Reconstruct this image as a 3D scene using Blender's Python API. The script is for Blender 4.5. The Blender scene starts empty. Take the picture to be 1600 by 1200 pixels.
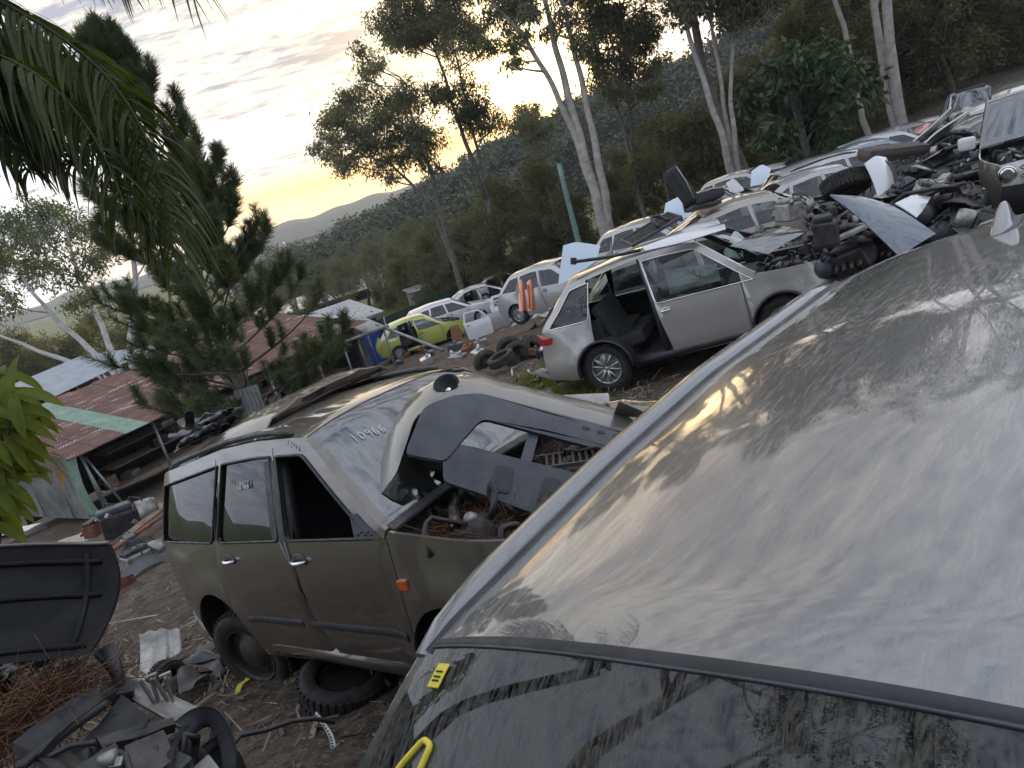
import bpy, bmesh, math, random
import numpy as np
from mathutils import Vector, Matrix, Euler
from mathutils.geometry import delaunay_2d_cdt
R_ = math.radians
sc = bpy.context.scene
COL = sc.collection
random.seed(7)

# ------------------------------------------------------------ camera
ROLL, PITCH = R_(16.0), R_(15.2)
CAMZ = 3.0
fw = Vector((0, math.cos(PITCH), -math.sin(PITCH)))
u0 = Vector((0, math.sin(PITCH), math.cos(PITCH)))
cr = Vector((1, 0, 0)) * math.cos(ROLL) - u0 * math.sin(ROLL)
cu = Vector((1, 0, 0)) * math.sin(ROLL) + u0 * math.cos(ROLL)
cd = bpy.data.cameras.new('camera')
cam = bpy.data.objects.new('camera', cd)
COL.objects.link(cam)
M = Matrix((cr, cu, -fw)).transposed().to_4x4()
M.translation = (0, 0, CAMZ)
cam.matrix_world = M
cd.lens = 27.05
cd.sensor_width = 36
cd.clip_start = 0.05
cd.clip_end = 4000
sc.camera = cam

# ------------------------------------------------------------ light
SUN_AZ, SUN_EL = R_(7.0), R_(2.4)
sdir = Vector((math.sin(SUN_AZ) * math.cos(SUN_EL), math.cos(SUN_AZ) * math.cos(SUN_EL), math.sin(SUN_EL)))
sl = bpy.data.lights.new('sun', 'SUN')
sl.energy = 2.0
sl.angle = R_(1.0)
sl.color = (1.0, 0.80, 0.55)
so = bpy.data.objects.new('sun', sl)
so.rotation_euler = sdir.to_track_quat('Z', 'Y').to_euler()
COL.objects.link(so)

vs = sc.view_settings
vs.view_transform = 'Standard'
vs.look = 'None'
vs.exposure = 1.45
vs.gamma = 1.0
vs.use_curve_mapping = False

world = bpy.data.worlds.new("World")
sc.world = world
world.use_nodes = True


class NT:
    """tiny node-tree helper"""
    def __init__(s, nt):
        s.nt = nt
        nt.nodes.clear()

    def n(s, t, ins=None, **kw):
        nd = s.nt.nodes.new(t)
        for k, v in kw.items():
            setattr(nd, k, v)
        for k, v in (ins or {}).items():
            s.put(nd.inputs[k], v)
        return nd

    def put(s, sock, v):
        if isinstance(v, bpy.types.NodeSocket):
            s.nt.links.new(v, sock)
        elif isinstance(v, bpy.types.Node):
            s.nt.links.new(v.outputs[0], sock)
        else:
            if sock.type == 'RGBA' and len(v) == 3:
                v = (*v, 1)
            sock.default_value = v

    def math(s, op, a, b=0.0, c=0.0, clamp=False):
        nd = s.n('ShaderNodeMath', {0: a, 1: b, 2: c}, operation=op)
        nd.use_clamp = clamp
        return nd.outputs[0]

    def vm(s, op, a, b=(0, 0, 0), out=0):
        nd = s.n('ShaderNodeVectorMath', {0: a, 1: b}, operation=op)
        return nd.outputs[out]

    def mix(s, f, a, b, mode='MIX'):
        nd = s.n('ShaderNodeMix', data_type='RGBA', blend_type=mode)
        s.put(nd.inputs[0], f)
        s.put(nd.inputs[6], a)
        s.put(nd.inputs[7], b)
        return nd.outputs[2]

    def ramp(s, f, *stops, interp='LINEAR'):
        nd = s.n('ShaderNodeValToRGB', {0: f})
        cr_ = nd.color_ramp
        cr_.interpolation = interp
        while len(cr_.elements) < len(stops):
            cr_.elements.new(0.5)
        for e, (p, c) in zip(cr_.elements, stops):
            e.position = p
            if not hasattr(c, '__len__'):
                c = (c, c, c)
            e.color = (*c, 1)
        return nd.outputs[0]

    def noise(s, vec, scale, detail=4, rough=0.55, dist=0.0, out=0):
        nd = s.n('ShaderNodeTexNoise', {'Scale': scale, 'Detail': detail, 'Roughness': rough, 'Distortion': dist})
        if vec is not None:
            s.put(nd.inputs['Vector'], vec)
        return nd.outputs[out]

    def maprange(s, v, a, b, c=0.0, d=1.0):
        nd = s.n('ShaderNodeMapRange', {0: v, 1: a, 2: b, 3: c, 4: d})
        nd.clamp = True
        return nd.outputs[0]


def build_world():
    t = NT(world.node_tree)
    d = t.n('ShaderNodeTexCoord').outputs['Generated']
    sep = t.n('ShaderNodeSeparateXYZ', {0: d})
    z = t.math('MAXIMUM', sep.outputs[2], 0.0)
    sky = t.n('ShaderNodeTexSky', sky_type='NISHITA')
    sky.sun_disc = False
    sky.sun_elevation = SUN_EL
    sky.sun_rotation = SUN_AZ
    sky.dust_density = 1.5
    hot = Vector((math.sin(SUN_AZ) * math.cos(R_(4.6)), math.cos(SUN_AZ) * math.cos(R_(4.6)), math.sin(R_(4.6))))
    cosang = t.vm('DOT_PRODUCT', d, tuple(hot), out=1)
    gdir = Vector((math.sin(R_(-6)) * math.cos(R_(15)), math.cos(R_(-6)) * math.cos(R_(15)), math.sin(R_(15))))
    cosg = t.math('MAXIMUM', t.vm('DOT_PRODUCT', d, tuple(gdir), out=1), 0.0)
    wide = t.math('POWER', cosg, 5.0)
    mid = t.math('POWER', t.math('MAXIMUM', cosang, 0.0), 60.0)
    tight = t.math('POWER', t.math('MAXIMUM', cosang, 0.0), 900.0)
    blue = t.ramp(z, (0.0, (.30, .36, .46)), (.12, (.22, .32, .48)), (.35, (.16, .24, .37)), (1.0, (.13, .185, .28)))
    blue = t.mix(1.0, blue, t.mix(1.0, sky.outputs[0], (.022, .022, .022), 'MULTIPLY'), 'ADD')
    # cloud deck in perspective: the view direction projected on a plane overhead
    inv = t.math('DIVIDE', 1.0, t.math('ADD', z, 0.085))
    proj = t.n('ShaderNodeCombineXYZ', {0: t.math('MULTIPLY', sep.outputs[0], inv), 1: t.math('MULTIPLY', sep.outputs[1], inv), 2: 0.0}).outputs[0]
    mp = t.n('ShaderNodeMapping', {0: proj, 1: (3.1, 1.7, 0), 2: (0, 0, R_(14)), 3: (0.55, 0.95, 1.0)}).outputs[0]
    c1 = t.noise(mp, 1.25, 8, 0.6, 0.15)
    mq = t.n('ShaderNodeMapping', {0: proj, 2: (0, 0, R_(28)), 3: (3.4, 7.5, 1.0)}).outputs[0]
    c2 = t.noise(mq, 1.7, 5, 0.62, 0.35)
    mw = t.n('ShaderNodeMapping', {0: proj, 2: (0, 0, R_(62)), 3: (1, 1, 1)}).outputs[0]
    wv = t.n('ShaderNodeTexWave', {'Vector': mw, 'Scale': 2.3, 'Distortion': 5.0, 'Detail': 4, 'Detail Scale': 2.0, 'Detail Roughness': .65}).outputs['Fac']
    high = t.maprange(z, 0.30, 0.62)
    low_d = t.math('ADD', t.math('MULTIPLY', c1, 0.62), t.math('MULTIPLY', c2, 0.38))
    cz = t.noise(t.n('ShaderNodeMapping', {0: proj, 2: (0, 0, R_(28)), 3: (7.0, 14.0, 1.0)}).outputs[0], 1.6, 5, .62, .2)
    high_d = t.math('ADD', t.math('ADD', t.math('MULTIPLY', c1, 0.44), t.math('MULTIPLY', cz, 0.49)), t.math('MULTIPLY', wv, 0.07))
    dens = t.math('ADD', t.math('MULTIPLY', low_d, t.math('SUBTRACT', 1.0, high)), t.math('MULTIPLY', high_d, high))
    mask = t.maprange(dens, 0.36, 0.47)
    thick = t.maprange(dens, 0.455, 0.585)
    near = t.math('MULTIPLY', wide, 1.0, clamp=True)
    edge = t.mix(near, (.60, .63, .70), (.60, .53, .40))
    core = t.mix(near, (.25, .285, .36), (.165, .165, .185))
    cloud = t.mix(thick, edge, core)
    base = t.mix(1.0, blue, t.mix(wide, (0, 0, 0), (.20, .155, .08)), 'ADD')
    col = t.mix(t.math('MULTIPLY', mask, 0.92), base, cloud)
    col = t.mix(1.0, col, t.mix(mid, (0, 0, 0), (.70, .42, .09)), 'ADD')
    # clear golden strip low on the sun's side under the cloud deck
    strip = t.math('MULTIPLY', t.maprange(t.math('ADD', z, t.math('MULTIPLY', t.math('SUBTRACT', c1, 0.5), 0.10)), 0.074, 0.044), t.maprange(cosang, 0.82, 0.955))
    col = t.mix(strip, col, (.78, .46, .11))
    col = t.mix(1.0, col, t.mix(tight, (0, 0, 0), (1.7, 1.1, .35)), 'ADD')
    bg = t.n('ShaderNodeBackground', {0: col, 1: 1.0})
    t.n('ShaderNodeOutputWorld', {0: bg})


build_world()

# ------------------------------------------------------------ object helpers
def link(o, parent=None):
    COL.objects.link(o)
    if parent is not None:
        o.parent = parent
    return o


def tag(o, label=None, cat=None, group=None, kind=None):
    if label: o['label'] = label
    if cat: o['category'] = cat
    if group: o['group'] = group
    if kind: o['kind'] = kind
    return o


def empty(name, loc=(0, 0, 0), rot=(0, 0, 0), label=None, cat=None, group=None):
    o = bpy.data.objects.new(name, None)
    o.empty_display_size = 0.2
    o.location = loc
    o.rotation_euler = rot
    link(o)
    return tag(o, label, cat, group)


def copy_tree(o, parent=None):
    c = o.copy()
    link(c, parent)
    for ch in list(o.children):
        copy_tree(ch, c)
    return c


class MB:
    """collects shapes, links them as one mesh object"""
    def __init__(s):
        s.v, s.f, s.m, s.sm = [], [], [], []
        s.mi = 0
        s.smooth = False

    def add(s, verts, faces, smooth=None):
        b = len(s.v)
        s.v.extend([tuple(p) for p in verts])
        sm = s.smooth if smooth is None else smooth
        for f in faces:
            s.f.append([b + i for i in f])
            s.m.append(s.mi)
            s.sm.append(sm)
        return s

    def box(s, c, size, rot=(0, 0, 0), bev=0.0):
        sx, sy, sz = [k / 2 for k in size]
        E = Euler(rot).to_matrix()
        C = Vector(c)
        if bev <= 0:
            P = [(x, y, z) for z in (-sz, sz) for y in (-sy, sy) for x in (-sx, sx)]
            F = [(0, 2, 3, 1), (4, 5, 7, 6), (0, 1, 5, 4), (2, 6, 7, 3), (0, 4, 6, 2), (1, 3, 7, 5)]
        else:
            b = min(bev, sx * .9, sy * .9, sz * .9)
            bm = bmesh.new()
            bmesh.ops.create_cube(bm, size=1.0)
            for v in bm.verts:
                v.co = Vector((v.co.x * 2 * sx, v.co.y * 2 * sy, v.co.z * 2 * sz))
            bmesh.ops.bevel(bm, geom=bm.edges[:], offset=b, segments=2, affect='EDGES', profile=0.6)
            bm.verts.index_update()
            P = [tuple(v.co) for v in bm.verts]
            F = [[v.index for v in f.verts] for f in bm.faces]
            bm.free()
        s.add([C + E @ Vector(p) for p in P], F, smooth=False)
        return s

    def tube(s, pts, rad, n=8, caps=True, smooth=True):
        pts = [Vector(p) for p in pts]
        if len(pts) < 2:
            return s
        if not hasattr(rad, '__len__'):
            rad = [rad] * len(pts)
        V, F = [], []
        t0 = (pts[1] - pts[0]).normalized()
        a = t0.orthogonal().normalized()
        for i, p in enumerate(pts):
            t = (pts[min(i + 1, len(pts) - 1)] - pts[max(i - 1, 0)])
            t = t.normalized() if t.length > 1e-9 else t0
            a = (a - t * a.dot(t))
            a = a.normalized() if a.length > 1e-6 else t.orthogonal().normalized()
            b = t.cross(a)
            for k in range(n):
                an = 2 * math.pi * k / n
                V.append(p + (a * math.cos(an) + b * math.sin(an)) * rad[i])
        for i in range(len(pts) - 1):
            for k in range(n):
                k2 = (k + 1) % n
                F.append((i * n + k, i * n + k2, (i + 1) * n + k2, (i + 1) * n + k))
        if caps:
            F.append(tuple(range(n - 1, -1, -1)))
            F.append(tuple((len(pts) - 1) * n + k for k in range(n)))
        s.add(V, F, smooth)
        return s

    def cyl(s, a, b, r, n=14, smooth=True):
        return s.tube([a, b], r, n, True, smooth)

    def lathe(s, prof, n=28, M=None, closed=True, smooth=True):
        """prof: list of (r, h) spun about local Z; M a 4x4"""
        V, F = [], []
        m = len(prof)
        for k in range(n):
            an = 2 * math.pi * k / n
            for r, h in prof:
                p = Vector((r * math.cos(an), r * math.sin(an), h))
                V.append(M @ p if M else p)
        for k in range(n):
            k2 = (k + 1) % n
            for j in range(m if closed else m - 1):
                j2 = (j + 1) % m
                F.append((k * m + j, k2 * m + j, k2 * m + j2, k * m + j2))
        s.add(V, F, smooth)
        return s

    def grid(s, P, smooth=True, flip=False):
        """P: 2-D list of points"""
        r, c = len(P), len(P[0])
        V = [p for row in P for p in row]
        F = []
        for i in range(r - 1):
            for j in range(c - 1):
                q = (i * c + j, i * c + j + 1, (i + 1) * c + j + 1, (i + 1) * c + j)
                F.append(q[::-1] if flip else q)
        s.add(V, F, smooth)
        return s

    def slab(s, P, off, smooth=True):
        """grid with thickness: off is an offset vector or function(i,j)"""
        r, c = len(P), len(P[0])
        o = off if callable(off) else (lambda i, j: off)
        Q = [[Vector(P[i][j]) + Vector(o(i, j)) for j in range(c)] for i in range(r)]
        s.grid(P, smooth)
        s.grid(Q, smooth, True)
        rim = [(0, j) for j in range(c)] + [(i, c - 1) for i in range(1, r)] + [(r - 1, j) for j in range(c - 2, -1, -1)] + [(i, 0) for i in range(r - 2, 0, -1)]
        A = [P[i][j] for i, j in rim]
        B = [Q[i][j] for i, j in rim]
        k = len(rim)
        s.add(A + B, [(i, k + i, k + (i + 1) % k, (i + 1) % k) for i in range(k)], False)
        return s

    def build(s, name, mat, parent=None):
        me = bpy.data.meshes.new(name)
        me.from_pydata(s.v, [], s.f)
        mats = mat if isinstance(mat, (list, tuple)) else [mat]
        for m in mats:
            me.materials.append(m)
        if s.f:
            me.polygons.foreach_set('use_smooth', s.sm)
            me.polygons.foreach_set('material_index', s.m)
        me.update()
        return link(bpy.data.objects.new(name, me), parent)


def quads_mesh(name, V, mat, parent=None, smooth=False):
    """V: (n,4,3) array of separate quads -> one mesh, fast"""
    V = np.asarray(V, np.float32)
    n = len(V)
    me = bpy.data.meshes.new(name)
    me.vertices.add(n * 4)
    me.vertices.foreach_set('co', V.reshape(-1))
    me.loops.add(n * 4)
    me.loops.foreach_set('vertex_index', np.arange(n * 4, dtype=np.int32))
    me.polygons.add(n)
    me.polygons.foreach_set('loop_start', np.arange(0, n * 4, 4, dtype=np.int32))
    me.materials.append(mat)
    me.update(calc_edges=True)
    return link(bpy.data.objects.new(name, me), parent)


# ------------------------------------------------------------ materials
MATS = {}


def newmat(name):
    m = bpy.data.materials.new(name)
    m.use_nodes = True
    MATS[name] = m
    return m, NT(m.node_tree)


def objc(t):
    return t.n('ShaderNodeTexCoord').outputs['Object']


def simple(name, col, rough=0.6, metal=0.0, var=0.35, scale=6.0, bump=0.0, coat=0.0, spec=0.5):
    """principled with noise variation in colour and roughness"""
    m, t = newmat(name)
    co = objc(t)
    nz = t.noise(co, scale, 6, 0.62)
    dark = tuple(c * (1 - var) for c in col)
    lite = tuple(min(1, c * (1 + var * 0.8)) for c in col)
    c = t.mix(t.maprange(nz, 0.32, 0.68), dark, lite)
    p = t.n('ShaderNodeBsdfPrincipled', {'Base Color': c, 'Metallic': metal, 'Coat Weight': coat, 'Coat Roughness': 0.1, 'Specular IOR Level': spec})
    t.put(p.inputs['Roughness'], t.maprange(t.noise(co, scale * 2.3, 4), 0.3, 0.7, max(0.03, rough - 0.15), min(1, rough + 0.15)))
    if bump > 0:
        b = t.n('ShaderNodeBump', {'Strength': bump, 'Distance': 0.02, 'Height': t.noise(co, scale * 5, 5)})
        t.put(p.inputs['Normal'], b.outputs[0])
    t.n('ShaderNodeOutputMaterial', {0: p})
    return m


def paint(name, col, dust=0.35, dustcol=(0.30, 0.26, 0.20), metal=0.35, rough=0.32, wob=0.02, coat=1.0, coat_ior=1.6, runs=0.0):
    """weathered car paint: flake base, clear coat, blotchy dust and run marks"""
    m, t = newmat(name)
    co = objc(t)
    fl = t.noise(co, 900, 1, 0.5)
    base = t.mix(t.maprange(fl, 0.35, 0.65), tuple(c * 0.86 for c in col), tuple(min(1, c * 1.12) for c in col))
    d1 = t.noise(co, 3.0, 8, 0.65, 0.3)
    st = t.n('ShaderNodeMapping', {0: co, 3: (9.0, 9.0, 1.2)}).outputs[0]
    d2 = t.noise(st, 5.0, 6, 0.7, 0.4)
    dm = t.math('MULTIPLY', t.maprange(t.math('ADD', t.math('MULTIPLY', d1, 0.6), t.math('MULTIPLY', d2, 0.4)), 0.38, 0.68), dust)
    fine = t.maprange(t.noise(co, 140, 3, 0.7), 0.62, 0.72)
    dm = t.math('MAXIMUM', dm, t.math('MULTIPLY', fine, dust * 0.7))
    if runs:      # dried rain runs and water spots
        ru = t.n('ShaderNodeMapping', {0: co, 3: (9.0, 62.0, 9.0)}).outputs[0]
        r1 = t.maprange(t.noise(ru, 1.7, 6, .68, 1.6), .47, .58)
        r2 = t.maprange(t.noise(co, 95, 4, .7), .56, .70)
        area = t.maprange(t.noise(co, 2.1, 4, .6), .36, .60)
        rm = t.math('MULTIPLY', t.math('MAXIMUM', t.math('MULTIPLY', r1, area), t.math('MULTIPLY', r2, .5)), runs)
        dm = t.math('MAXIMUM', dm, rm)
    c = t.mix(dm, base, dustcol)
    p = t.n('ShaderNodeBsdfPrincipled', {'Base Color': c, 'Coat Weight': t.math('SUBTRACT', coat, t.math('MULTIPLY', dm, 0.6), clamp=True), 'Coat IOR': coat_ior})
    t.put(p.inputs['Metallic'], t.math('MULTIPLY', metal, t.math('SUBTRACT', 1.0, dm)))
    t.put(p.inputs['Roughness'], t.math('ADD', rough, t.math('MULTIPLY', dm, 0.4)))
    t.put(p.inputs['Coat Roughness'], t.math('ADD', 0.015, t.math('MULTIPLY', dm, 0.16)))
    b = t.n('ShaderNodeBump', {'Strength': wob, 'Distance': 0.05, 'Height': t.noise(co, 2.2, 2)})
    t.put(p.inputs['Coat Normal'], b.outputs[0])
    t.put(p.inputs['Normal'], b.outputs[0])
    t.n('ShaderNodeOutputMaterial', {0: p})
    return m


def glassmat(name, tint=(0.55, 0.62, 0.58), dust=0.12, dustcol=(0.30, 0.29, 0.26), ior=1.55, streak=False, gain=1.15):
    m, t = newmat(name)
    co = objc(t)
    tr = t.n('ShaderNodeBsdfTransparent', {0: tint})
    gl = t.n('ShaderNodeBsdfGlossy', {0: (0.95, 0.97, 1.0), 1: 0.02})
    r0 = ((ior - 1) / (ior + 1)) ** 2
    geo = t.n('ShaderNodeNewGeometry')
    cs = t.math('ABSOLUTE', t.vm('DOT_PRODUCT', geo.outputs['Normal'], geo.outputs['Incoming'], out=1))
    fr = t.math('ADD', r0, t.math('MULTIPLY', 1 - r0, t.math('POWER', t.math('SUBTRACT', 1.0, cs, clamp=True), 5.0)))
    mx = t.n('ShaderNodeMixShader', {0: t.math('MINIMUM', t.math('MULTIPLY', fr, gain), 1.0), 1: tr, 2: gl})
    df = t.n('ShaderNodeBsdfDiffuse', {0: dustcol})
    if streak:
        st = t.n('ShaderNodeMapping', {0: co, 3: (14.0, 60.0, 14.0)}).outputs[0]
        nz = t.math('ADD', t.math('MULTIPLY', t.noise(st, 1.6, 6, 0.7, 1.2), 0.7), t.math('MULTIPLY', t.noise(co, 60, 5, 0.7), 0.3))
        dm = t.math('MULTIPLY', t.maprange(nz, 0.40, 0.62), dust)
    else:
        dm = t.math('MULTIPLY', t.maprange(t.noise(co, 5, 8, 0.7, 0.4), 0.35, 0.7), dust)
    mx2 = t.n('ShaderNodeMixShader', {0: dm, 1: mx, 2: df})
    t.n('ShaderNodeOutputMaterial', {0: mx2})
    return m


def leafmat(name, c1, c2, trans=0.4, tcol=None, scale=1.5):
    m, t = newmat(name)
    co = objc(t)
    rnd = t.n('ShaderNodeObjectInfo').outputs['Random']
    nz = t.math('ADD', t.math('MULTIPLY', t.noise(co, scale, 3), 0.6), t.math('MULTIPLY', t.noise(co, 40.0, 2), 0.4))
    nz = t.math('ADD', nz, t.math('MULTIPLY', t.math('SUBTRACT', rnd, 0.5), 0.12))
    c = t.mix(t.maprange(nz, 0.34, 0.66), c1, c2)
    d = t.n('ShaderNodeBsdfPrincipled', {'Base Color': c, 'Roughness': 0.55, 'Specular IOR Level': 0.3})
    tc = t.mix(1.0, c, tcol or (1.3, 1.35, 0.6), 'MULTIPLY')
    tr = t.n('ShaderNodeBsdfTranslucent', {0: tc})
    mx = t.n('ShaderNodeMixShader', {0: trans, 1: d, 2: tr})
    t.n('ShaderNodeOutputMaterial', {0: mx})
    return m


BLACK = simple('black_plastic', (0.022, 0.023, 0.026), 0.5, var=0.4, bump=0.05)
GREYPL = simple('grey_plastic', (0.055, 0.060, 0.070), 0.5, var=0.3, bump=0.04)
RUBBER = simple('tyre_rubber', (0.020, 0.019, 0.018), 0.85, var=0.5, scale=9, bump=0.15)
DUSTRUB = simple('dusty_rubber', (0.05, 0.043, 0.035), 0.9, var=0.5, scale=7, bump=0.2)
INTER = simple('cabin_trim', (0.022, 0.022, 0.023), 0.8, var=0.3, bump=0.1)
SEATF = simple('seat_fabric', (0.030, 0.030, 0.032), 0.95, var=0.25, scale=30, bump=0.25)
ALLOY = simple('alloy', (0.42, 0.42, 0.43), 0.35, 0.85, var=0.2)
STEELR = simple('steel_rim', (0.06, 0.055, 0.05), 0.55, 0.5, var=0.4)
BAREM = simple('bare_metal', (0.30, 0.29, 0.27), 0.45, 0.7, var=0.4, bump=0.1)
DARKM = simple('oily_metal', (0.055, 0.052, 0.05), 0.5, 0.5, var=0.6, bump=0.2)
RUST = simple('rusty_steel', (0.16, 0.065, 0.035), 0.85, 0.1, var=0.55, scale=9, bump=0.3)
CHROME = simple('chrome', (0.75, 0.75, 0.75), 0.12, 1.0, var=0.08)
UNDER = simple('underbody', (0.02, 0.019, 0.018), 0.9, var=0.4)
REDLAMP = simple('red_lens', (0.35, 0.02, 0.025), 0.12, var=0.15, coat=1.0)
AMBER = simple('amber_lens', (0.65, 0.12, 0.02), 0.15, var=0.12, coat=1.0)
CLEARL = simple('lamp_lens', (0.42, 0.43, 0.42), 0.15, 0.3, var=0.3, scale=14, coat=1.0)
WHITEP = simple('white_plastic', (0.62, 0.62, 0.60), 0.5, var=0.15)
AIRBAG = simple('airbag_cloth', (0.34, 0.40, 0.37), 0.9, var=0.2, bump=0.3)
GLASS = glassmat('window_glass', (0.50, 0.56, 0.53), 0.10)
GLASSD = glassmat('tinted_glass', (0.12, 0.135, 0.135), 0.04)
GLASSR = glassmat('windscreen_glass', (0.24, 0.28, 0.28), 0.05, ior=2.2)
YELLOW = simple('yellow_paint_pen', (0.75, 0.62, 0.06), 0.5, var=0.15)
CHALK = simple('white_paint_pen', (0.75, 0.77, 0.80), 0.6, var=0.1)
WOOD = simple('weathered_wood', (0.20, 0.145, 0.10), 0.85, var=0.5, scale=9, bump=0.3)
PAPER = simple('paper', (0.62, 0.60, 0.56), 0.8, var=0.1)
# ------------------------------------------------------------ 2-D polygon tools
def clip(poly, a, b, c):
    out = []
    n = len(poly)
    for i in range(n):
        p, q = poly[i], poly[(i + 1) % n]
        dp, dq = a * p[0] + b * p[1] + c, a * q[0] + b * q[1] + c
        if dp >= 0:
            out.append(p)
        if (dp >= 0) != (dq >= 0):
            t = dp / (dp - dq)
            out.append((p[0] + (q[0] - p[0]) * t, p[1] + (q[1] - p[1]) * t))
    return out


def dedup(poly, eps=0.004):
    out = []
    for p in poly:
        if not out or math.hypot(p[0] - out[-1][0], p[1] - out[-1][1]) > eps:
            out.append(p)
    while len(out) > 2 and math.hypot(out[0][0] - out[-1][0], out[0][1] - out[-1][1]) <= eps:
        out.pop()
    return out


def roundp(poly, r, n=4):
    """round the sharp corners of a closed polygon"""
    poly = dedup(poly)
    out = []
    m = len(poly)
    for i in range(m):
        a, p, b = Vector(poly[i - 1]), Vector(poly[i]), Vector(poly[(i + 1) % m])
        u, w = a - p, b - p
        lu, lw = u.length, w.length
        if lu < 1e-6 or lw < 1e-6:
            continue
        u /= lu
        w /= lw
        if u.dot(w) < -0.90:
            out.append(tuple(p))
            continue
        d = min(r, lu * .45, lw * .45)
        A, B = p + u * d, p + w * d
        for k in range(n + 1):
            s = k / n
            out.append(tuple(A * (1 - s) ** 2 + p * 2 * s * (1 - s) + B * s * s))
    return out


def inpoly(P, poly):
    x, y = P[:, 0], P[:, 1]
    r = np.zeros(len(P), bool)
    n = len(poly)
    for i in range(n):
        x1, y1 = poly[i]
        x2, y2 = poly[(i + 1) % n]
        c = ((y1 > y) != (y2 > y))
        if y1 != y2:
            r ^= c & (x < (x2 - x1) * (y - y1) / (y2 - y1) + x1)
    return r


def panel(mb, outer, holes, fmap, h=0.1, th=0.02, inward=None, smooth=True, flip=False, imi=None):
    """polygon with holes in (u,v), mapped to 3-D by fmap, with thickness"""
    outer = dedup(outer)
    if len(outer) < 3:
        return
    holes = [dedup(q) for q in holes]
    pts, edges = [], []
    for poly in [outer] + holes:
        b = len(pts)
        for p in poly:
            pts.append(p)
        k = len(poly)
        edges += [(b + i, b + (i + 1) % k) for i in range(k)]
    A = np.array(outer)
    gx = np.arange(A[:, 0].min() + h * .5, A[:, 0].max(), h)
    gy = np.arange(A[:, 1].min() + h * .5, A[:, 1].max(), h)
    if len(gx) and len(gy):
        G = np.stack(np.meshgrid(gx, gy), -1).reshape(-1, 2)
        ok = inpoly(G, outer)
        for q in holes:
            ok &= ~inpoly(G, q)
        G = G[ok]
        allp = np.array(pts)
        if len(G):
            dmin = np.min(np.hypot(G[:, None, 0] - allp[None, :, 0], G[:, None, 1] - allp[None, :, 1]), 1)
            G = G[dmin > h * .35]
            pts = pts + [tuple(p) for p in G]
    vv, ee, ff = delaunay_2d_cdt([Vector(p) for p in pts], edges, [], 0, 1e-6)[:3]
    vv = [(v.x, v.y) for v in vv]
    C = np.array([[sum(vv[i][0] for i in f) / 3, sum(vv[i][1] for i in f) / 3] for f in ff])
    ok = inpoly(C, outer)
    for q in holes:
        ok &= ~inpoly(C, q)
    F = []
    for f, k in zip(ff, ok):
        if k:
            (ax, ay), (bx, by), (cx_, cy_) = (vv[i] for i in f[:3])
            ar = abs((bx - ax) * (cy_ - ay) - (cx_ - ax) * (by - ay))
            if ar > .012 * max((bx - ax) ** 2 + (by - ay) ** 2, (cx_ - bx) ** 2 + (cy_ - by) ** 2, (ax - cx_) ** 2 + (ay - cy_) ** 2):
                F.append(tuple(f))
    V = [Vector(fmap(*p)) for p in vv]
    if flip:
        F = [f[::-1] for f in F]
    mb.add(V, F, smooth)
    if th and inward is not None:
        Wd = Vector(inward) * th
        V2 = [p + Wd for p in V]
        mi0 = mb.mi
        if imi is not None:
            mb.mi = imi
        mb.add(V2, [f[::-1] for f in F], smooth)
        mb.mi = mi0
        cnt = {}
        for f in F:
            for i in range(3):
                e = (f[i], f[(i + 1) % 3])
                cnt[e] = cnt.get(e, 0) + 1
        rim = [e for e in cnt if (e[1], e[0]) not in cnt]
        RV, RF = [], []
        for a, b in rim:
            k = len(RV)
            RV += [V[a], V[b], V2[b], V2[a]]
            RF.append((k, k + 3, k + 2, k + 1))
        mb.add(RV, RF, False)


def smooth_line(P, step=0.03, sig=1.6, nd=2):
    """resample an open polyline (any dimension) and soften it; also returns, per node, its index"""
    P = np.array(P, float)
    out, idx = [], []
    for i in range(len(P) - 1):
        d = np.linalg.norm(P[i + 1, :nd] - P[i, :nd])
        k = max(1, int(round(d / step)))
        idx.append(len(out))
        for j in range(k):
            out.append(P[i] + (P[i + 1] - P[i]) * j / k)
    idx.append(len(out))
    out.append(P[-1])
    A = np.array(out)
    r = int(3 * sig)
    if len(A) < 2 * r + 3:
        return A, idx
    ker = np.exp(-0.5 * (np.arange(-r, r + 1) / sig) ** 2)
    ker /= ker.sum()
    B = np.vstack([A[0] * 2 - A[r:0:-1], A, A[-1] * 2 - A[-2:-r - 2:-1]])
    S = np.stack([np.convolve(B[:, k], ker, 'valid') for k in range(A.shape[1])], 1)
    S[0], S[-1] = A[0], A[-1]
    return S, idx


def noise3(p, f, seed=0):
    x, y, z = p[0] * f + seed * 3.1, p[1] * f + seed * 1.7, p[2] * f - seed
    return (math.sin(x * 1.7 + math.sin(y * 2.3 + z)) + math.sin(y * 1.9 + math.sin(z * 2.1 + x * 1.3)) + math.sin(z * 2.2 + math.sin(x * 1.6 - y))) / 3


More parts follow.
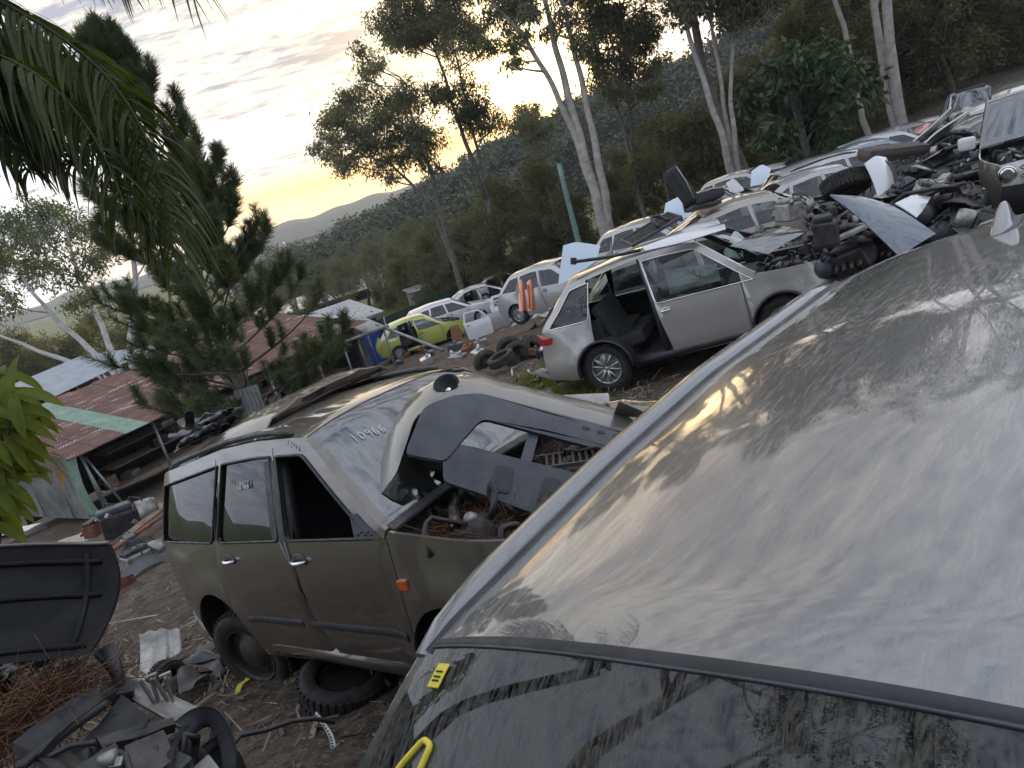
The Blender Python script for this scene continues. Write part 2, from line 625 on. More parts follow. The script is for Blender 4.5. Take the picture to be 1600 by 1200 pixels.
# ------------------------------------------------------------ wheels
def wheel_mesh(parent, loc, r=0.34, w=0.22, side=1, rimmat=None, spokes=5, tyremat=None, steer=0.0, tilt=0.0, rim=True, flat=0.0):
    """tyre as a part, rim as its sub-part; the wheel's axle is local Y"""
    mb = MB()
    rr = r * 0.64
    h = w / 2
    prof = [(rr, -h * .8), (rr * 1.06, -h * .95), (r * .86, -h * 1.06), (r * .965, -h * .86), (r * .992, -h * .5), (r, -h * .2), (r, h * .2), (r * .992, h * .5), (r * .965, h * .86), (r * .86, h * 1.06), (rr * 1.06, h * .95), (rr, h * .8)]
    X = Matrix.Rotation(R_(90), 4, 'X')
    mb.lathe(prof, 36, X, False)
    n = 40
    for k in range(n):      # tread blocks
        a = 2 * math.pi * k / n
        for s in (-1, 1):
            c = Vector((math.cos(a) * r * 1.0, s * h * .5, math.sin(a) * r * 1.0))
            mb.box(c, (0.020, h * .62, r * .10), (0, -a, 0))
    t = mb.build('wheel', tyremat or RUBBER, parent)
    t.location = loc
    t.rotation_euler = (tilt, 0, steer)
    if rim:
        rb = MB()
        o = side * h
        rb.lathe([(rr * 1.02, o * .95), (rr * .97, o * .98), (rr * .93, o * .75), (rr * .90, o * .1), (rr * .90, -o * .7)], 32, X, False)
        rb.lathe([(0.001, o * .35), (rr * .9, o * .05)], 24, X, False)
        # X maps lathe height h to -y: mirror the sign
        if spokes >= 8:
            rb.lathe([(0.001, o * .82), (rr * .5, o * .78), (rr * .62, o * .5), (rr * .92, o * .45)], 28, X, False)
            for k in range(spokes):
                a = 2 * math.pi * k / spokes
                rb.cyl((math.cos(a) * rr * .74, -o * .44, math.sin(a) * rr * .74), (math.cos(a) * rr * .74, -o * .52, math.sin(a) * rr * .74), rr * .07, 8)
        else:
            rb.lathe([(0.001, o * .88), (rr * .16, o * .86), (rr * .2, o * .6), (rr * .2, o * .2)], 20, X, False)
            for k in range(spokes):
                for dv in (-0.13, 0.13):
                    a = 2 * math.pi * k / spokes + dv
                    a2 = 2 * math.pi * k / spokes + dv * 2.1
                    A = Vector((math.cos(a) * rr * .15, -o * .78, math.sin(a) * rr * .15))
                    B = Vector((math.cos(a2) * rr * .94, -o * .86, math.sin(a2) * rr * .94))
                    mb2 = (B - A)
                    rb.tube([A, A + mb2 * .5, B], [rr * .075, rr * .07, rr * .085], 6)
        rb.build('rim', rimmat or ALLOY, t)
    return t


def loose_tyre(name, label, loc, rot, r=0.32, w=0.2, mat=None, rim=None, group=None):
    e = empty(name, loc, rot, label, 'tyre', group)
    wheel_mesh(e, (0, 0, 0), r, w, 1, rim or STEELR, 10, mat or DUSTRUB, rim=rim is not False)
    return e


# ------------------------------------------------------------ engine-bay clutter
def clutter(parent, x0, x1, y0, y1, z0, seed, n=1.0, mats=None):
    rs = random.Random(seed)
    cx, cy = (x0 + x1) / 2, (y0 + y1) / 2
    lx, ly = x1 - x0, y1 - y0
    b = MB()
    b.box((cx - .05, cy, z0 + .14), (lx * .45, ly * .42, .30), (0, .05, .1), .03)
    b.box((cx - .08, cy - .02, z0 + .33), (lx * .34, ly * .30, .09), (0, .05, .1), .02)
    for k in range(5):
        b.cyl((cx - .2 + k * .08, cy - ly * .16, z0 + .32), (cx - .2 + k * .08 + .03, cy - ly * .3, z0 + .22), .022, 8)
    b.cyl((cx + .1, cy + ly * .2, z0 + .2), (cx + .1, cy + ly * .38, z0 + .2), .09, 14)
    b.build('engine_block', DARKM, parent)
    b = MB()
    for k in range(int(8 * n)):
        p = Vector((rs.uniform(x0, x1), rs.uniform(y0, y1), z0 + rs.uniform(.1, .38)))
        b.box(p, (rs.uniform(.05, .2), rs.uniform(.05, .18), rs.uniform(.04, .15)), (rs.uniform(-.3, .3), rs.uniform(-.3, .3), rs.uniform(0, 3)), .012)
    b.build('engine_covers', BLACK, parent)
    b = MB()
    for k in range(int(6 * n)):
        p = Vector((rs.uniform(x0, x1), rs.uniform(y0, y1), z0 + rs.uniform(.2, .42)))
        if rs.random() < .5:
            b.cyl(p, p + Vector((rs.uniform(-.15, .15), rs.uniform(-.15, .15), rs.uniform(-.05, .1))), rs.uniform(.015, .045), 10)
        else:
            b.box(p, (rs.uniform(.03, .14), rs.uniform(.03, .12), rs.uniform(.01, .06)), (rs.uniform(-.5, .5), rs.uniform(-.5, .5), rs.uniform(0, 3)), .006)
    b.build('brackets', BAREM, parent)
    b = MB()
    for k in range(int(12 * n)):
        p = Vector((rs.uniform(x0, x1), rs.uniform(y0, y1), z0 + rs.uniform(.2, .4)))
        d = Vector((rs.uniform(-.3, .3), rs.uniform(-.4, .4), 0))
        pts = []
        for i in range(9):
            s = i / 8
            pts.append(p + d * s + Vector((.04 * math.sin(5 * s + k), .05 * math.cos(4 * s + k), .13 * math.sin(math.pi * s) * rs.uniform(.7, 1.2))))
        b.tube(pts, rs.choice((.008, .012, .018, .022)), 7)
    b.build('hoses', BLACK, parent)
    b = MB()
    b.box((x0 + lx * .3, y1 - .16, z0 + .26), (.24, .17, .2), (0, 0, .1), .01)
    b.box((x0 + lx * .3, y1 - .16, z0 + .37), (.25, .18, .03), (0, 0, .1), .006)
    b.build('battery', GREYPL, parent)
    for s in (-1, 1):
        b = MB()
        b.lathe([(.001, z0 + .40), (.07, z0 + .40), (.11, z0 + .36), (.13, z0 + .1)], 16, Matrix.Translation((x0 + lx * .25, cy + s * (ly * .5 - .14), 0)), False)
        b.build('strut_tower', DARKM, parent)
    b = MB()
    b.box((x1 - .04, cy, z0 + .30), (.06, ly * .96, .06), (0, 0, 0), .012)
    for s in (-1, 1):
        b.box((x1 - .04, cy + s * ly * .44, z0 + .08), (.05, .07, .42), (0, 0, 0), .01)
    b.box((x1 - .10, cy, z0 + .1), (.035, ly * .66, .36), (0, 0, 0), .006)
    b.build('radiator', BLACK, parent)


# ------------------------------------------------------------ cars
class Car:
    """builds a car from a side silhouette; +X is forward, the right side is -Y"""

    def __init__(s, name, label, cat, sil, hw, yr, zs, zb, wheels, doors, mats, pos, rot, group=None, miss=(), h=0.11,
                 quarter=True, dent=None, flare=0.0, rails=False, cut_front=None, pill=0.075, nose=0.16, tuck=2.6, seats=True, engine_seed=0, detail=True, lamps=True, trim=None, wb_mesh=True):
        s.root = empty(name, pos, rot, label, cat, group)
        s.hw, s.yr, s.zs, s.zb = hw, yr, zs, zb
        s.miss = set(miss)
        s.M = mats
        s.h = h
        s.dent = dent
        s.flare = flare
        s.nose, s.tuck = nose, tuck
        s.xr, s.xf, s.wr, s.arch = wheels[:4]
        s.S, s.idx = smooth_line([(p[0], p[1], p[2]) for p in sil])
        s.ix = {p[3]: s.idx[i] for i, p in enumerate(sil) if len(p) > 3}
        s.xF = s.S[:, 0].max()
        s.xR = s.S[:, 0].min()
        s.zr = s.S[:, 1].max()
        s.arcl = np.concatenate([[0], np.cumsum(np.hypot(np.diff(s.S[:, 0]), np.diff(s.S[:, 1])))])
        s.sides(doors, quarter, pill)
        s.wrap(lamps)
        s.inside(seats)
        for i, (x, k) in enumerate(((s.xr, 'rear'), (s.xf, 'front'))):
            for sd in (-1, 1):
                key = f'{k}_wheel_{"r" if sd < 0 else "l"}'
                if key in s.miss:
                    continue
                wheel_mesh(s.root, (x, sd * (hw - .13), s.wr), s.wr, .21, sd * -1, mats.get('rim', ALLOY), mats.get('spokes', 5), mats.get('tyre'))
        if 'hood' in s.miss and 'engine' not in s.miss:
            x0, x1 = s.S[s.ix['wb'], 0] + .02, s.S[s.ix['hf'], 0] - .08
            clutter(s.root, x0, x1, -hw + .22, hw - .22, s.S[s.ix['wb'], 1] - .50, engine_seed + 11, 1.6)
        if rails:
            for sd in (-1, 1):
                b = MB()
                i0, i1 = s.ix['wt'] + 6, s.ix['rt'] - 4
                pts = []
                for i in range(i0, i1 + 1, 4):
                    x, z = s.S[i, 0], s.S[i, 1]
                    e = min(1, min(i - i0, i1 - i) / 8)
                    pts.append((x, sd * (s.W(x, z) - .03), z + .012 + .022 * e ** .6))
                b.tube(pts, [.02 if k not in (0, len(pts) - 1) else .012 for k in range(len(pts))], 8)
                b.build('roof_rail', mats.get('rail', BLACK), s.root)

    # half width at (x, z)
    def W(s, x, z):
        zb = s.zb(x)
        t = (z - s.zs) / max(.05, zb - s.zs)
        if t <= 1:
            w = s.hw - .055 * max(0, (0.35 - t)) ** 2 / .12 - .035 * max(0, t - .55) ** 2 / .2
        else:
            q = (z - zb) / max(.05, s.zr - zb)
            w = (s.hw - .035) + (s.yr - s.hw + .035) * (q ** 1.15)
        a = max(0, (x - (s.xF - .85)) / .85)
        w -= .34 * a ** s.tuck * (.6 + .4 * min(1, max(0, t)))
        a = max(0, ((s.xR + .6) - x) / .6)
        w -= .13 * a ** 2.4
        if s.flare:
            for xc in (s.xr, s.xf):
                r = math.hypot(x - xc, z - s.wr)
                w += s.flare * math.exp(-((r - s.arch - .03) / .085) ** 2)
        return w

    def side_pt(s, sd):
        def f(x, z):
            y = s.W(x, z)
            p = Vector((x, sd * y, z))
            if s.dent:
                p = s.dent(p, sd)
            return p
        return f

    def sides(s, doors, quarter, pill):
        S, ix = s.S, s.ix
        up = [(a, b) for a, b, c in S]
        wb, wt, rt, rb = ix['wb'], ix['wt'], ix['rt'], ix['rb']
        # lower edge with wheel arches
        low = []
        zs = s.zs
        def arc(xc):
            r = s.arch
            dz = zs - s.wr
            a0 = math.asin(max(-1, min(1, dz / r)))
            return [(xc + r * math.cos(a), s.wr + r * math.sin(a)) for a in np.linspace(math.pi - a0, a0, 22)]
        xend0, xend1 = S[-1, 0], S[0, 0]
        low = [(xend0 + .02, S[-1, 1])] + arc(s.xr) + arc(s.xf) + [(xend1 - .02, S[0, 1])]
        whole = up + low            # front bottom -> over the roof -> rear bottom -> forward along the sill
        # inner line of the greenhouse
        g = S[wb:rb + 1, :2]
        tn = np.gradient(g, axis=0)
        tn /= np.linalg.norm(tn, axis=1)[:, None] + 1e-9
        nn = np.stack([-tn[:, 1], tn[:, 0]], 1)
        # silhouette runs front to rear over the top: inward normal points down
        if nn[len(nn) // 2, 1] > 0:
            nn = -nn
        frame_w = .045
        def offs(w):
            P = g + nn * w
            d = np.min(np.hypot(P[:, None, 0] - g[None, :, 0], P[:, None, 1] - g[None, :, 1]), 1)
            return P[d > w * .985]
        inner = offs(frame_w)
        dlo = offs(frame_w + pill * .62)
        s.inner_line = inner
        band = [tuple(p) for p in g] + [tuple(p) for p in inner[::-1]]
        xfd, xb, xrd = doors
        G = .0035
        belt = lambda x: s.zb(x)
        z1, z0 = s.zb(1.0), s.zb(0.0)
        sl = z1 - z0            # belt is a line
        def above(poly, off): return clip(poly, -sl, 1, -(z0 + off))
        def below(poly, off): return clip(poly, sl, -1, (z0 + off))
        def xge(poly, x, lean=0.0): return clip(poly, 1, lean, -x - lean * z0)
        def xle(poly, x, lean=0.0): return clip(poly, -1, -lean, x + lean * z0)
        gp = [tuple(p) for p in dlo]
        dpoly = above(gp + [(gp[-1][0], z0 - .3), (gp[0][0], z0 - .3)], .02)
        lean = s.lean = .12
        for sd in (-1, 1):
            k = 'r' if sd < 0 else 'l'
            f = s.side_pt(sd)
            inw = (0, -sd, 0)
            def mk(name, poly, holes, mat, th=.018, h=None):
                b = MB()
                panel(b, poly, holes, f, h or s.h, th, inw, flip=(sd > 0), imi=1)
                return b.build(name, [mat, INTER], s.root) if b.f else None
            if f'frame_{k}' not in s.miss:
                mk('roof_frame', band, [], s.M['paint'], .03)
            body = [(a, b) for a, b in up[:wb]] + [tuple(p) for p in inner] + [(a, b) for a, b in up[rb + 1:]] + low
            # windows
            wf = xle(xge(dpoly, xb + .035, lean), xfd + .9)
            if xrd is not None:
                wr_ = xle(xge(dpoly, xrd + .03, -.25 if quarter else 0), xb - .045, lean)
                wq = xle(dpoly, xrd - .05, -.25) if quarter else []
            else:
                wr_, wq = [], xle(dpoly, xb - .05, lean)
            def shrink_ok(poly): return len(poly) > 2
            fd = xle(xge(body, xb + G, lean), xfd - G)
            fen = xge(body, xfd + G)
            fen = fen
            rd = xle(xge(body, xrd + G, -.1), xb - G, lean) if xrd is not None else []
            qt = xle(body, (xrd if xrd is not None else xb) - G, -.1 if xrd is not None else lean)
            wf2 = roundp(wf, .05) if shrink_ok(wf) else None
            wr2 = roundp(wr_, .05) if shrink_ok(wr_) else None
            wq2 = roundp(wq, .06) if shrink_ok(wq) else None
            def glass(poly, name, parent, key):
                if poly and key not in s.miss and parent is not None:
                    b = MB()
                    panel(b, poly, [], lambda x, z: f(x, z) + Vector((0, -sd * .012, 0)), .15, 0, None, flip=(sd > 0))
                    b.build(name, s.M.get('sideglass', GLASS), parent)
            def seal(poly, parent):
                if poly and parent is not None and s.M.get('seal'):
                    b = MB()
                    q = [f(*p) + Vector((0, sd * .004, 0)) for p in poly]
                    b.tube(q + [q[0]], .009, 6, False)
                    b.build('window_seal', s.M['seal'], parent)
            if f'front_door_{k}' not in s.miss:
                d = mk('front_door', fd, [wf2] if wf2 else [], s.M['paint'], .02)
                glass(wf2, 'window_glass', d, f'front_glass_{k}')
                seal(wf2, d)
                s.handle(d, f, xb + .14, sd)
                setattr(s, f'fdoor_{k}', d)
            if xrd is not None and f'rear_door_{k}' not in s.miss:
                d = mk('rear_door', rd, [wr2] if wr2 else [], s.M['paint'], .02)
                glass(wr2, 'window_glass', d, f'rear_glass_{k}')
                seal(wr2, d)
                s.handle(d, f, xrd + .16, sd)
                setattr(s, f'rdoor_{k}', d)
            if f'fender_{k}' not in s.miss:
                mk('front_fender', fen, [], s.M.get('fender', s.M['paint']), .02)
            q = mk('quarter_panel', qt, [wq2] if wq2 else [], s.M['paint'], .02)
            glass(wq2, 'quarter_glass', q, f'quarter_glass_{k}')
            seal(wq2, q)
            # arch liners
            for xc in (s.xr, s.xf):
                b = MB()
                rows = []
                for a in np.linspace(math.pi * 1.02, -.02 * math.pi, 14):
                    x, z = xc + (s.arch + .012) * math.cos(a), s.wr + (s.arch + .012) * math.sin(a)
                    w = s.W(x, max(z, s.zs)) - .012
                    rows.append([(x, sd * w, z), (x, sd * (s.hw - .42), z)])
                b.grid(rows)
                b.build('arch_liner', UNDER, s.root)
            # B-pillar post, seen when a door is off
            b = MB()
            zt = float(np.interp(-xb, -s.S[wt:rt + 1, 0], s.S[wt:rt + 1, 1])) - .05
            z00 = s.zs + .08
            P0, P1, P2 = f(xb, z00), f(xb - lean * (s.zb(xb) - z0), s.zb(xb)), f(xb - lean * (zt - z0), zt)
            o = Vector((0, -sd * .065, 0))
            b.tube([P0 + o, P1 + o, P2 + o], [.06, .055, .04], 8)
            b.build('door_pillar', s.M.get('jamb', s.M['paint']), s.root)
            # sill
            b = MB()
            b.tube([f(s.xr + s.arch, zs + .06) + Vector((0, -sd * .07, 0)), f(s.xf - s.arch, zs + .06) + Vector((0, -sd * .07, 0))], .068, 10)
            b.build('sill', s.M.get('sill', s.M['paint']), s.root)

    def handle(s, parent, f, x, sd):
        if parent is None:
            return
        z = s.zb(x) - .10
        c = f(x, z)
        b = MB()
        b.lathe([(.001, .002), (.055, .003), (.062, -.004)], 18, Matrix.Translation(c) @ Matrix.Rotation(R_(90) * -sd, 4, 'X') @ Matrix.Diagonal((1.35, .8, 1, 1)), False)
        b.build('handle_recess', s.M.get('recess', BLACK), parent)
        b = MB()
        pts = [c + Vector((dx, sd * dy, 0)) for dx, dy in ((-.075, .004), (-.06, .028), (0, .038), (.06, .028), (.075, .004))]
        b.tube(pts, [.011, .013, .014, .013, .011], 8)
        b.build('handle', s.M.get('handle', s.M['paint']), parent)

    # wrap surface: q in -1..1 across, a = arc position along the silhouette
    def wrap_pt(s, q, a):
        i = np.searchsorted(s.arcl, a)
        i = min(max(i, 1), len(s.arcl) - 1)
        t = (a - s.arcl[i - 1]) / max(1e-9, s.arcl[i] - s.arcl[i - 1])
        P = s.S[i - 1] * (1 - t) + s.S[i] * t
        d = s.S[min(i + 2, len(s.S) - 1), :2] - s.S[max(i - 3, 0), :2]
        d /= np.linalg.norm(d) + 1e-9
        n = np.array([d[1], -d[0]])
        bul = P[2] * (1 - abs(q) ** 2.6)
        x, z = P[0] + n[0] * bul, P[1] + n[1] * bul
        y = q * s.W(P[0], P[1])
        p = Vector((x, y, z))
        if s.dent:
            p = s.dent(p, 0)
        return p

    def wrap(s, lamps):
        A = lambda key: float(s.arcl[s.ix[key]])
        def sect(name, a0, a1, mat, holes=(), qm=1.0, nq=17, th=.02, inward=(0, 0, -1), da=.06, ret=None, parent=None):
            ha, hq = max(2, int((a1 - a0) / da) + 1), nq
            rows = [[s.wrap_pt(q, a) for q in np.linspace(-qm, qm, hq)] for a in np.linspace(a0, a1, ha)]
            b = MB()
            b.grid(rows)
            b.mi = 1 if name in ('roof', 'tailgate') else 0
            b.slab([[p + Vector(inward) * .0008 for p in r_] for r_ in rows], Vector(inward) * th)
            return b.build(name, [mat, INTER], parent or s.root)
        g = .004
        hf, wb, wt, rt, rb = A('hf'), A('wb'), A('wt'), A('rt'), A('rb')
        f0, r1 = 0.0, float(s.arcl[-1])
        P = s.M['paint']
        if 'hood' not in s.miss:
            sect('bonnet', hf + g, wb - .05, P, nq=21, qm=.985)
        if 'roof' not in s.miss:
            s.roof = sect('roof', wt, rt, P, nq=25, da=.05, qm=.984)
        if 'windscreen' not in s.miss:
            s.windscreen = sect('windscreen', wb, wt - .01, s.M.get('glass', GLASSR), qm=.94, th=0.004, da=.05)
            b = MB()
            for a0, a1, in ((wb - .05, wb + .02), (wt - .014, wt - .002)):
                b.slab([[s.wrap_pt(q, a) + Vector((0, 0, .002)) for q in np.linspace(-.97, .97, 17)] for a in np.linspace(a0, a1, 3)], (0, 0, -.012))
            b.build('windscreen_seal', BLACK, s.root)
        # A-pillars and D-pillars on the wrap surface
        for sd in (-1, 1):
            for a0, a1, q0 in ((wb, wt, .93), (rt, rb, .86)):
                b = MB()
                rows = [[s.wrap_pt(sd * q, a) for q in (q0, .97, 1.0)] for a in np.linspace(a0, a1, 14)]
                if sd < 0:
                    rows = [r[::-1] for r in rows]
                b.slab(rows, (0, 0, -.02))
                b.build('pillar', s.M.get('pillar', P), s.root)
        if 'front' not in s.miss:
            m = A('bt') if 'bt' in s.ix else (f0 + hf) * .55
            sect('front_bumper', f0, m - g, s.M.get('bumper', P), inward=(-1, 0, 0))
            # grille in the middle, lamps either side
            rows = [[s.wrap_pt(q, a) for q in np.linspace(-.5, .5, 11)] for a in np.linspace(m, hf - g, 5)]
            gb = MB()
            gb.slab([[p + Vector((-.025, 0, 0)) for p in r] for r in rows], (-.02, 0, 0))
            go = gb.build('grille', BLACK, s.root)
            sb = MB()
            for k in range(1, 4):
                a = m + (hf - m) * k / 4
                sb.tube([s.wrap_pt(q, a) for q in np.linspace(-.48, .48, 9)], .012, 6)
            sb.build('grille_bars', s.M.get('grillebar', BLACK), go)
            if lamps:
                for sd in (-1, 1):
                    lb = MB()
                    rows = [[s.wrap_pt(sd * q, a) for q in np.linspace(.52, .99, 8)] for a in np.linspace(m, hf - g, 5)]
                    if sd < 0:
                        rows = [r[::-1] for r in rows]
                    lb.slab(rows, (-.03, 0, 0))
                    lb.build('headlight', s.M.get('lamp', CLEARL), s.root)
        if 'rear' not in s.miss:
            m = A('rbt') if 'rbt' in s.ix else rb + (r1 - rb) * .5
            if 'tailgate' not in s.miss:
                # tailgate: glass part and metal part
                if 'rear_glass' not in s.miss:
                    sect('rear_glass', rt + .04, rb - .03, s.M.get('glass', GLASSD), qm=.88, th=.004, inward=(1, 0, 0))
                sect('tailgate', rb - .03 + g, m - g, P, qm=.84, inward=(1, 0, 0))
                b = MB()
                b.slab([[s.wrap_pt(q, a) for q in np.linspace(-.9, .9, 17)] for a in np.linspace(rt, rt + .05, 3)], (.01, 0, -.015))
                b.build('tailgate_spoiler', P, s.root)
            for sd in (-1, 1):
                lb = MB()
                rows = [[s.wrap_pt(sd * q, a) for q in np.linspace(.85, 1.0, 5)] for a in np.linspace(rb - .02, min(m - g, rb + s.M.get('taillen', 9)), 7)]
                if sd < 0:
                    rows = [r[::-1] for r in rows]
                lb.slab(rows, (.02, 0, 0))
                lb.build('tail_light', s.M.get('tail', REDLAMP), s.root)
            sect('rear_bumper', m, r1, s.M.get('bumper', P), inward=(1, 0, 0))

    def inside(s, seats):
        S, ix = s.S, s.ix
        b = MB()
        w = s.hw - .14
        xw, xr = S[ix['wb'], 0], S[ix['rb'], 0] + .12
        zf = s.zs + .05
        b.box(((xw + xr) / 2, 0, zf), (xw - xr, 2 * w, .08))
        b.box((xw - .05, 0, zf + .35), (.06, 2 * w, .7))
        b.box((s.xf, 0, s.zs + .12), (1.2, 2 * (s.hw - .44), .1))
        b.box((s.xr, 0, zf + .22), (.9, 2 * (s.hw - .42), .5))
        for sd in (-1, 1):
            b.box(((s.xr + xr) / 2 - .05, sd * (s.hw - .17), (s.zs + s.zb(s.xr)) / 2), (s.xr - xr + .3, .03, s.zb(s.xr) - s.zs - .04))
        b.box((xr + .12, 0, (s.zs + s.zb(s.xr)) / 2 + .05), (.04, 2 * w - .03, s.zb(s.xr) - s.zs - .2))
        b.build('floor_pan', UNDER, s.root)
        zbm = s.zb(.4)
        b = MB()
        b.box((xw - .22, 0, zbm - .12), (.42, 2 * w - .05, .26), (0, .12, 0), .06)
        b.build('dashboard', INTER, s.root)
        if not seats:
            return
        xb = S[ix['wt'], 0]
        for sd in (-1, 1):
            e = empty('front_seat', (xb - .38, sd * .37, zf + .04))
            e.parent = s.root
            b = MB()
            b.box((.05, 0, .22), (.5, .48, .18), (0, -.1, 0), .06)
            b.build('seat_cushion', SEATF, e)
            b = MB()
            b.box((-.28, 0, .58), (.16, .46, .66), (0, -.22, 0), .07)
            b.build('seat_back', SEATF, e)
            b = MB()
            b.box((-.37, 0, 1.0), (.09, .26, .17), (0, -.2, 0), .04)
            b.cyl((-.35, -.06, .86), (-.36, -.06, .95), .008, 6)
            b.cyl((-.35, .06, .86), (-.36, .06, .95), .008, 6)
            b.build('headrest', SEATF, e)
        e = empty('rear_seat', (s.xr + .30, 0, zf + .04))
        e.parent = s.root
        b = MB()
        b.box((.1, 0, .25), (.5, 1.2, .2), (0, -.08, 0), .06)
        b.build('seat_cushion', SEATF, e)
        b = MB()
        b.box((-.2, 0, .6), (.16, 1.2, .58), (0, -.3, 0), .07)
        b.build('seat_back', SEATF, e)
        # steering wheel, right-hand drive
        b = MB()
        Mx = Matrix.Translation((xw - .50, -.36, zbm + .0)) @ Matrix.Rotation(R_(65), 4, 'Y')
        pts = [Mx @ Vector((.185 * math.cos(a), .185 * math.sin(a), 0)) for a in np.linspace(0, 2 * math.pi, 25)]
        b.tube(pts, .015, 8, False)
        b.box(Mx @ Vector((0, 0, 0)), (.05, .16, .14), (0, R_(65) - 1.57, 0), .02)
        b.cyl(Mx @ Vector((-.17, 0, 0)), Mx @ Vector((.17, 0, 0)), .014, 6)
        b.build('steering_wheel', BLACK, s.root)


def sil_suv(L0, L1, zbump, zhood, xwb, zwb, xwt, zroof, xrt, zrt, xrb, zrb, bul=(.14, .12, .05, .05, .07, .06, .09)):
    """front bottom .. over the roof .. rear bottom, as (x, z, bulge, key)"""
    return [(L1 - .10, zbump - .22, bul[0]), (L1, zbump, bul[0]), (L1 - .02, zbump + .22, bul[0], 'bt'), (L1 - .13, zhood, bul[1], 'hf'),
            (L1 - .40, zhood + .06, bul[2]), (xwb, zwb, bul[3], 'wb'), (xwt, zroof - .045, bul[4], 'wt'), ((xwt * .72 + xrt * .28), zroof - .005, bul[5]), ((xwt + xrt) / 2, zroof, bul[5]),
            (xrt, zrt, bul[5], 'rt'), (xrb, zrb, bul[6], 'rb'), (L0 + .02, zrb - .32, bul[6], 'rbt'), (L0, zbump + .02, bul[6]), (L0 + .06, zbump - .2, bul[6])]
# ------------------------------------------------------------ terrain
CTRL = np.array([
    (0.0, 0.0, 1.05), (0.9, 1.2, .80), (1.8, 2.6, .75), (-1.5, 1.9, .55), (-3, .5, .7), (3, -2, 1.3), (-3, -3, 1.1),
    (.2, 3.5, .42), (-1.85, 5.6, .0), (-3.4, 6.2, -.25), (3.2, 4.5, .45), (5, 7, .28), (1.8, 11.6, -.72), (4.4, 11.2, -.62), (9, 11.8, .15), (14, 10, .4),
    (0.0, 15.0, -1.0), (4.5, 14, -.45), (-5.8, 16, -1.3), (-11, 19.2, -2.7), (-7, 11, -1.2), (-14, 22, -3.2), (-6, 23, -2.4), (-1.2, 20, -1.6), (-1.6, 27.6, -2.6),
    (-3.8, 34.5, -3.5), (-2.4, 40, -3.9), (0, 43, -4.0), (2, 32, -2.9), (2, 25, -2.0), (5, 20, -.9), (9, 26, -.9), (9.5, 18.5, -.35), (12.3, 22.8, -.6), (15, 26, -.8), (17.5, 28.2, -1.0), (20.5, 30.8, -.7), (14, 18.5, .0),
    (5, 34, -2.2), (8, 38, -2.0), (15, 38, -.8), (25, 40, 0.6), (-10, 34, -4.3), (-20, 38, -4.6), (-6, 46, -4.6), (3, 52, -4.4), (-25, 20, -5), (25, 15, 1.0), (20, 0, 1.6),
    (-20, 5, -3), (-8, 90, -7.0), (30, 90, -4), (-60, 90, -9.0), (-50, 40, -7), (60, 60, 1), (60, 0, 2), (-40, -10, -3), (0, -30, 2), (40, -30, 3)])
_X = CTRL[:, :2]
def _U(r2): return np.where(r2 > 0, r2 * np.log(np.maximum(r2, 1e-12)) * .5, 0)
_n = len(_X)
_K = _U(((_X[:, None] - _X[None]) ** 2).sum(-1)) + np.eye(_n) * 1.5
_P = np.hstack([np.ones((_n, 1)), _X])
_A = np.vstack([np.hstack([_K, _P]), np.hstack([_P.T, np.zeros((3, 3))])])
_w = np.linalg.solve(_A, np.concatenate([CTRL[:, 2], np.zeros(3)]))


def terr(x, y):
    x = np.asarray(x, float)
    y = np.asarray(y, float)
    sh = x.shape
    Q = np.stack([x.ravel(), y.ravel()], 1)
    out = np.zeros(len(Q))
    for i in range(0, len(Q), 20000):
        q = Q[i:i + 20000]
        out[i:i + 20000] = _U(((q[:, None] - _X[None]) ** 2).sum(-1)) @ _w[:_n] + _w[_n] + q @ _w[_n + 1:]
    r = np.hypot(Q[:, 0], Q[:, 1] - 25)
    k = np.clip((r - 62) / 45, 0, 1)
    k = k * k * (3 - 2 * k)
    far = -7.0 + np.clip(Q[:, 0], -60, 60) * .05
    out = out * (1 - k) + far * k
    return out.reshape(sh)


def tz(x, y):
    return float(terr(np.array([x]), np.array([y]))[0])


def ground_material():
    m, t = newmat('yard_soil')
    co = objc(t)
    g = t.n('ShaderNodeAttribute', attribute_name='grass').outputs['Fac']
    n1 = t.noise(co, .6, 8, .65)
    n2 = t.noise(co, 7, 8, .7)
    n3 = t.noise(co, 38, 5, .7)
    soil = t.mix(t.maprange(n1, .35, .65), (0.082, 0.062, 0.047), (0.165, 0.130, 0.100))
    soil = t.mix(t.maprange(n2, .4, .62), soil, (0.045, 0.033, 0.025))
    soil = t.mix(t.maprange(n3, .54, .66), soil, (0.20, 0.165, 0.125))
    gr = t.mix(t.maprange(n2, .35, .65), (0.055, 0.075, 0.018), (0.13, 0.145, 0.045))
    gr = t.mix(t.maprange(n1, .45, .7), gr, (0.17, 0.15, 0.06))
    gm = t.maprange(t.math('ADD', g, t.math('MULTIPLY', t.math('SUBTRACT', t.noise(co, 1.3, 6, .7), .5), .9)), .42, .58)
    c = t.mix(gm, soil, gr)
    p = t.n('ShaderNodeBsdfPrincipled', {'Base Color': c, 'Roughness': .95, 'Specular IOR Level': .2})
    h = t.math('ADD', t.math('MULTIPLY', n2, .6), t.math('MULTIPLY', n3, .5))
    b = t.n('ShaderNodeBump', {'Strength': .9, 'Distance': .06, 'Height': h})
    t.put(p.inputs['Normal'], b.outputs[0])
    t.n('ShaderNodeOutputMaterial', {0: p})
    return m


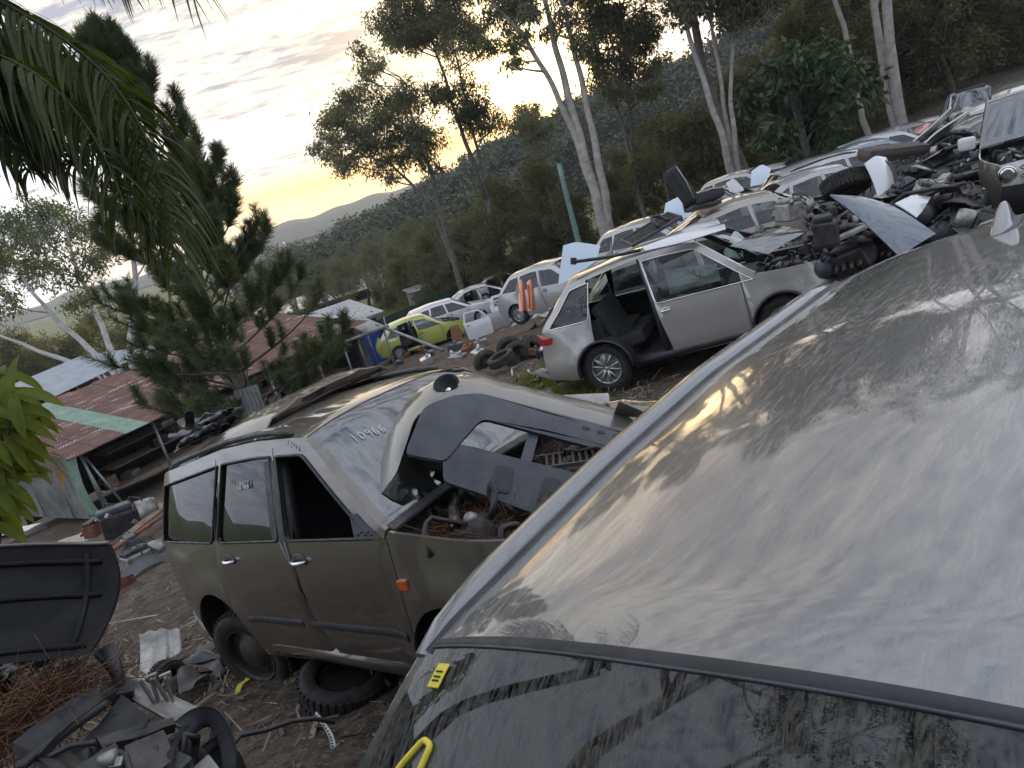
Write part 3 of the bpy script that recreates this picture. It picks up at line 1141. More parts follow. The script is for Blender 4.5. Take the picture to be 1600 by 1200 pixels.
def grass_at(x, y):
    """how grassy the ground is at a place, 0..1"""
    g = 1 / (1 + np.exp(-(y - 47 - .12 * x) / 2.0))
    g = np.maximum(g, 1 / (1 + np.exp((x + 34 + .1 * (y - 20)) / 1.5)))
    g = np.maximum(g, 1.0 * np.exp(-(((x - .55) / .9) ** 2 + ((y - 12.9) / 1.6) ** 2)))
    g = np.maximum(g, .8 * np.exp(-(((x - 3) / 5.0) ** 2 + ((y - 47) / 4.) ** 2)))
    return g


def build_ground():
    def axis(lo, hi, c, d0, gr):
        out = [c]
        d, p = d0, c
        while p < hi:
            p += d
            d *= gr
            out.append(p)
        d, p = d0, c
        while p > lo:
            p -= d
            d *= gr
            out.insert(0, p)
        return np.array(out)
    xs = axis(-1100, 1100, -.5, .14, 1.042)
    ys = axis(-300, 1400, 5, .14, 1.042)
    X, Y = np.meshgrid(xs, ys)
    Z = terr(X, Y)
    rs = np.random.RandomState(3)
    bump = np.zeros_like(Z)
    for k in range(22):
        f = .35 * 1.23 ** k
        a = rs.uniform(0, 6.28)
        bump += .055 / (f + .25) ** .9 * np.sin(f * (X * math.cos(a) + Y * math.sin(a)) + rs.uniform(0, 6.28)) * np.sin(f * .8 * (Y * math.cos(a) - X * math.sin(a)) + rs.uniform(0, 6.28))
    near = np.exp(-((np.hypot(X, Y - 12)) / 40) ** 2)
    Z = Z + bump * (.25 + .25 * near)
    r, c = X.shape
    me = bpy.data.meshes.new('ground')
    V = np.stack([X, Y, Z], -1).reshape(-1, 3)
    me.vertices.add(len(V))
    me.vertices.foreach_set('co', V.reshape(-1).astype(np.float32))
    I = np.arange(r * c).reshape(r, c)
    F = np.stack([I[:-1, :-1], I[:-1, 1:], I[1:, 1:], I[1:, :-1]], -1).reshape(-1, 4)
    me.loops.add(F.size)
    me.loops.foreach_set('vertex_index', F.reshape(-1).astype(np.int32))
    me.polygons.add(len(F))
    me.polygons.foreach_set('loop_start', np.arange(0, F.size, 4, dtype=np.int32))
    me.polygons.foreach_set('use_smooth', np.ones(len(F), bool))
    me.update(calc_edges=True)
    at = me.attributes.new('grass', 'FLOAT', 'POINT')
    at.data.foreach_set('value', grass_at(V[:, 0], V[:, 1]).astype(np.float32))
    me.materials.append(ground_material())
    o = link(bpy.data.objects.new('ground', me))
    tag(o, 'brown dirt yard strewn with bark and twigs, turning to grass far behind', 'ground', kind='structure')


build_ground()
# ------------------------------------------------------------ the vehicles close to the camera
def rot3(yaw, pitch, roll):
    return (R_(roll), R_(pitch), R_(yaw))


def rotm(r):
    return Euler(r).to_matrix()


# silver wagon whose roof fills the lower right
SILVER = paint('dusty_silver_paint', (0.145, 0.147, 0.152), .16, (0.235, 0.23, 0.22), metal=.75, rough=.33, wob=.0015, coat_ior=1.85, runs=.7)
def near_car():
    r = rot3(-137.2, 2.9, 10.2)
    local = Vector((.42, 0, 1.615))
    pos = Vector((.105, .80, 2.38)) - rotm(r) @ local
    sil = sil_suv(-2.2, 2.15, .55, .93, 1.18, 1.08, (.42), 1.64, -1.53, 1.575, -1.93, 1.08, (.14, .12, .05, .06, .062, .060, .1))
    c = Car('parked_wagon', 'dusty silver wagon in the foreground, roof rails and fin antenna, seen over its windscreen', 'car', sil, .885, .555, .26, lambda x: 1.02 - .01 * x, (-1.33, 1.30, .34, .385), (.86, -.12, -1.06),
            dict(paint=SILVER, pillar=PILLARD, glass=DUSTYWS, sideglass=GLASSD, rail=SILVER, seal=BLACK, handle=SILVER), pos, r, h=.10, rails=False, nose=.16)
    for sd in (-1, 1):
        # raised rail: silver cap on the outside, black channel inside, tapered tips
        cap, ch = MB(), MB()
        i0, i1 = c.ix['wt'] - 1, c.ix['rt'] - 2
        rows, rows2 = [], []
        n = i1 - i0
        for i in range(i0, i1 + 1, 2):
            x, z = c.S[i, 0], c.S[i, 1]
            u = (i - i0) / n
            e = min(1, min(u / .10, (1 - u) / .10)) ** .55
            w = c.W(x, z)
            yo, yi = w + .004, w - .040 - .012 * e
            hgt = .010 + .030 * e
            rows.append([(x, sd * yo, z - .03), (x, sd * (yo - .004), z + hgt * .75), (x, sd * (yo - .016), z + hgt), (x, sd * (yi + .008), z + hgt * .96), (x, sd * yi, z + hgt * .55), (x, sd * yi, z + .0)])
            rows2.append([(x, sd * (yi - .001), z + .020), (x, sd * (yi - .012), z + .014), (x, sd * (yi - .026), z + .011), (x, sd * (yi - .030), z + .004)])
        if sd < 0:
            rows = [q[::-1] for q in rows]
            rows2 = [q[::-1] for q in rows2]
        cap.grid(rows)
        for q in (rows[0], rows[-1]):
            cap.add(q, [tuple(range(len(q)))], False)
        ro = cap.build('roof_rail', SILVER, c.root)
        ch.grid(rows2)
        ch.build('rail_gasket', BLACK, ro)
    # fin antenna near the rear edge of the roof
    fin = MB()
    ia = int(c.ix['rt']) - 7
    base = c.wrap_pt(0, float(c.arcl[ia]))
    prof = []
    for u in np.linspace(0, 1, 14):
        h = .066 * (1 - (1 - u) ** 1.0) ** 1.0
        h = .074 * u ** .8 if u < .72 else .074 * (.72 ** .8) * (1 - ((u - .72) / .28) ** 2.5 * .9)
        w = .024 * math.sin(math.pi * min(1, .06 + u * .94)) ** .6 + .002
        x = base.x + .105 - u * .17
        prof.append([(x - .03 * u * math.sin(a), math.copysign(w * abs(math.cos(a)) ** .6 * (1 - .35 * max(0, math.sin(a))), math.cos(a)), base.z + .004 + h * max(0, math.sin(a)) ** .8) for a in np.linspace(0, math.pi, 11)])
    fin.grid([[(x0[0] * 1.0, x0[1], x0[2]) for x0 in r0] for r0 in prof])
    fo = fin.build('fin_antenna', SILVER, c.root)
    b = MB()
    b.lathe([(.001, .004), (.98, .004), (1.05, .0), (1.0, -.006)], 24, Matrix.Translation(base + Vector((.015, 0, .004))) @ Matrix.Diagonal((.095, .036, 1, 1)), False)
    b.build('antenna_gasket', GREYPL, fo)
    # dark strip where roof meets the glass
    b = MB()
    a0 = float(c.arcl[c.ix['wt']])
    rows = [[c.wrap_pt(q, a0 + d) + Vector((0, 0, hh)) for q in np.linspace(-.96, .96, 41)] for d, hh in ((-.011, .000), (-.008, .003), (-.003, .004), (.001, .002))]
    b.slab(rows, (0, 0, -.012))
    b.build('windscreen_trim', BLACK, c.root)
    b = MB()
    b.tube([c.wrap_pt(q, a0 - .0125) + Vector((0, 0, .002)) for q in np.linspace(-.96, .96, 41)], .0022, 6)
    b.build('trim_lip', GREYPL, c.root)
    return c


PILLARD = simple('dirty_black_trim', (.035, .034, .032), .35, var=.5, scale=20, bump=.1, coat=.4)
DUSTYWS = glassmat('streaked_windscreen', (0.20, 0.23, 0.22), .75, (0.13, 0.125, 0.115), streak=True)
near = near_car()

# brown four-wheel drive on the left with no bonnet
BROWN = paint('bronze_brown_paint', (0.098, 0.083, 0.070), .16, (0.19, 0.16, 0.13), metal=.5, rough=.30, wob=.015)
STRIPG = simple('strip_rubber', (.030, .030, .034), .55, var=.3)
def brown_car():
    r = rot3(-44.3, -9.2, -2.5)
    pos = Vector((-.808, 4.604, .23))
    sil = sil_suv(-2.24, 2.22, .55, .95, .98, 1.10, (.26), 1.665, -1.98, 1.60, -2.12, 1.12, (.16, .12, .05, .05, .06, .06, .07))
    c = Car('wrecked_four_wheel_drive', 'bronze brown four-wheel drive without its bonnet, 10966 written on the windscreen', 'car', sil, .885, .62, .27, lambda x: 1.065 - .012 * x, (-1.31, 1.31, .34, .40), (.98, -.06, -1.00),
            dict(paint=BROWN, glass=GLASSR, sideglass=GLASSD, rail=BLACK, seal=BLACK, handle=CHROME, recess=BLACK, rim=STEELR, spokes=9, sill=BROWN, jamb=BLACK), pos, r, miss=('hood', 'front_glass_r', 'front', 'rear_wheel_r'), h=.08, flare=.03, rails=True, engine_seed=3)
    wheel_mesh(c.root, (-1.31, -.74, .22), .34, .22, 1, STEELR, 9, RUBBER, steer=.25, tilt=.12)
    f = c.side_pt(-1)
    # rubbing strips along the doors
    for par, x0, x1 in ((c.fdoor_r, -.06, .93), (c.rdoor_r, -.86, -.16)):
        b = MB()
        b.slab([[f(x, z) + Vector((0, -.005 * (1 - abs(2 * u - 1) ** 3) - .001, 0)) for x in np.linspace(x0, x1, 12)] for u, z in ((0, .54), (.3, .55), (.7, .575), (1, .585))], (0, .008, 0))
        b.build('rubbing_strip', STRIPG, par)
    b = MB()
    b.box(f(1.03, .84) + Vector((0, -.006, 0)), (.075, .022, .055), (0, 0, 0), .008)
    b.build('side_indicator', AMBER, c.root)
    # black B-pillar covers and the bare mirror triangle
    b = MB()
    b.slab([[f(x - (.012 + .12 * (z - 1.06)), z) + Vector((0, -.006, 0)) for x in (-.17, -.09, -.01)] for z in np.linspace(1.09, 1.53, 6)], (0, .01, 0))
    b.build('pillar_cover', BLACK, c.rdoor_r)
    b = MB()
    b.slab([[f(x, z) + Vector((0, -.012, 0)) for x in (x0, (x0 + x1) / 2, x1)] for z, x0, x1 in ((1.075, .72, .93), (1.13, .71, .84), (1.20, .70, .745))], (0, .012, 0))
    for k in range(5):
        b.cyl(f(.76 + .03 * k, 1.10 + .012 * (k % 2)) + Vector((0, -.01, 0)), f(.76 + .03 * k, 1.10 + .012 * (k % 2)) + Vector((0, -.018, 0)), .007, 8)
    b.build('mirror_mount', GREYPL, c.fdoor_r)
    # chrome channel left standing in the window
    b = MB()
    b.tube([f(-.02, 1.06) + Vector((0, .05, 0)), f(-.10, 1.50) + Vector((0, .06, 0))], .014, 6)
    b.build('window_channel', CHROME, c.fdoor_r)
    return c


brown = brown_car()

GREYSIL = paint('grey_silver_paint', (0.42, 0.405, 0.385), .16, (0.28, 0.25, 0.2), metal=.5, rough=.30, wob=.03)
def crumple(seed, amp, x0, x1, ymax=9):
    def d(p, sd):
        k = 1 / (1 + math.exp(-(p.x - x0) / .12)) + 1 / (1 + math.exp((p.x - x1) / .12))
        a = amp * k
        return p + Vector((noise3(p, 3.1, seed) * a * .6, noise3(p, 4.3, seed + 2) * a, noise3(p, 3.7, seed + 5) * a * .7))
    return d


def silver_suv():
    r = rot3(-22.5, -4.7, -2.0)
    pos = Vector((3.14, 11.95, -.66))
    sil = sil_suv(-2.33, 2.35, .56, .98, 1.12, 1.12, .42, 1.79, -1.62, 1.69, -2.19, 1.13, (.16, .12, .05, .05, .06, .06, .12))
    c = Car('wrecked_suv', 'silver SUV with its rear door gone and a crushed front, deflated airbag inside', 'car', sil, .91, .62, .28, lambda x: 1.06 - .03 * x, (-1.35, 1.35, .36, .42), (.90, -.36, -1.36),
            dict(paint=GREYSIL, glass=GLASSR, sideglass=GLASS, rail=GREYSIL, handle=CHROME, recess=GREYSIL, taillen=.24, rim=ALLOY, spokes=5, sill=BLACK, jamb=BLACK, seal=CHROME), pos, r, miss=('hood', 'rear_door_r', 'front', 'windscreen', 'front_wheel_l'), h=.07, flare=.025, dent=crumple(4, .028, 1.15, -1.75), rails=True, engine_seed=8)
    c.root.scale = (1.02, 1.02, 1.07)
    f = c.side_pt(-1)
    for xc in (c.xr, c.xf):
        b = MB()
        b.tube([f(xc + .435 * math.cos(a), c.wr + .435 * math.sin(a)) + Vector((0, -.008, 0)) for a in np.linspace(-.12, math.pi + .12, 26)], [.022] * 26, 8)
        b.build('arch_moulding', BLACK, c.root)
    b = MB()
    b2 = MB()
    panel(b2, roundp([(-2.30, 1.10), (-2.02, 1.02), (-2.08, .92), (-2.31, .93)], .02), [], lambda x, z: f(x, z) + Vector((-.004, -.012, 0)), .06, .02, (0, 1, 0))
    b2.build('side_tail_light', REDLAMP, c.root)
    P = []
    for i in range(9):
        row = []
        for j in range(9):
            u, v = i / 8, j / 8
            p = Vector((.62 - .75 * u, -.60 - .02 * math.sin(6 * u), 1.12 + .36 * v * (1 - .35 * (1 - u))))
            p.y += .05 * math.sin(5 * u + 4 * v) * math.sin(3 * v + u)
            row.append(p)
        P.append(row)
    b.slab(P, (0, .03, 0))
    b.build('curtain_airbag', AIRBAG, c.root)
    return c


ssuv = silver_suv()
# ------------------------------------------------------------ plants and hills
RS = np.random.RandomState(11)


def at(px, py, d):
    """world point seen at a photo pixel (1600 wide) at camera depth d"""
    v = cr * ((px - 800) / 1202.0) - cu * ((py - 600) / 1202.0) + fw
    return Vector((0, 0, CAMZ)) + v * d


def ground_at(px, py, d):
    p = at(px, py, d)
    return Vector((p.x, p.y, tz(p.x, p.y)))


BARKP = simple('pale_gum_bark', (0.25, 0.225, 0.20), 0.8, var=0.35, scale=3.0, bump=0.25)
BARKD = simple('dark_bark', (0.10, 0.085, 0.07), 0.9, var=0.5, scale=6, bump=0.4)
BARKW = simple('white_gum_bark', (0.42, 0.40, 0.37), 0.75, var=0.25, scale=2.5, bump=0.2)
LEAFG = leafmat('gum_leaves', (0.078, 0.084, 0.048), (0.155, 0.148, 0.088), .42, scale=.6)
LEAFD = leafmat('dense_leaves', (0.062, 0.066, 0.034), (0.140, 0.126, 0.056), .42, scale=.5)
LEAFB = leafmat('broad_leaves', (0.026, 0.046, 0.020), (0.052, 0.075, 0.028), .25, scale=.7)
LEAFW = leafmat('pale_gum_leaves', (0.075, 0.095, 0.05), (0.13, 0.15, 0.07), .35, scale=.6)
LEAFF = leafmat('hill_leaves', (0.030, 0.037, 0.018), (0.058, 0.062, 0.027), .15, scale=.05)
NEEDLE = leafmat('pine_needles', (0.055, 0.078, 0.044), (0.105, 0.122, 0.062), .4, scale=.9)
PALML = leafmat('palm_leaflets', (0.026, 0.038, 0.016), (0.080, 0.10, 0.03), .35, tcol=(1.5, 1.6, .5), scale=2)
MANGO = leafmat('glossy_leaves', (0.10, 0.14, 0.018), (0.19, 0.21, 0.025), .5, tcol=(1.7, 1.6, .4), scale=5)


def leaf_quads(C, n, spread, ln, wd, droop=.7, rs=RS):
    """n narrow leaves scattered about each centre of C"""
    C = np.repeat(np.asarray(C, float), n, 0)
    k = len(C)
    P = C + rs.normal(0, 1, (k, 3)) * np.asarray(spread)
    a = rs.normal(0, 1, (k, 3))
    a[:, 2] = a[:, 2] * .6 - droop * 1.6
    a /= np.linalg.norm(a, axis=1)[:, None]
    b = np.cross(a, rs.normal(0, 1, (k, 3)))
    b /= np.linalg.norm(b, axis=1)[:, None] + 1e-9
    L = (ln * rs.uniform(.6, 1.25, k))[:, None]
    W = (wd * rs.uniform(.7, 1.3, k))[:, None]
    return np.stack([P, P + a * L * .45 + b * W * .5, P + a * L, P + a * L * .45 - b * W * .5], 1)


def limb(mb, rs, p, d, L, r, level, tips, maxl, up=.15, wander=.22, kids=(3, 4), clear=.45, n=7):
    k = 7
    pts, rad = [p.copy()], [r]
    dd = d.normalized()
    for i in range(k):
        dd = (dd + Vector((rs.gauss(0, 1), rs.gauss(0, 1), rs.gauss(0, .6))) * wander * .5 + Vector((0, 0, up * .3))).normalized()
        pts.append(pts[-1] + dd * L / k)
        rad.append(r * (1 - .62 * (i + 1) / k))
    mb.tube(pts, rad, max(4, n - level * 2), False)
    if level >= maxl:
        for i in ((5, 7) if rs.random() < .6 else ()):
            tips.append(tuple(pts[i]))
        return pts
    m = rs.randint(*kids)
    for j in range(m):
        u = clear + (1 - clear) * (j + rs.random()) / m
        i = min(k, max(1, int(u * k)))
        q = pts[i]
        ax = (pts[min(i + 1, k)] - pts[i - 1]).normalized()
        o = ax.orthogonal().normalized()
        o.rotate(Matrix.Rotation(rs.uniform(0, 6.28), 3, ax))
        nd = (ax + o * rs.uniform(.5, .95)).normalized()
        limb(mb, rs, q, nd, L * rs.uniform(.42, .62), rad[i] * .66, level + 1, tips, maxl, up, wander * 1.15, kids, .3, n)
    tips.append(tuple(pts[-1]))
    return pts


def gum_tree(name, loc, seed, H, stems, r, bark, leaf, nl=26, ln=.20, wd=.05, spread=.34, clear=.5, up=.12, kids=(3, 4), maxl=3, lean=None, wander=.16):
    """stems: list of (direction, length factor)"""
    rs = random.Random(seed)
    nrs = np.random.RandomState(seed)
    e = empty(name, loc)
    tips = []
    for k, (dv, lf) in enumerate(stems):
        mb = MB()
        limb(mb, rs, Vector((.10 * math.cos(k * 2.2), .10 * math.sin(k * 2.2), -.3)), Vector(dv), H * lf * .62, r * (1 if k == 0 else .8), 0, tips, maxl, up, wander, kids, clear, 12)
        mb.build('trunk', bark, e)
    q = leaf_quads(tips, nl, (spread, spread, spread * .8), ln, wd, .7, nrs)
    quads_mesh('crown', q, leaf, e)
    return e


def bush_tree(name, loc, seed, H, Wd, leaf, n=9000, ln=.26, wd=.10, lobes=16, stem=True, base=.15, bark=None, droop=.25):
    rs = np.random.RandomState(seed)
    e = empty(name, loc)
    C, Rr = [], []
    for k in range(lobes):
        h = base + (1 - base) * (k + rs.uniform(0, 1)) / lobes
        prof = math.sin(math.pi * min(1, .12 + .86 * h)) ** .6
        a, q = rs.uniform(0, 6.28), Wd * .5 * prof * rs.uniform(.3, 1.0)
        C.append((q * math.cos(a), q * math.sin(a), H * h))
        Rr.append(Wd * rs.uniform(.14, .26))
    C, Rr = np.array(C), np.array(Rr)
    i = rs.randint(0, lobes, n // 22)
    u = rs.normal(0, 1, (len(i), 3))
    u /= np.linalg.norm(u, axis=1)[:, None]
    pc = C[i] + u * (Rr[i] * rs.uniform(.45, 1.08, len(i)))[:, None] * (1, 1, .85)
    q = leaf_quads(pc, 22, .15 * (H / 6) ** .5, ln, wd, droop, rs)
    quads_mesh('crown', q, leaf, e)
    if stem:
        mb = MB()
        r2 = random.Random(seed)
        tips = []
        for k in range(2):
            limb(mb, r2, Vector((.15 * k, 0, -.2)), Vector((r2.uniform(-.25, .25), r2.uniform(-.25, .25), 1)), H * .7, .035 * H ** .7 + .03, 0, tips, 2, .1, .2, (3, 4), .35, 8)
        mb.build('trunk', bark or BARKD, e)
    return e


def place(src, loc, rz, s, label=None, first=[]):
    o = src if src.name not in first else copy_tree(src)
    first.append(src.name)
    o.location = loc
    o.rotation_euler = (0, 0, rz)
    o.scale = (s, s, s)
    if label:
        o['label'] = label
    return o


def hills():
    def ridge(name, label, D, prof, depth, mat, leafn, lsize, zb):
        az = np.array([p[0] for p in prof], float)
        el = np.array([p[1] for p in prof], float)
        A = np.linspace(az[0], az[-1], 140)
        E = np.interp(A, az, el)
        rs = np.random.RandomState(int(D))
        E = E + .10 * np.sin(A * .9) + .07 * np.sin(A * 2.1 + 1)
        rows = []
        for j in range(12):
            u = j / 11
            d = D + depth * (u - .55)
            row = []
            for a, e in zip(np.radians(A), np.radians(E)):
                top = CAMZ + D * math.tan(e)
                hgt = zb + (top - zb) * math.sin(math.pi * min(1, max(0, .9 * u + .04))) ** .8
                hgt += (top - zb) * .06 * math.sin(a * 60 + u * 7)
                row.append((d * math.sin(a), d * math.cos(a), hgt))
            rows.append(row)
        b = MB()
        b.grid(rows, True, True)
        o = b.build(name, mat)
        tag(o, label, 'hill', kind='structure')
        if leafn:
            P = np.array(rows)
            i = rs.randint(0, 8, leafn)
            j = rs.randint(0, len(A) - 1, leafn)
            fu, fv = rs.uniform(0, 1, (leafn, 1)), rs.uniform(0, 1, (leafn, 1))
            c = P[i, j] * (1 - fu) + P[i + 1, j] * fu
            c = c + (P[i, j + 1] - P[i, j]) * fv
            cr_ = rs.uniform(.5, 1.15, (leafn, 1)) * lsize * .8      # crown radii
            c[:, 2] += cr_[:, 0] * rs.uniform(-.1, .7, leafn)
            m_ = 34
            u = rs.normal(0, 1, (leafn, m_, 3))
            u[:, :, 2] = np.abs(u[:, :, 2])
            u /= np.linalg.norm(u, axis=2)[:, :, None]
            cc = (c[:, None] + u * cr_[:, None] * rs.uniform(.75, 1.05, (leafn, m_, 1))).reshape(-1, 3)
            q = leaf_quads(cc, 9, (lsize * .12,) * 3, lsize * .17, lsize * .12, .1, rs)
            fo = quads_mesh('forest', q, LEAFF)
            tag(fo, 'unbroken forest covering ' + label.split(',')[0], 'forest', kind='stuff')
    HG = simple('hill_ground', (0.042, 0.046, 0.024), .95, var=.4, scale=.03)
    ridge('far_hill', 'low blue-grey hill on the far left skyline', 900, [(-40, -.2), (-22, .0), (-14, .4), (-10, .6), (-5, .7), (5, .5), (20, .2)], 300, HG, 0, 16, -12)
    ridge('near_hill', 'wooded ridge, rising to the right behind the yard', 230, [(-16, -3.2), (-11, -2.8), (-7, -2.0), (-3, -1.3), (3, .3), (9, 1.5), (18, 2.1), (24, 3.8), (30, 5.0), (38, 6.6), (50, 7.6), (70, 7.0)], 150, HG, 1500, 5.5, -9)


hills()

# pale river seen in glimpses beyond the field
mwat, _t = newmat('river_water')
_b = _t.n('ShaderNodeBump', {'Strength': .15, 'Distance': .1, 'Height': _t.noise(objc(_t), .8, 3)})
_p = _t.n('ShaderNodeBsdfPrincipled', {'Base Color': (.25, .24, .2), 'Roughness': .12, 'Normal': _b.outputs[0]})
_t.n('ShaderNodeOutputMaterial', {0: _p})
b = MB()
b.grid([[(x, y0 + .12 * x + 3 * math.sin(x * .06), terr(np.array([x]), np.array([y0 + .12 * x]))[0] * 0 - 6.55 + .0 * x) for x in np.linspace(-45, 30, 30)] for y0 in np.linspace(103, 122, 4)], True)
tag(b.build('river', mwat), 'pale river beyond the paddock, glimpsed between the trees', 'river', kind='structure')

# --- gum trees
V = Vector
def lobed_gum(label, base, d, paths, lobes, r0, bark, leaf, seed, dens=620, ln=.28, wd=.085, extra=()):
    """gum tree: trunk paths and leafy clumps given as (px, py[, size]) seen at distance d"""
    rs = random.Random(seed)
    nrs = np.random.RandomState(seed)
    g = ground_at(base[0], base[1], d)
    e = tag(empty('gum_tree', g), label, 'tree', 'gum trees behind the yard')
    allp = []
    for k, path in enumerate(paths):
        pts = [Vector((.1 * k, 0, -.3))] + [at(x, y, d + rs.uniform(-.4, .4)) - g for x, y in path]
        S, _ = smooth_line([tuple(p) for p in pts], .3, 2.2, 3)
        S = [Vector(p) + Vector((.03 * math.sin(i * .7), .03 * math.cos(i * .9), 0)) for i, p in enumerate(S)]
        mb = MB()
        rr = r0 * (1 if k == 0 else .8)
        mb.tube(S, [rr * (1 - .78 * i / len(S)) for i in range(len(S))], 10, False)
        mb.build('trunk', bark, e)
        allp += [(p, rr * (1 - .78 * i / len(S))) for i, p in enumerate(S) if i > len(S) * .3]
    Q = []
    lb = MB()
    lobes = list(lobes) + [(x + rs.uniform(-26, 26), y + rs.uniform(-22, 18), r * .72) for x, y, r in lobes]
    spots = [(at(x, y, d + rs.uniform(-2.2, 2.2)) - g, 1.06 * r * d / 1202.0) for x, y, r in lobes] + [(Vector(p), r) for p, r in extra]
    for c, r in spots:
        # limb from the nearest lower place on a trunk
        best = min(allp, key=lambda t: (t[0] - c).length + 1.6 * max(0, t[0].z - c.z + r * 1.2))
        p, tr = best
        mid = p * .45 + c * .55 + Vector((rs.uniform(-.3, .3), rs.uniform(-.3, .3), -.25 * r))
        S, _ = smooth_line([tuple(p), tuple(mid), tuple(c)], .25, 1.6, 3)
        S = [Vector(q) for q in S]
        lb.tube(S, [min(tr * .5, .06) * (1 - .7 * i / len(S)) + .008 for i in range(len(S))], 5, False)
        n = max(5, int(13 * (r / 1.0) ** 1.3))
        sub = []
        for j in range(n):
            u = Vector((rs.gauss(0, 1), rs.gauss(0, 1), rs.gauss(0, .8))).normalized() * r * rs.uniform(.35, 1.05)
            q = c + u
            sub.append(tuple(q))
            lb.tube([S[-1 - rs.randint(0, min(3, len(S) - 1))], c * .5 + q * .5 + Vector((0, 0, .08)), q], [.014, .010, .005], 4, False)
        m = max(10, int(dens * r * r / n))
        Q.append(leaf_quads(sub, m, (.24 * r ** .5, .24 * r ** .5, .20 * r ** .5), ln, wd, .7, nrs))
    lb.build('branches', bark, e)
    quads_mesh('crown', np.concatenate(Q), leaf, e)
    return e


def above(n, x0, x1, y0, y1, seed, r=(22, 36)):
    q = random.Random(seed)
    return [(q.uniform(x0, x1), q.uniform(y0, y1), q.uniform(*r)) for _ in range(n)]


lobed_gum('broad dark gum tree left of the green pole, its crown against the sunset', (712, 420), 45, [[(690, 340), (677, 280), (655, 215), (639, 165), (625, 120)], [(685, 345), (655, 300), (600, 245), (560, 215)]],
          [(527, 182, 34), (565, 165, 30), (597, 189, 32), (555, 224, 30), (534, 255, 24), (632, 206, 33), (667, 217, 30), (646, 147, 30), (580, 98, 21), (569, 122, 19), (510, 215, 20), (590, 232, 26), (612, 160, 26), (620, 255, 20), (655, 250, 20), (588, 268, 18)], .20, BARKD, LEAFG, 5, 760)
lobed_gum('tall slim gum tree just behind the broad one, reaching the top edge', (775, 400), 46, [[(770, 336), (754, 300), (735, 240), (716, 192), (695, 120), (674, 60), (660, 0)], [(765, 320), (748, 240), (735, 190), (720, 120), (706, 60)]],
          [(737, 150, 30), (747, 189, 30), (772, 182, 24), (688, 140, 28), (709, 75, 28), (660, 28, 40), (625, 21, 36), (639, 56, 32), (688, 42, 32), (730, 42, 28), (747, 66, 22), (765, 66, 18), (700, 10, 30), (640, -20, 36), (690, -30, 36), (610, 60, 22)] + above(8, 600, 720, -160, -40, 3), .20, BARKD, LEAFG, 8, 700)
lobed_gum('low round gum tree before the ridge, right of the brightest gap', (838, 330), 60, [[(836, 270), (834, 220), (830, 195)]], [(835, 185, 24), (817, 172, 20), (850, 200, 20), (808, 192, 16), (840, 215, 18)], .16, BARKD, LEAFG, 17, 620)
lobed_gum('pale twin-trunked gum tree right of the green pole', (942, 350), 36, [[(935, 320), (915, 250), (880, 120), (855, 20), (835, -90)], [(948, 322), (935, 250), (905, 110), (880, 10), (868, -100)], [(900, 215), (862, 130), (815, 50), (765, 0), (730, -40)]],
          [(800, 28, 30), (775, 21, 26), (803, 63, 22), (803, 91, 16), (832, 20, 22), (905, 60, 20), (880, 30, 24)] + above(44, 700, 960, -330, -15, 4, (24, 40)), .30, BARKP, LEAFG, 12, 760)
lobed_gum('slender dark gum tree right of the pale twin trunks', (1002, 315), 39, [[(990, 260), (965, 170), (935, 90), (915, 20), (900, -60)], [(992, 270), (985, 180), (975, 90), (968, 0), (960, -60)]],
          [(940, 84, 28), (933, 115, 22), (968, 122, 24), (975, 35, 34), (922, 21, 32), (989, 70, 26), (1003, 61, 26), (974, 97, 24), (1011, 101, 20), (966, 138, 18), (1015, 30, 28), (945, 40, 26), (1020, 140, 16), (990, 150, 16)] + above(28, 880, 1040, -240, -10, 5, (24, 38)), .15, BARKD, LEAFG, 21, 760)
lobed_gum('three-stemmed pale gum tree at the middle of the tree belt', (1142, 252), 34, [[(1128, 210), (1100, 130), (1075, 50), (1055, -20), (1040, -110)], [(1138, 212), (1125, 120), (1110, 30), (1100, -60)], [(1146, 214), (1140, 120), (1150, 40), (1158, -40)]],
          [(1145, 20, 24), (1128, 8, 26), (1088, 12, 22), (1177, 20, 24), (1062, 25, 18), (1190, -5, 24)] + above(40, 1010, 1220, -300, 10, 6, (24, 40)), .19, BARKP, LEAFG, 33, 720)
T = gum_tree('gum_tree', ground_at(1163, 240, 35), 36, 24.0, [((-.04, 0, 1), 1.0)], .27, BARKD, LEAFG, nl=125, ln=.27, wd=.08, spread=.38, clear=.5)
tag(T, 'single dark-barked trunk touching the three pale stems', 'tree', 'gum trees behind the yard')
T = gum_tree('gum_tree', ground_at(1362, 195, 33), 41, 22.0, [((-.20, 0, 1), 1.0)], .14, BARKP, LEAFG, nl=48, ln=.26, wd=.075, spread=.40, clear=.5)
tag(T, 'thin leaning pale gum tree left of the thick trunk on the right', 'tree', 'gum trees behind the yard')
T = gum_tree('gum_tree', ground_at(1408, 185, 32), 47, 26.0, [((.02, 0, 1), 1.0), ((.09, .1, 1), .9)], .25, BARKP, LEAFG, nl=125, ln=.27, wd=.08, spread=.38, clear=.5)
tag(T, 'thick pale gum trunk above the far row of wrecks on the right', 'tree', 'gum trees behind the yard')
T = gum_tree('gum_tree', ground_at(1625, 130, 34), 53, 24.0, [((.0, 0, 1), 1.0)], .22, BARKP, LEAFG, nl=125, ln=.27, wd=.08, spread=.38, clear=.5)
tag(T, 'gum tree at the right edge behind the dark four-wheel drive', 'tree', 'gum trees behind the yard')
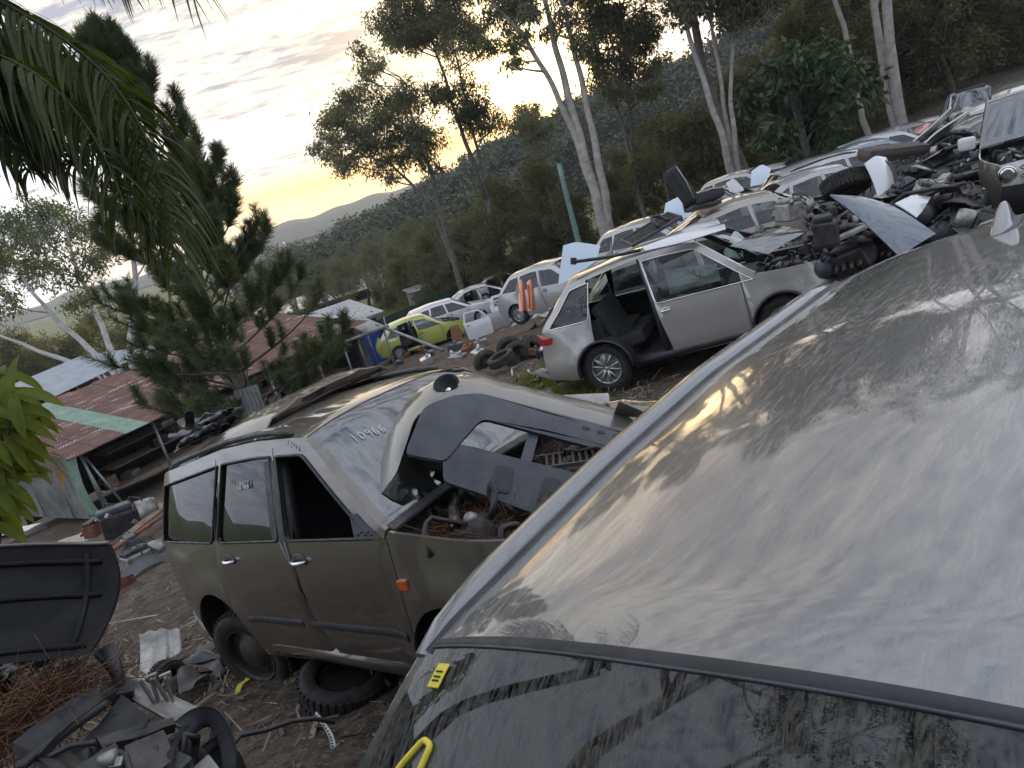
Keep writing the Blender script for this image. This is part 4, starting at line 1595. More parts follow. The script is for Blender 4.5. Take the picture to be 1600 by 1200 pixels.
lobed_gum('white-barked gum tree with spreading stems on the far left', (195, 602), 42, [[(203, 545), (212, 460), (208, 380), (200, 320)], [(180, 560), (150, 490), (120, 420), (100, 350)], [(172, 572), (110, 520), (60, 470), (20, 410)], [(160, 585), (60, 548), (-10, 520)]],
          [(60, 370, 36), (20, 350, 32), (110, 355, 34), (30, 420, 30), (90, 425, 28), (200, 335, 30), (180, 380, 26), (150, 405, 24), (5, 470, 28), (235, 395, 26), (120, 468, 20), (-20, 400, 34), (70, 330, 26)], .30, BARKW, LEAFW, 61, 600)

# --- belt of dense trees behind the yard
SRC = [bush_tree('dense_tree', (0, 0, 0), 101, 7.5, 5.5, LEAFD, 15000, .24, .085, 22), bush_tree('dense_tree', (0, 0, 0), 102, 9.0, 5.0, LEAFD, 15000, .24, .085, 22), bush_tree('dense_tree', (0, 0, 0), 103, 6.0, 5.5, LEAFD, 12000, .24, .085, 18, base=.05),
       bush_tree('sparse_tree', (0, 0, 0), 104, 7.0, 5.0, LEAFG, 6500, .22, .06, 15, base=.35)]
for s_, l_ in zip(SRC, ('dark dense tree in the belt behind the wrecks',) * 3 + ('thin olive tree standing in the paddock beyond the fence',)):
    tag(s_, l_, 'tree', 'trees of the belt behind the wrecks' if 'belt' in l_ else 'trees in the paddock')
belt = [(600, 415, 68, 2, .65), (645, 415, 60, 2, .75), (680, 420, 54, 0, .72), (740, 415, 50, 0, .74), (800, 405, 47, 0, .82), (625, 410, 64, 1, .6), (765, 405, 52, 1, .66), (860, 390, 46, 1, .72), (705, 430, 50, 2, .55), (770, 425, 46, 0, .5), (835, 400, 44, 1, .5), (880, 380, 46, 0, .62), (905, 372, 41, 2, .7), (965, 345, 42, 1, .5), (1010, 330, 45, 0, .6), (1050, 305, 39, 2, .85), (1090, 280, 43, 1, .5),
        (1120, 262, 38, 2, .7), (1180, 255, 42, 1, .6), (1215, 235, 37, 2, .95), (1260, 235, 40, 1, .85), (1310, 215, 38, 0, .9), (1350, 200, 42, 1, .95), (1395, 190, 38, 2, 1.0), (1440, 180, 40, 1, 1.0), (1490, 150, 38, 0, 1.1), (1540, 140, 42, 1, 1.1), (1590, 120, 40, 2, 1.3), (1640, 100, 41, 1, 1.2),
        (1150, 220, 55, 0, .75), (1240, 190, 56, 1, .95), (1330, 160, 58, 0, 1.5), (1420, 130, 58, 1, 1.5), (1510, 110, 60, 0, 1.7), (1600, 80, 60, 1, 1.7), (1060, 260, 60, 0, .8), (970, 300, 62, 1, .7),
        (60, 610, 60, 0, 1.0), (140, 590, 62, 1, .8), (220, 560, 58, 2, 1.0), (300, 530, 60, 0, .8), (-20, 640, 56, 1, 1.0), (370, 510, 62, 2, .85), (430, 480, 64, 1, .55), (260, 560, 50, 2, .7), (20, 600, 70, 0, 1.1), (100, 580, 72, 2, 1.3), (180, 560, 70, 0, 1.0)]
for k, (px, py, d, w, s) in enumerate(belt):
    p = ground_at(px, py, d)
    place(SRC[w], (p.x, p.y, p.z - .2), k * 2.4, s * (.92 + .16 * ((k * 37) % 10) / 10))
pad = [(470, 455, 75, 0.76), (505, 440, 80, 0.92), (535, 440, 72, 0.84), (560, 435, 78, 0.84), (585, 425, 72, 0.96), (625, 410, 78, 0.92), (660, 420, 70, 1.00), (690, 395, 74, 1.00), (720, 410, 66, 0.84), (770, 375, 72, 1.00), (445, 440, 90, 1.00), (540, 400, 120, 1.00), (600, 390, 130, 1.00), (820, 380, 60, 0.84)]
for k, (px, py, d, s) in enumerate(pad):
    p = ground_at(px, py, d)
    place(SRC[3], (p.x, p.y, p.z - .1), k * 1.7, s)
for k, (x, y, w, s, l) in enumerate(((-4.5, -5.5, 1, 1.15, 'tall dense tree behind the viewpoint, mirrored in the near windscreen'), (-.5, -8, 0, 1.2, 'tall dense tree behind the viewpoint, mirrored in the near roof'), (4.5, -6.5, 1, .9, 'dense tree behind the viewpoint on the right'), (-8.5, -2.5, 0, 1.0, 'dense tree left of the viewpoint behind the palm'), (-5, -11, 1, 1.5, 'tallest dense tree farther behind the viewpoint'))):
    o = place(SRC[w], (x, y, tz(x, y) - .2), k * 1.9, s, l)
    o['group'] = 'trees behind the viewpoint'
over = gum_tree('overhanging_tree', (-6.2, 1.2, tz(-6.2, 1.2)), 71, 17.5, [((.30, .10, 1), 1.0), ((.20, .26, 1), .95)], .20, BARKP, LEAFD, nl=150, ln=.15, wd=.05, spread=.26, clear=.72, up=.3)
tag(over, 'tree left of the view whose branches hang overhead, mirrored in the near roof', 'tree')
lush = bush_tree('broadleaf_tree', ground_at(1262, 240, 29), 131, 5.2, 4.4, LEAFB, 5200, .42, .17, 18, base=.1, droop=.5)
tag(lush, 'bright green broadleaf tree with big drooping leaves above the row of roofs', 'tree')


# --- pine in front of the rusty shed
def pine(loc, H=8.2, seed=5):
    rs = random.Random(seed)
    nrs = np.random.RandomState(seed)
    e = tag(empty('pine_tree', loc), 'bushy young pine tree with upturned tips before the rust-red roof', 'tree')
    tr, br = MB(), MB()
    tp = [Vector((.10 * math.sin(i * .9), .07 * math.cos(i * 1.3), H * i / 14)) for i in range(15)]
    tr.tube(tp, [.15 * (1 - i / 15) + .02 for i in range(15)], 10, False)
    tr.build('trunk', BARKD, e)
    axes = []      # (points) polyline of each needled shoot
    z = .9
    while z < H - .2:
        u = z / H
        for k in range(rs.randint(4, 6)):
            a = rs.uniform(0, 6.28)
            L = (2.75 * (1 - u) ** .8 + .35) * rs.uniform(.75, 1.1)
            el = .15 + .75 * u
            p = Vector(tp[min(14, int(u * 14))])
            p.z = z
            pts = [p]
            n = 9
            for i in range(n):
                el2 = el + .55 * (i / n) ** 2
                a += rs.gauss(0, .05)
                pts.append(pts[-1] + Vector((math.cos(a) * math.cos(el2), math.sin(a) * math.cos(el2), math.sin(el2))) * L / n)
            br.tube(pts, [.035 * (1 - .75 * i / n) * (.5 + .5 * (1 - u)) for i in range(n + 1)], 5, False)
            axes.append(pts[-4:])
            for j in range(3, n):
                for m in range(rs.choice((0, 1, 2, 2))):
                    a2 = a + rs.choice((-1, 1)) * rs.uniform(.5, 1.1)
                    l2 = rs.uniform(.28, .6) * (.6 + .5 * (1 - u))
                    q = [pts[j]]
                    for i in range(4):
                        e3 = el + .35 + .28 * i
                        q.append(q[-1] + Vector((math.cos(a2) * math.cos(e3), math.sin(a2) * math.cos(e3), math.sin(e3))) * l2 / 4)
                    br.tube(q, [.012, .011, .01, .009, .008], 4, False)
                    axes.append(q)
        z += rs.uniform(.26, .40)
    axes.append(tp[-3:])
    br.build('branches', BARKD, e)
    P, D = [], []
    for q in axes:
        q = np.array([tuple(v) for v in q])
        m = 260
        u = nrs.uniform(.1, 1, m) * (len(q) - 1)
        i = np.minimum(u.astype(int), len(q) - 2)
        f = (u - i)[:, None]
        P.append(q[i] * (1 - f) + q[i + 1] * f)
        ax = q[i + 1] - q[i]
        ax /= np.linalg.norm(ax, axis=1)[:, None] + 1e-9
        r = nrs.normal(0, 1, (m, 3))
        r -= ax * (r * ax).sum(1)[:, None]
        r /= np.linalg.norm(r, axis=1)[:, None] + 1e-9
        D.append(ax * nrs.uniform(.5, 1.1, (m, 1)) + r * .75)
    P, D = np.concatenate(P), np.concatenate(D)
    D /= np.linalg.norm(D, axis=1)[:, None]
    L = nrs.uniform(.11, .22, (len(P), 1))
    b = np.cross(D, nrs.normal(0, 1, D.shape))
    b /= np.linalg.norm(b, axis=1)[:, None] + 1e-9
    w = .0042
    tip = P + D * L
    tip[:, 2] -= .015
    q = np.stack([P - b * w, P + b * w, tip + b * w * .5, tip - b * w * .5], 1)
    quads_mesh('needles', q, NEEDLE, e)
    return e


pp = at(398, 660, 15.5)
pine(Vector((pp.x, pp.y, tz(pp.x, pp.y) - .05)))


# --- palm whose fronds hang into the upper left
def frond_quads(pts, nside, ll, wd, seed, hang=.9, t0=.08):
    """leaflets hanging either side of a rachis polyline; each leaflet a chain of quads"""
    rs = np.random.RandomState(seed)
    P = np.array([tuple(p) for p in pts])
    out = []
    for k in range(nside):
        u = (t0 + (1 - t0) * (k + rs.uniform(0, 1)) / nside) * (len(P) - 1)
        i = min(int(u), len(P) - 2)
        p = P[i] * (1 - (u - i)) + P[i + 1] * (u - i)
        ax = P[i + 1] - P[i]
        ax /= np.linalg.norm(ax) + 1e-9
        side = np.cross(ax, (0, 0, 1.0))
        side /= np.linalg.norm(side) + 1e-9
        for s in (-1, 1):
            L = ll * rs.uniform(.7, 1.1) * math.sin(math.pi * (.18 + .74 * u / (len(P) - 1))) ** .5
            d = ax * rs.uniform(.4, .8) + side * s * rs.uniform(.6, 1.0) + np.array((0, 0, rs.uniform(-.1, .45)))
            d /= np.linalg.norm(d)
            q = p.copy()
            seg = 7
            wv = np.cross(d, (0, 0, 1.0)) + rs.normal(0, .35, 3)
            wv /= np.linalg.norm(wv) + 1e-9
            prev = None
            for j in range(seg + 1):
                w = wd * (1 - (j / seg) ** 2.2) * (.55 + .45 * min(1, j / 1.5)) + .0006
                a, b = q - wv * w, q + wv * w
                if prev is not None:
                    out.append((prev[0], prev[1], b, a))
                prev = (a, b)
                d = d + np.array((rs.normal(0, .03), rs.normal(0, .03), -hang * .42))
                d /= np.linalg.norm(d)
                q = q + d * L / seg
    return out


def palm():
    D = 3.3
    c = at(-1150, -420, 3.0)
    g = tz(c.x, c.y)
    e = tag(empty('palm_tree', (c.x, c.y, g)), 'palm tree at the upper left, long thin leaflets hanging from arching fronds', 'palm')
    o = Vector((c.x, c.y, g))
    tb = MB()
    Hh = c.z - g
    tb.tube([Vector((.04 * math.sin(i), .03 * math.cos(i), Hh * i / 12 - .2)) for i in range(13)], [.15 - .004 * i + .012 * (i % 2) for i in range(13)], 14)
    tb.build('trunk', BARKD, e)
    fr = [([(-1150, -420, 3.0), (-420, -190, 3.2), (-60, -30, 3.1), (80, 45, 3.05), (175, 120, 3.0), (235, 220, 3.0), (262, 320, 3.0), (272, 400, 3.0)], 260, .56, .009),
          ([(-1150, -420, 3.0), (-420, -140, 3.3), (-80, 30, 3.4), (30, 50, 3.45), (115, 95, 3.5), (185, 185, 3.5), (225, 290, 3.5), (240, 350, 3.5)], 240, .56, .010),
          ([(-1150, -420, 3.0), (-440, -100, 3.1), (-140, 40, 3.0), (-30, 75, 2.95), (60, 110, 2.9), (130, 180, 2.9), (175, 260, 2.9), (195, 320, 2.9)], 220, .46, .011),
          ([(-1150, -420, 3.0), (-460, -50, 3.3), (-190, 70, 3.4), (-80, 105, 3.4), (0, 140, 3.4), (60, 190, 3.4), (110, 260, 3.4)], 200, .46, .011),
          ([(-1150, -420, 3.0), (-420, -150, 3.4), (-90, 10, 3.7), (10, 50, 3.8), (80, 75, 3.9), (135, 130, 3.9), (160, 190, 3.9)], 190, .52, .010),
          ([(-1150, -420, 3.0), (-440, -80, 3.2), (-160, 60, 3.15), (-60, 90, 3.1), (20, 120, 3.1), (85, 180, 3.1), (120, 260, 3.1)], 200, .42, .011),
          ([(-1150, -420, 3.0), (-460, -30, 3.1), (-240, 80, 3.1), (-130, 120, 3.1), (-50, 160, 3.1), (10, 210, 3.1), (45, 270, 3.1)], 180, .36, .012),
          ([(-1150, -420, 3.0), (-430, -120, 3.6), (-120, 30, 3.9), (-20, 55, 4.1), (55, 85, 4.2), (100, 140, 4.2), (120, 200, 4.2)], 200, .55, .012),
          ([(-1150, -420, 3.0), (-450, -60, 3.5), (-160, 60, 3.7), (-70, 80, 3.8), (-10, 110, 3.9), (40, 150, 3.9), (75, 215, 3.9)], 200, .50, .012),
          ([(-1150, -420, 3.0), (-440, -90, 3.3), (-120, 45, 3.3), (-20, 80, 3.3), (70, 105, 3.3), (150, 165, 3.3), (195, 250, 3.3), (205, 320, 3.3)], 220, .46, .011),
          ([(-1150, -420, 3.0), (-460, -20, 3.4), (-220, 100, 3.5), (-110, 130, 3.5), (-30, 165, 3.5), (30, 200, 3.5), (70, 240, 3.5)], 180, .42, .012),
          ([(-1150, -420, 3.0), (-400, -290, 3.1), (0, -130, 3.0), (130, -105, 2.9), (240, -75, 2.8), (300, -30, 2.75)], 110, .46, .005),
          ([(-1150, -420, 3.0), (-400, -260, 3.1), (-60, -120, 3.2), (60, -95, 3.2), (150, -60, 3.2), (200, -20, 3.2)], 110, .40, .005)]
    for k, (pp_, n, ll, wd) in enumerate(fr):
        ctl = [at(*q) for q in pp_]
        S, _ = smooth_line([tuple(v) for v in ctl], .05, 2.5, 3)
        pts = [Vector(v) - o for v in S]
        mb = MB()
        mb.tube(pts, [.014 * (1 - .8 * i / len(pts)) + .002 for i in range(len(pts))], 7, False)
        f = mb.build('frond', PALML, e)
        quads_mesh('leaflets', np.array(frond_quads(pts, n, ll, wd, 50 + k)), PALML, f)


palm()


# --- broad-leaved shrub at the left edge
def leaf_blade(mb, p, d, up, L, W, bend=.5):
    rows = []
    p = Vector(p)
    d = Vector(d).normalized()
    for i in range(9):
        u = i / 8
        s = d.cross(Vector(up)).normalized()
        nrm = s.cross(d).normalized()
        w = W * .5 * math.sin(math.pi * min(1, u ** .8 * .98 + .01)) ** .8
        rows.append([p - s * w + nrm * w * .35, p - s * w * .5 + nrm * w * .1, p, p + s * w * .5 + nrm * w * .1, p + s * w + nrm * w * .35])
        d = (d + Vector((0, 0, -bend * .16))).normalized()
        p = p + d * L / 8
    mb.grid(rows, True)


def shrub():
    D = 2.5
    c = at(-420, 760, D)
    g = tz(c.x, c.y)
    o = Vector((c.x, c.y, g))
    e = tag(empty('leafy_shrub', o), 'yellow-green shrub with long glossy leaves at the left edge', 'shrub')
    rs = random.Random(4)
    mb, lb = MB(), MB()
    for px, py, d in ((8, 585, 2.5), (22, 612, 2.4), (28, 640, 2.5), (-8, 610, 2.5), (5, 665, 2.45), (-12, 700, 2.5), (8, 715, 2.5), (-15, 755, 2.45), (-30, 640, 2.4)):
        tip = at(px, py, d) - o
        pts = [Vector((0, 0, -.1)), tip * .35 + Vector((-.1, 0, .1)), tip * .75 + Vector((-.08, 0, .06)), tip]
        S, _ = smooth_line([tuple(v) for v in pts], .08, 2, 3)
        S = [Vector(v) for v in S]
        mb.tube(S, [.012 - .007 * i / len(S) for i in range(len(S))], 6, False)
        for k in range(10):
            a = k * 2.4 + rs.uniform(-.3, .3)
            base = S[-1 - min(len(S) - 1, k // 3)]
            dv = cr * (math.cos(a) * .9 + .35) + cu * math.sin(a) * .5 - fw * (.35 * math.sin(a * 1.7)) + Vector((0, 0, .1))
            leaf_blade(lb, base, dv, Vector((rs.uniform(-.3, .3), rs.uniform(-.6, -.1), 1)), rs.uniform(.12, .19), rs.uniform(.032, .045), rs.uniform(.5, 1.3))
    mb.build('stem', BARKD, e)
    lb.build('leaves', MANGO, e)
    # a dry yellow frond hanging below
    dry = leafmat('dry_leaflets', (.22, .13, .03), (.34, .22, .05), .4, scale=6)
    pts = [at(*q) - o for q in ((-40, 650, 2.9), (20, 680, 2.9), (70, 705, 2.9), (105, 745, 2.9))]
    S, _ = smooth_line([tuple(v) for v in pts], .03, 2, 3)
    fb = MB()
    fb.tube(S, .003, 5, False)
    f = fb.build('dry_frond', dry, e)
    quads_mesh('dry_leaflets', np.array(frond_quads([Vector(v) for v in S], 20, .12, .005, 9, .5)), dry, f)


shrub()
# ------------------------------------------------------------ sheds, fence, poles
RUSTROOF, _t = newmat('rusty_roof_sheet')
_c = objc(_t)
_n1, _n2 = _t.noise(_c, 1.4, 8, .7), _t.noise(_t.n('ShaderNodeMapping', {0: _c, 3: (1.0, 6.0, 1.0)}).outputs[0], 1.1, 8, .75, .4)
_k = _t.mix(_t.maprange(_n1, .35, .65), (.085, .040, .029), (.16, .078, .054))
_k = _t.mix(_t.maprange(_n2, .57, .62), _k, (.40, .37, .34))
_p = _t.n('ShaderNodeBsdfPrincipled', {'Base Color': _k, 'Roughness': .75, 'Metallic': .1})
_t.n('ShaderNodeOutputMaterial', {0: _p})
GALV = simple('galvanised_sheet', (.22, .23, .23), .45, .5, var=.45, scale=2.2, bump=.05)
GALVD = simple('weathered_wall_sheet', (.17, .17, .165), .6, .3, var=.45, scale=1.4, bump=.08)
GREENSH = simple('green_roof_sheet', (.17, .25, .19), .6, .1, var=.25, scale=3)
PALEROOF = simple('pale_roof_sheet', (.27, .29, .31), .5, .2, var=.2, scale=2)
BLUEW = simple('blue_painted_wall', (.015, .045, .24), .55, var=.2, scale=3)
FENCEG = simple('green_fence_sheet', (.018, .055, .042), .5, .1, var=.2, scale=2)
POLEG = simple('green_painted_pole', (.11, .19, .16), .6, var=.3, scale=4)
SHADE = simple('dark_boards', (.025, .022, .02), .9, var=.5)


def sheet(p0, du, dv, wu, wv, mat, name, parent, pitch=.076, amp=.011, nv=5, th=.004, bend=None):
    """corrugated sheet from corner p0, waves across du, ribs along dv"""
    du, dv = Vector(du).normalized(), Vector(dv).normalized()
    nn = du.cross(dv).normalized()
    nu = max(5, int(wu / pitch * 6))
    rows = []
    for j in range(nv + 1):
        v = wv * j / nv
        row = []
        for i in range(nu + 1):
            u = wu * i / nu
            p = Vector(p0) + du * u + dv * v + nn * (amp * math.sin(2 * math.pi * u / pitch))
            if bend:
                p += nn * bend(u / wu, v / wv)
            row.append(p)
        rows.append(row)
    b = MB()
    b.slab(rows, nn * -th)
    return b.build(name, mat, parent)


def rust_shed():
    c = at(165, 812, 20)
    g = c.z
    rz = math.atan2(.81, .58)
    e = tag(empty('tin_shed', (c.x, c.y, g), (0, 0, rz), 'long tin shed with rust-red roof, one green sheet and an open dark side', 'shed'))
    # local x runs along the open side, local y towards the left
    L, Wd, h0, sl = 10.5, 4.6, 1.95, .19
    rs = random.Random(3)
    x = -.35
    k = 0
    while x < L:
        w = .76
        mat = GREENSH if k in (2,) else RUSTROOF
        sheet((x, -.35, h0 - .35 * sl + .012 * (k % 2) + rs.uniform(0, .01)), (1, 0, 0), (0, 1, sl), w + .05, Wd + .5 + rs.uniform(-.08, .08), mat, 'roof_sheet', e)
        x += w
        k += 1
    for k in range(6):      # end wall facing the yard
        y = k * .80
        hh = h0 + sl * y - .06
        sheet((0.0 + .01 * (k % 2), y, 0), (0, 1, 0), (0, 0, 1), .83, hh, GREENSH if k == 0 else GALVD, 'wall_sheet', e, bend=(lambda u, v: -.14 * math.sin(math.pi * v) * (1 - u)) if k == 0 else (lambda u, v: .02 * math.sin(3 * v + u)))
    for i in range(6):
        b = MB()
        b.cyl((i * L / 5 + .12, .02, -.3), (i * L / 5 + .12, .02, h0 - .06), .045, 8)
        b.build('post', GALV, e)
    for x0, x1, y0, hh, r in ((.15, .1, -.15, h0 - .1, .04), (.55, .2, -.25, h0 - .25, .035)):
        b = MB()
        b.cyl((x0, y0, -.1), (x1, .03, hh), r, 8)
        b.build('brace', GALV, e)
    b = MB()
    b.tube([(-.3, -.10, h0 - .08), (L, -.10, h0 - .08)], .055, 8)
    b.build('gutter', GALVD, e)
    b = MB()
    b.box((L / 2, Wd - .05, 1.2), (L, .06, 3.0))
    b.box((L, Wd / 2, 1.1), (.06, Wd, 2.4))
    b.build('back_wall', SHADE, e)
    for lev in (.45, .95, 1.4):
        b = MB()
        b.box((L / 2 + .4, 1.0, lev), (L - 1.2, .8, .035))
        b.build('shelf', WOOD, e)
    for k in range(26):
        b = MB()
        s = (rs.uniform(.15, .6), rs.uniform(.15, .4), rs.uniform(.08, .35))
        lev = rs.choice((.47, .97, 1.42))
        b.box((rs.uniform(.6, L - 1), rs.uniform(.7, 1.2), lev + s[2] / 2), s, (0, 0, rs.uniform(-.5, .5)), .03)
        t = tag(b.build('stored_part', rs.choice((DARKM, BLACK, GREYPL, BAREM, WOOD)), None), 'dusty car part stored on the dark shelves of the rust-roofed shed', 'car part', 'parts on the shed shelves')
        t.matrix_world = e.matrix_basis


rust_shed()


def long_shed():
    a = at(80, 617, 29)
    b_ = at(262, 547, 37)
    z = (a.z + b_.z) / 2 + .1
    d = Vector((b_.x - a.x, b_.y - a.y, 0))
    L = d.length
    rz = math.atan2(d.y, d.x)
    g = tz(a.x, a.y)
    e = tag(empty('open_shed', (a.x, a.y, g), (0, 0, rz), 'low open-fronted shed with a pale grey roof behind the rusty one', 'shed'))
    h = z - g
    for k in range(int(L / .76) + 1):
        sheet((k * .76, 0, h), (1, 0, 0), (0, 1, .11), .80, 4.5, PALEROOF, 'roof_sheet', e)
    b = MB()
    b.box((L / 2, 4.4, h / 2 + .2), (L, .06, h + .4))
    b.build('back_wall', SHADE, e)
    for i in range(6):
        b = MB()
        b.cyl((i * L / 5, .15, -.3), (i * L / 5, .15, h), .05, 8)
        b.build('post', WOOD, e)


long_shed()


def blue_shed():
    k = ground_at(602, 543, 36)
    ax = Vector((-.90, -.43, 0)).normalized()
    rz = math.atan2(ax.y, ax.x)
    e = tag(empty('blue_shed', k, (0, 0, rz), 'blue-walled shed with pale roof beyond the pine', 'shed'))
    # x: along the wall to the left, y: towards the camera is +, so depth runs to -y
    b = MB()
    b.box((3.0, -.02, 1.05), (6.0, .06, 2.3))
    b.box((0.03, -2.0, 1.05), (.06, 3.9, 2.5))
    b.box((3.0, -4.0, 1.2), (6.0, .06, 2.6))
    b.build('wall', BLUEW, e)
    b = MB()
    P = [[(x, y, 2.2 - .10 * (y - .5) * 1 + .012 * math.sin(x * 30)) for x in np.linspace(-.35, 6.3, 100)] for y in np.linspace(.5, -4.4, 4)]
    b.slab(P, (0, 0, -.03))
    b.build('roof', PALEROOF, e)
    b = MB()
    b.cyl((-.25, .35, -.2), (-.25, .35, 2.15), .05, 8)
    b.build('post', GALV, e)
    b = MB()
    b.box((-.30, .48, 2.14), (.10, .06, .16))
    b.box((3.0, .50, 2.14), (6.4, .05, .14))
    b.build('fascia', GALVD, e)


blue_shed()


def lean_to():
    k = ground_at(612, 575, 28.5)
    ax = Vector((-.90, -.43, 0)).normalized()
    e = tag(empty('lean_to', k, (0, 0, math.atan2(ax.y, ax.x)), 'small open lean-to with rusty roof and grey sheet walls in front of the blue shed', 'shed'))
    for i in range(6):
        sheet((i * .76 - .2, .3, 1.72), (1, 0, 0), (0, -1, .12), .8, 2.6, RUSTROOF if i % 3 else GALV, 'roof_sheet', e)
    for i in range(5):
        sheet((i * .8 + .1, -1.9, 0), (1, 0, 0), (0, 0, 1), .8, 1.9, GALV, 'wall_sheet', e)
    for i, (x, y) in enumerate(((-.1, .2), (1.5, .2), (3.2, .2), (-.1, -2.0))):
        b = MB()
        b.cyl((x, y, -.3), (x, y, 1.75), .045, 8)
        b.build('post', GALV, e)
    b = MB()
    b.tube([(-.3, .28, 1.70), (4.4, .28, 1.70)], .06, 8)
    b.build('beam', GALV, e)


lean_to()
b = MB()
p0, p1 = at(588, 507, 28.3), at(692, 548, 26)
p1.z = tz(p1.x, p1.y) + .25
b.tube([p0, p1], .06, 10)
tag(b.build('steel_pipe', GALV), 'grey steel pipe sloping from the lean-to roof down to the yard', 'pipe')


def fence():
    pts = [ground_at(590, 517, 40), ground_at(650, 492, 42), ground_at(705, 470, 45), ground_at(760, 446, 50), ground_at(800, 430, 54)]
    for p in pts:
        p.z = tz(p.x, p.y)
    e = tag(empty('sheet_fence', pts[0], (0, 0, 0), 'dark green sheet-metal fence behind the lime car', 'fence'))
    n = 0
    for a, c in zip(pts[:-1], pts[1:]):
        d = c - a
        L = Vector((d.x, d.y, 0)).length
        m = max(1, int(L / 2.35))
        for i in range(m):
            q0, q1 = a + d * (i / m), a + d * ((i + 1) / m)
            u = Vector((q1.x - q0.x, q1.y - q0.y, 0))
            zz = (q0.z + q1.z) / 2 - .1
            sheet(Vector((q0.x, q0.y, zz)) - pts[0], u, (0, 0, 1), u.length - .03, 1.75, FENCEG, 'fence_panel', e, pitch=.2, amp=.016, nv=2)
            b = MB()
            b.box(Vector((q0.x, q0.y, zz + .9)) - pts[0], (.07, .07, 1.9))
            b.build('post', FENCEG, e)


fence()


def pole(px, py, d, H, r, label, mat, lean=(0, 0)):
    p = ground_at(px, py, d)
    b = MB()
    b.tube([(lean[0] * i / 6 * H + .01 * math.sin(i), lean[1] * i / 6 * H, -.4 + (H + .4) * i / 6) for i in range(7)], [r * (1.1 - .25 * i / 6) for i in range(7)], 12)
    b.cyl((lean[0] * H, lean[1] * H, H), (lean[0] * H, lean[1] * H, H + .03), r * .9, 12)
    o = b.build('pole', mat)
    o.location = p
    return tag(o, label, 'pole')


pole(908, 395, 34, 4.9, .12, 'leaning green-painted pole standing before the gum trees', POLEG)
pole(186, 575, 52, 4.6, .10, 'thin green pole on the far left behind the pale shed roof', POLEG)


def hut(px, py, d, w, h, label, mat, cat='hut'):
    p = ground_at(px, py, d)
    e = tag(empty('field_hut', p, (0, 0, .3), label, cat))
    b = MB()
    b.box((0, 0, h / 2), (w, w * .8, h), (0, 0, 0), .02)
    b.build('wall', mat, e)
    b = MB()
    b.box((0, 0, h + .05), (w * 1.15, w * .95, .08), (.06, 0, 0), .02)
    b.build('roof', GALVD, e)


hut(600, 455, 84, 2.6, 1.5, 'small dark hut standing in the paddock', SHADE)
hut(668, 462, 58, 2.6, 1.7, 'grey box-like hut just behind the green fence', GALV)
# ------------------------------------------------------------ the other vehicles
def loc_car(name, label, cat, kind, col, roof_px, d, yaw, pitch=0, roll=0, ground=None, group=None, miss=(), seed=1, dent=None, h=.16, rails=False, mats=None, pm=None):
    K = dict(
        sedan=dict(sil=sil_suv(-2.3, 2.3, .50, .80, 1.02, .98, .30, 1.44, -1.05, 1.36, -1.70, 1.02), hw=.86, yr=.57, zs=.22, zb=lambda x: .93 - .015 * x, wheels=(-1.32, 1.35, .31, .36), doors=(.88, -.15, -1.0), H=1.44),
        hatch=dict(sil=sil_suv(-1.95, 1.95, .50, .80, .95, .98, .25, 1.50, -1.30, 1.42, -1.72, 1.0), hw=.84, yr=.56, zs=.22, zb=lambda x: .94 - .03 * x, wheels=(-1.22, 1.25, .30, .355), doors=(.80, -.2, -1.02), H=1.5),
        wagon=dict(sil=sil_suv(-2.3, 2.25, .50, .78, 1.0, .96, .25, 1.47, -1.75, 1.38, -2.12, .98), hw=.86, yr=.57, zs=.22, zb=lambda x: .92 - .01 * x, wheels=(-1.30, 1.32, .31, .36), doors=(.86, -.16, -1.02), H=1.47),
        suv=dict(sil=sil_suv(-2.25, 2.2, .60, .98, 1.08, 1.12, .38, 1.70, -1.75, 1.62, -2.08, 1.12), hw=.90, yr=.62, zs=.30, zb=lambda x: 1.06 - .015 * x, wheels=(-1.3, 1.32, .35, .41), doors=(.90, -.2, -1.08), H=1.7),
        ute=dict(sil=sil_suv(-2.4, 2.4, .70, 1.08, 1.12, 1.20, .50, 1.80, -.75, 1.74, -.92, 1.22), hw=.90, yr=.64, zs=.38, zb=lambda x: 1.14, wheels=(-1.5, 1.5, .37, .43), doors=(.95, -.1, -.80), H=1.8))[kind]
    r = rot3(yaw, pitch, roll)
    if roof_px is not None:
        p = at(roof_px[0], roof_px[1], d)
        pos = p - rotm(r) @ Vector((-.3, 0, K['H']))
        g_ = tz(pos.x, pos.y)
        pos.z = min(max(pos.z, g_ - .05), g_ + .22)
    else:
        pos = Vector(ground)
    pt = col if isinstance(col, bpy.types.Material) else paint('paint_' + str(len(MATS)), col, **(pm or {}))
    m = dict(paint=pt, glass=GLASSR, sideglass=GLASS, jamb=pt)
    m.update(mats or {})
    return Car(name, label, cat, K['sil'], K['hw'], K['yr'], K['zs'], K['zb'], K['wheels'], K['doors'], m, pos, r, group=group, miss=miss, h=h, dent=dent, rails=rails, engine_seed=seed)


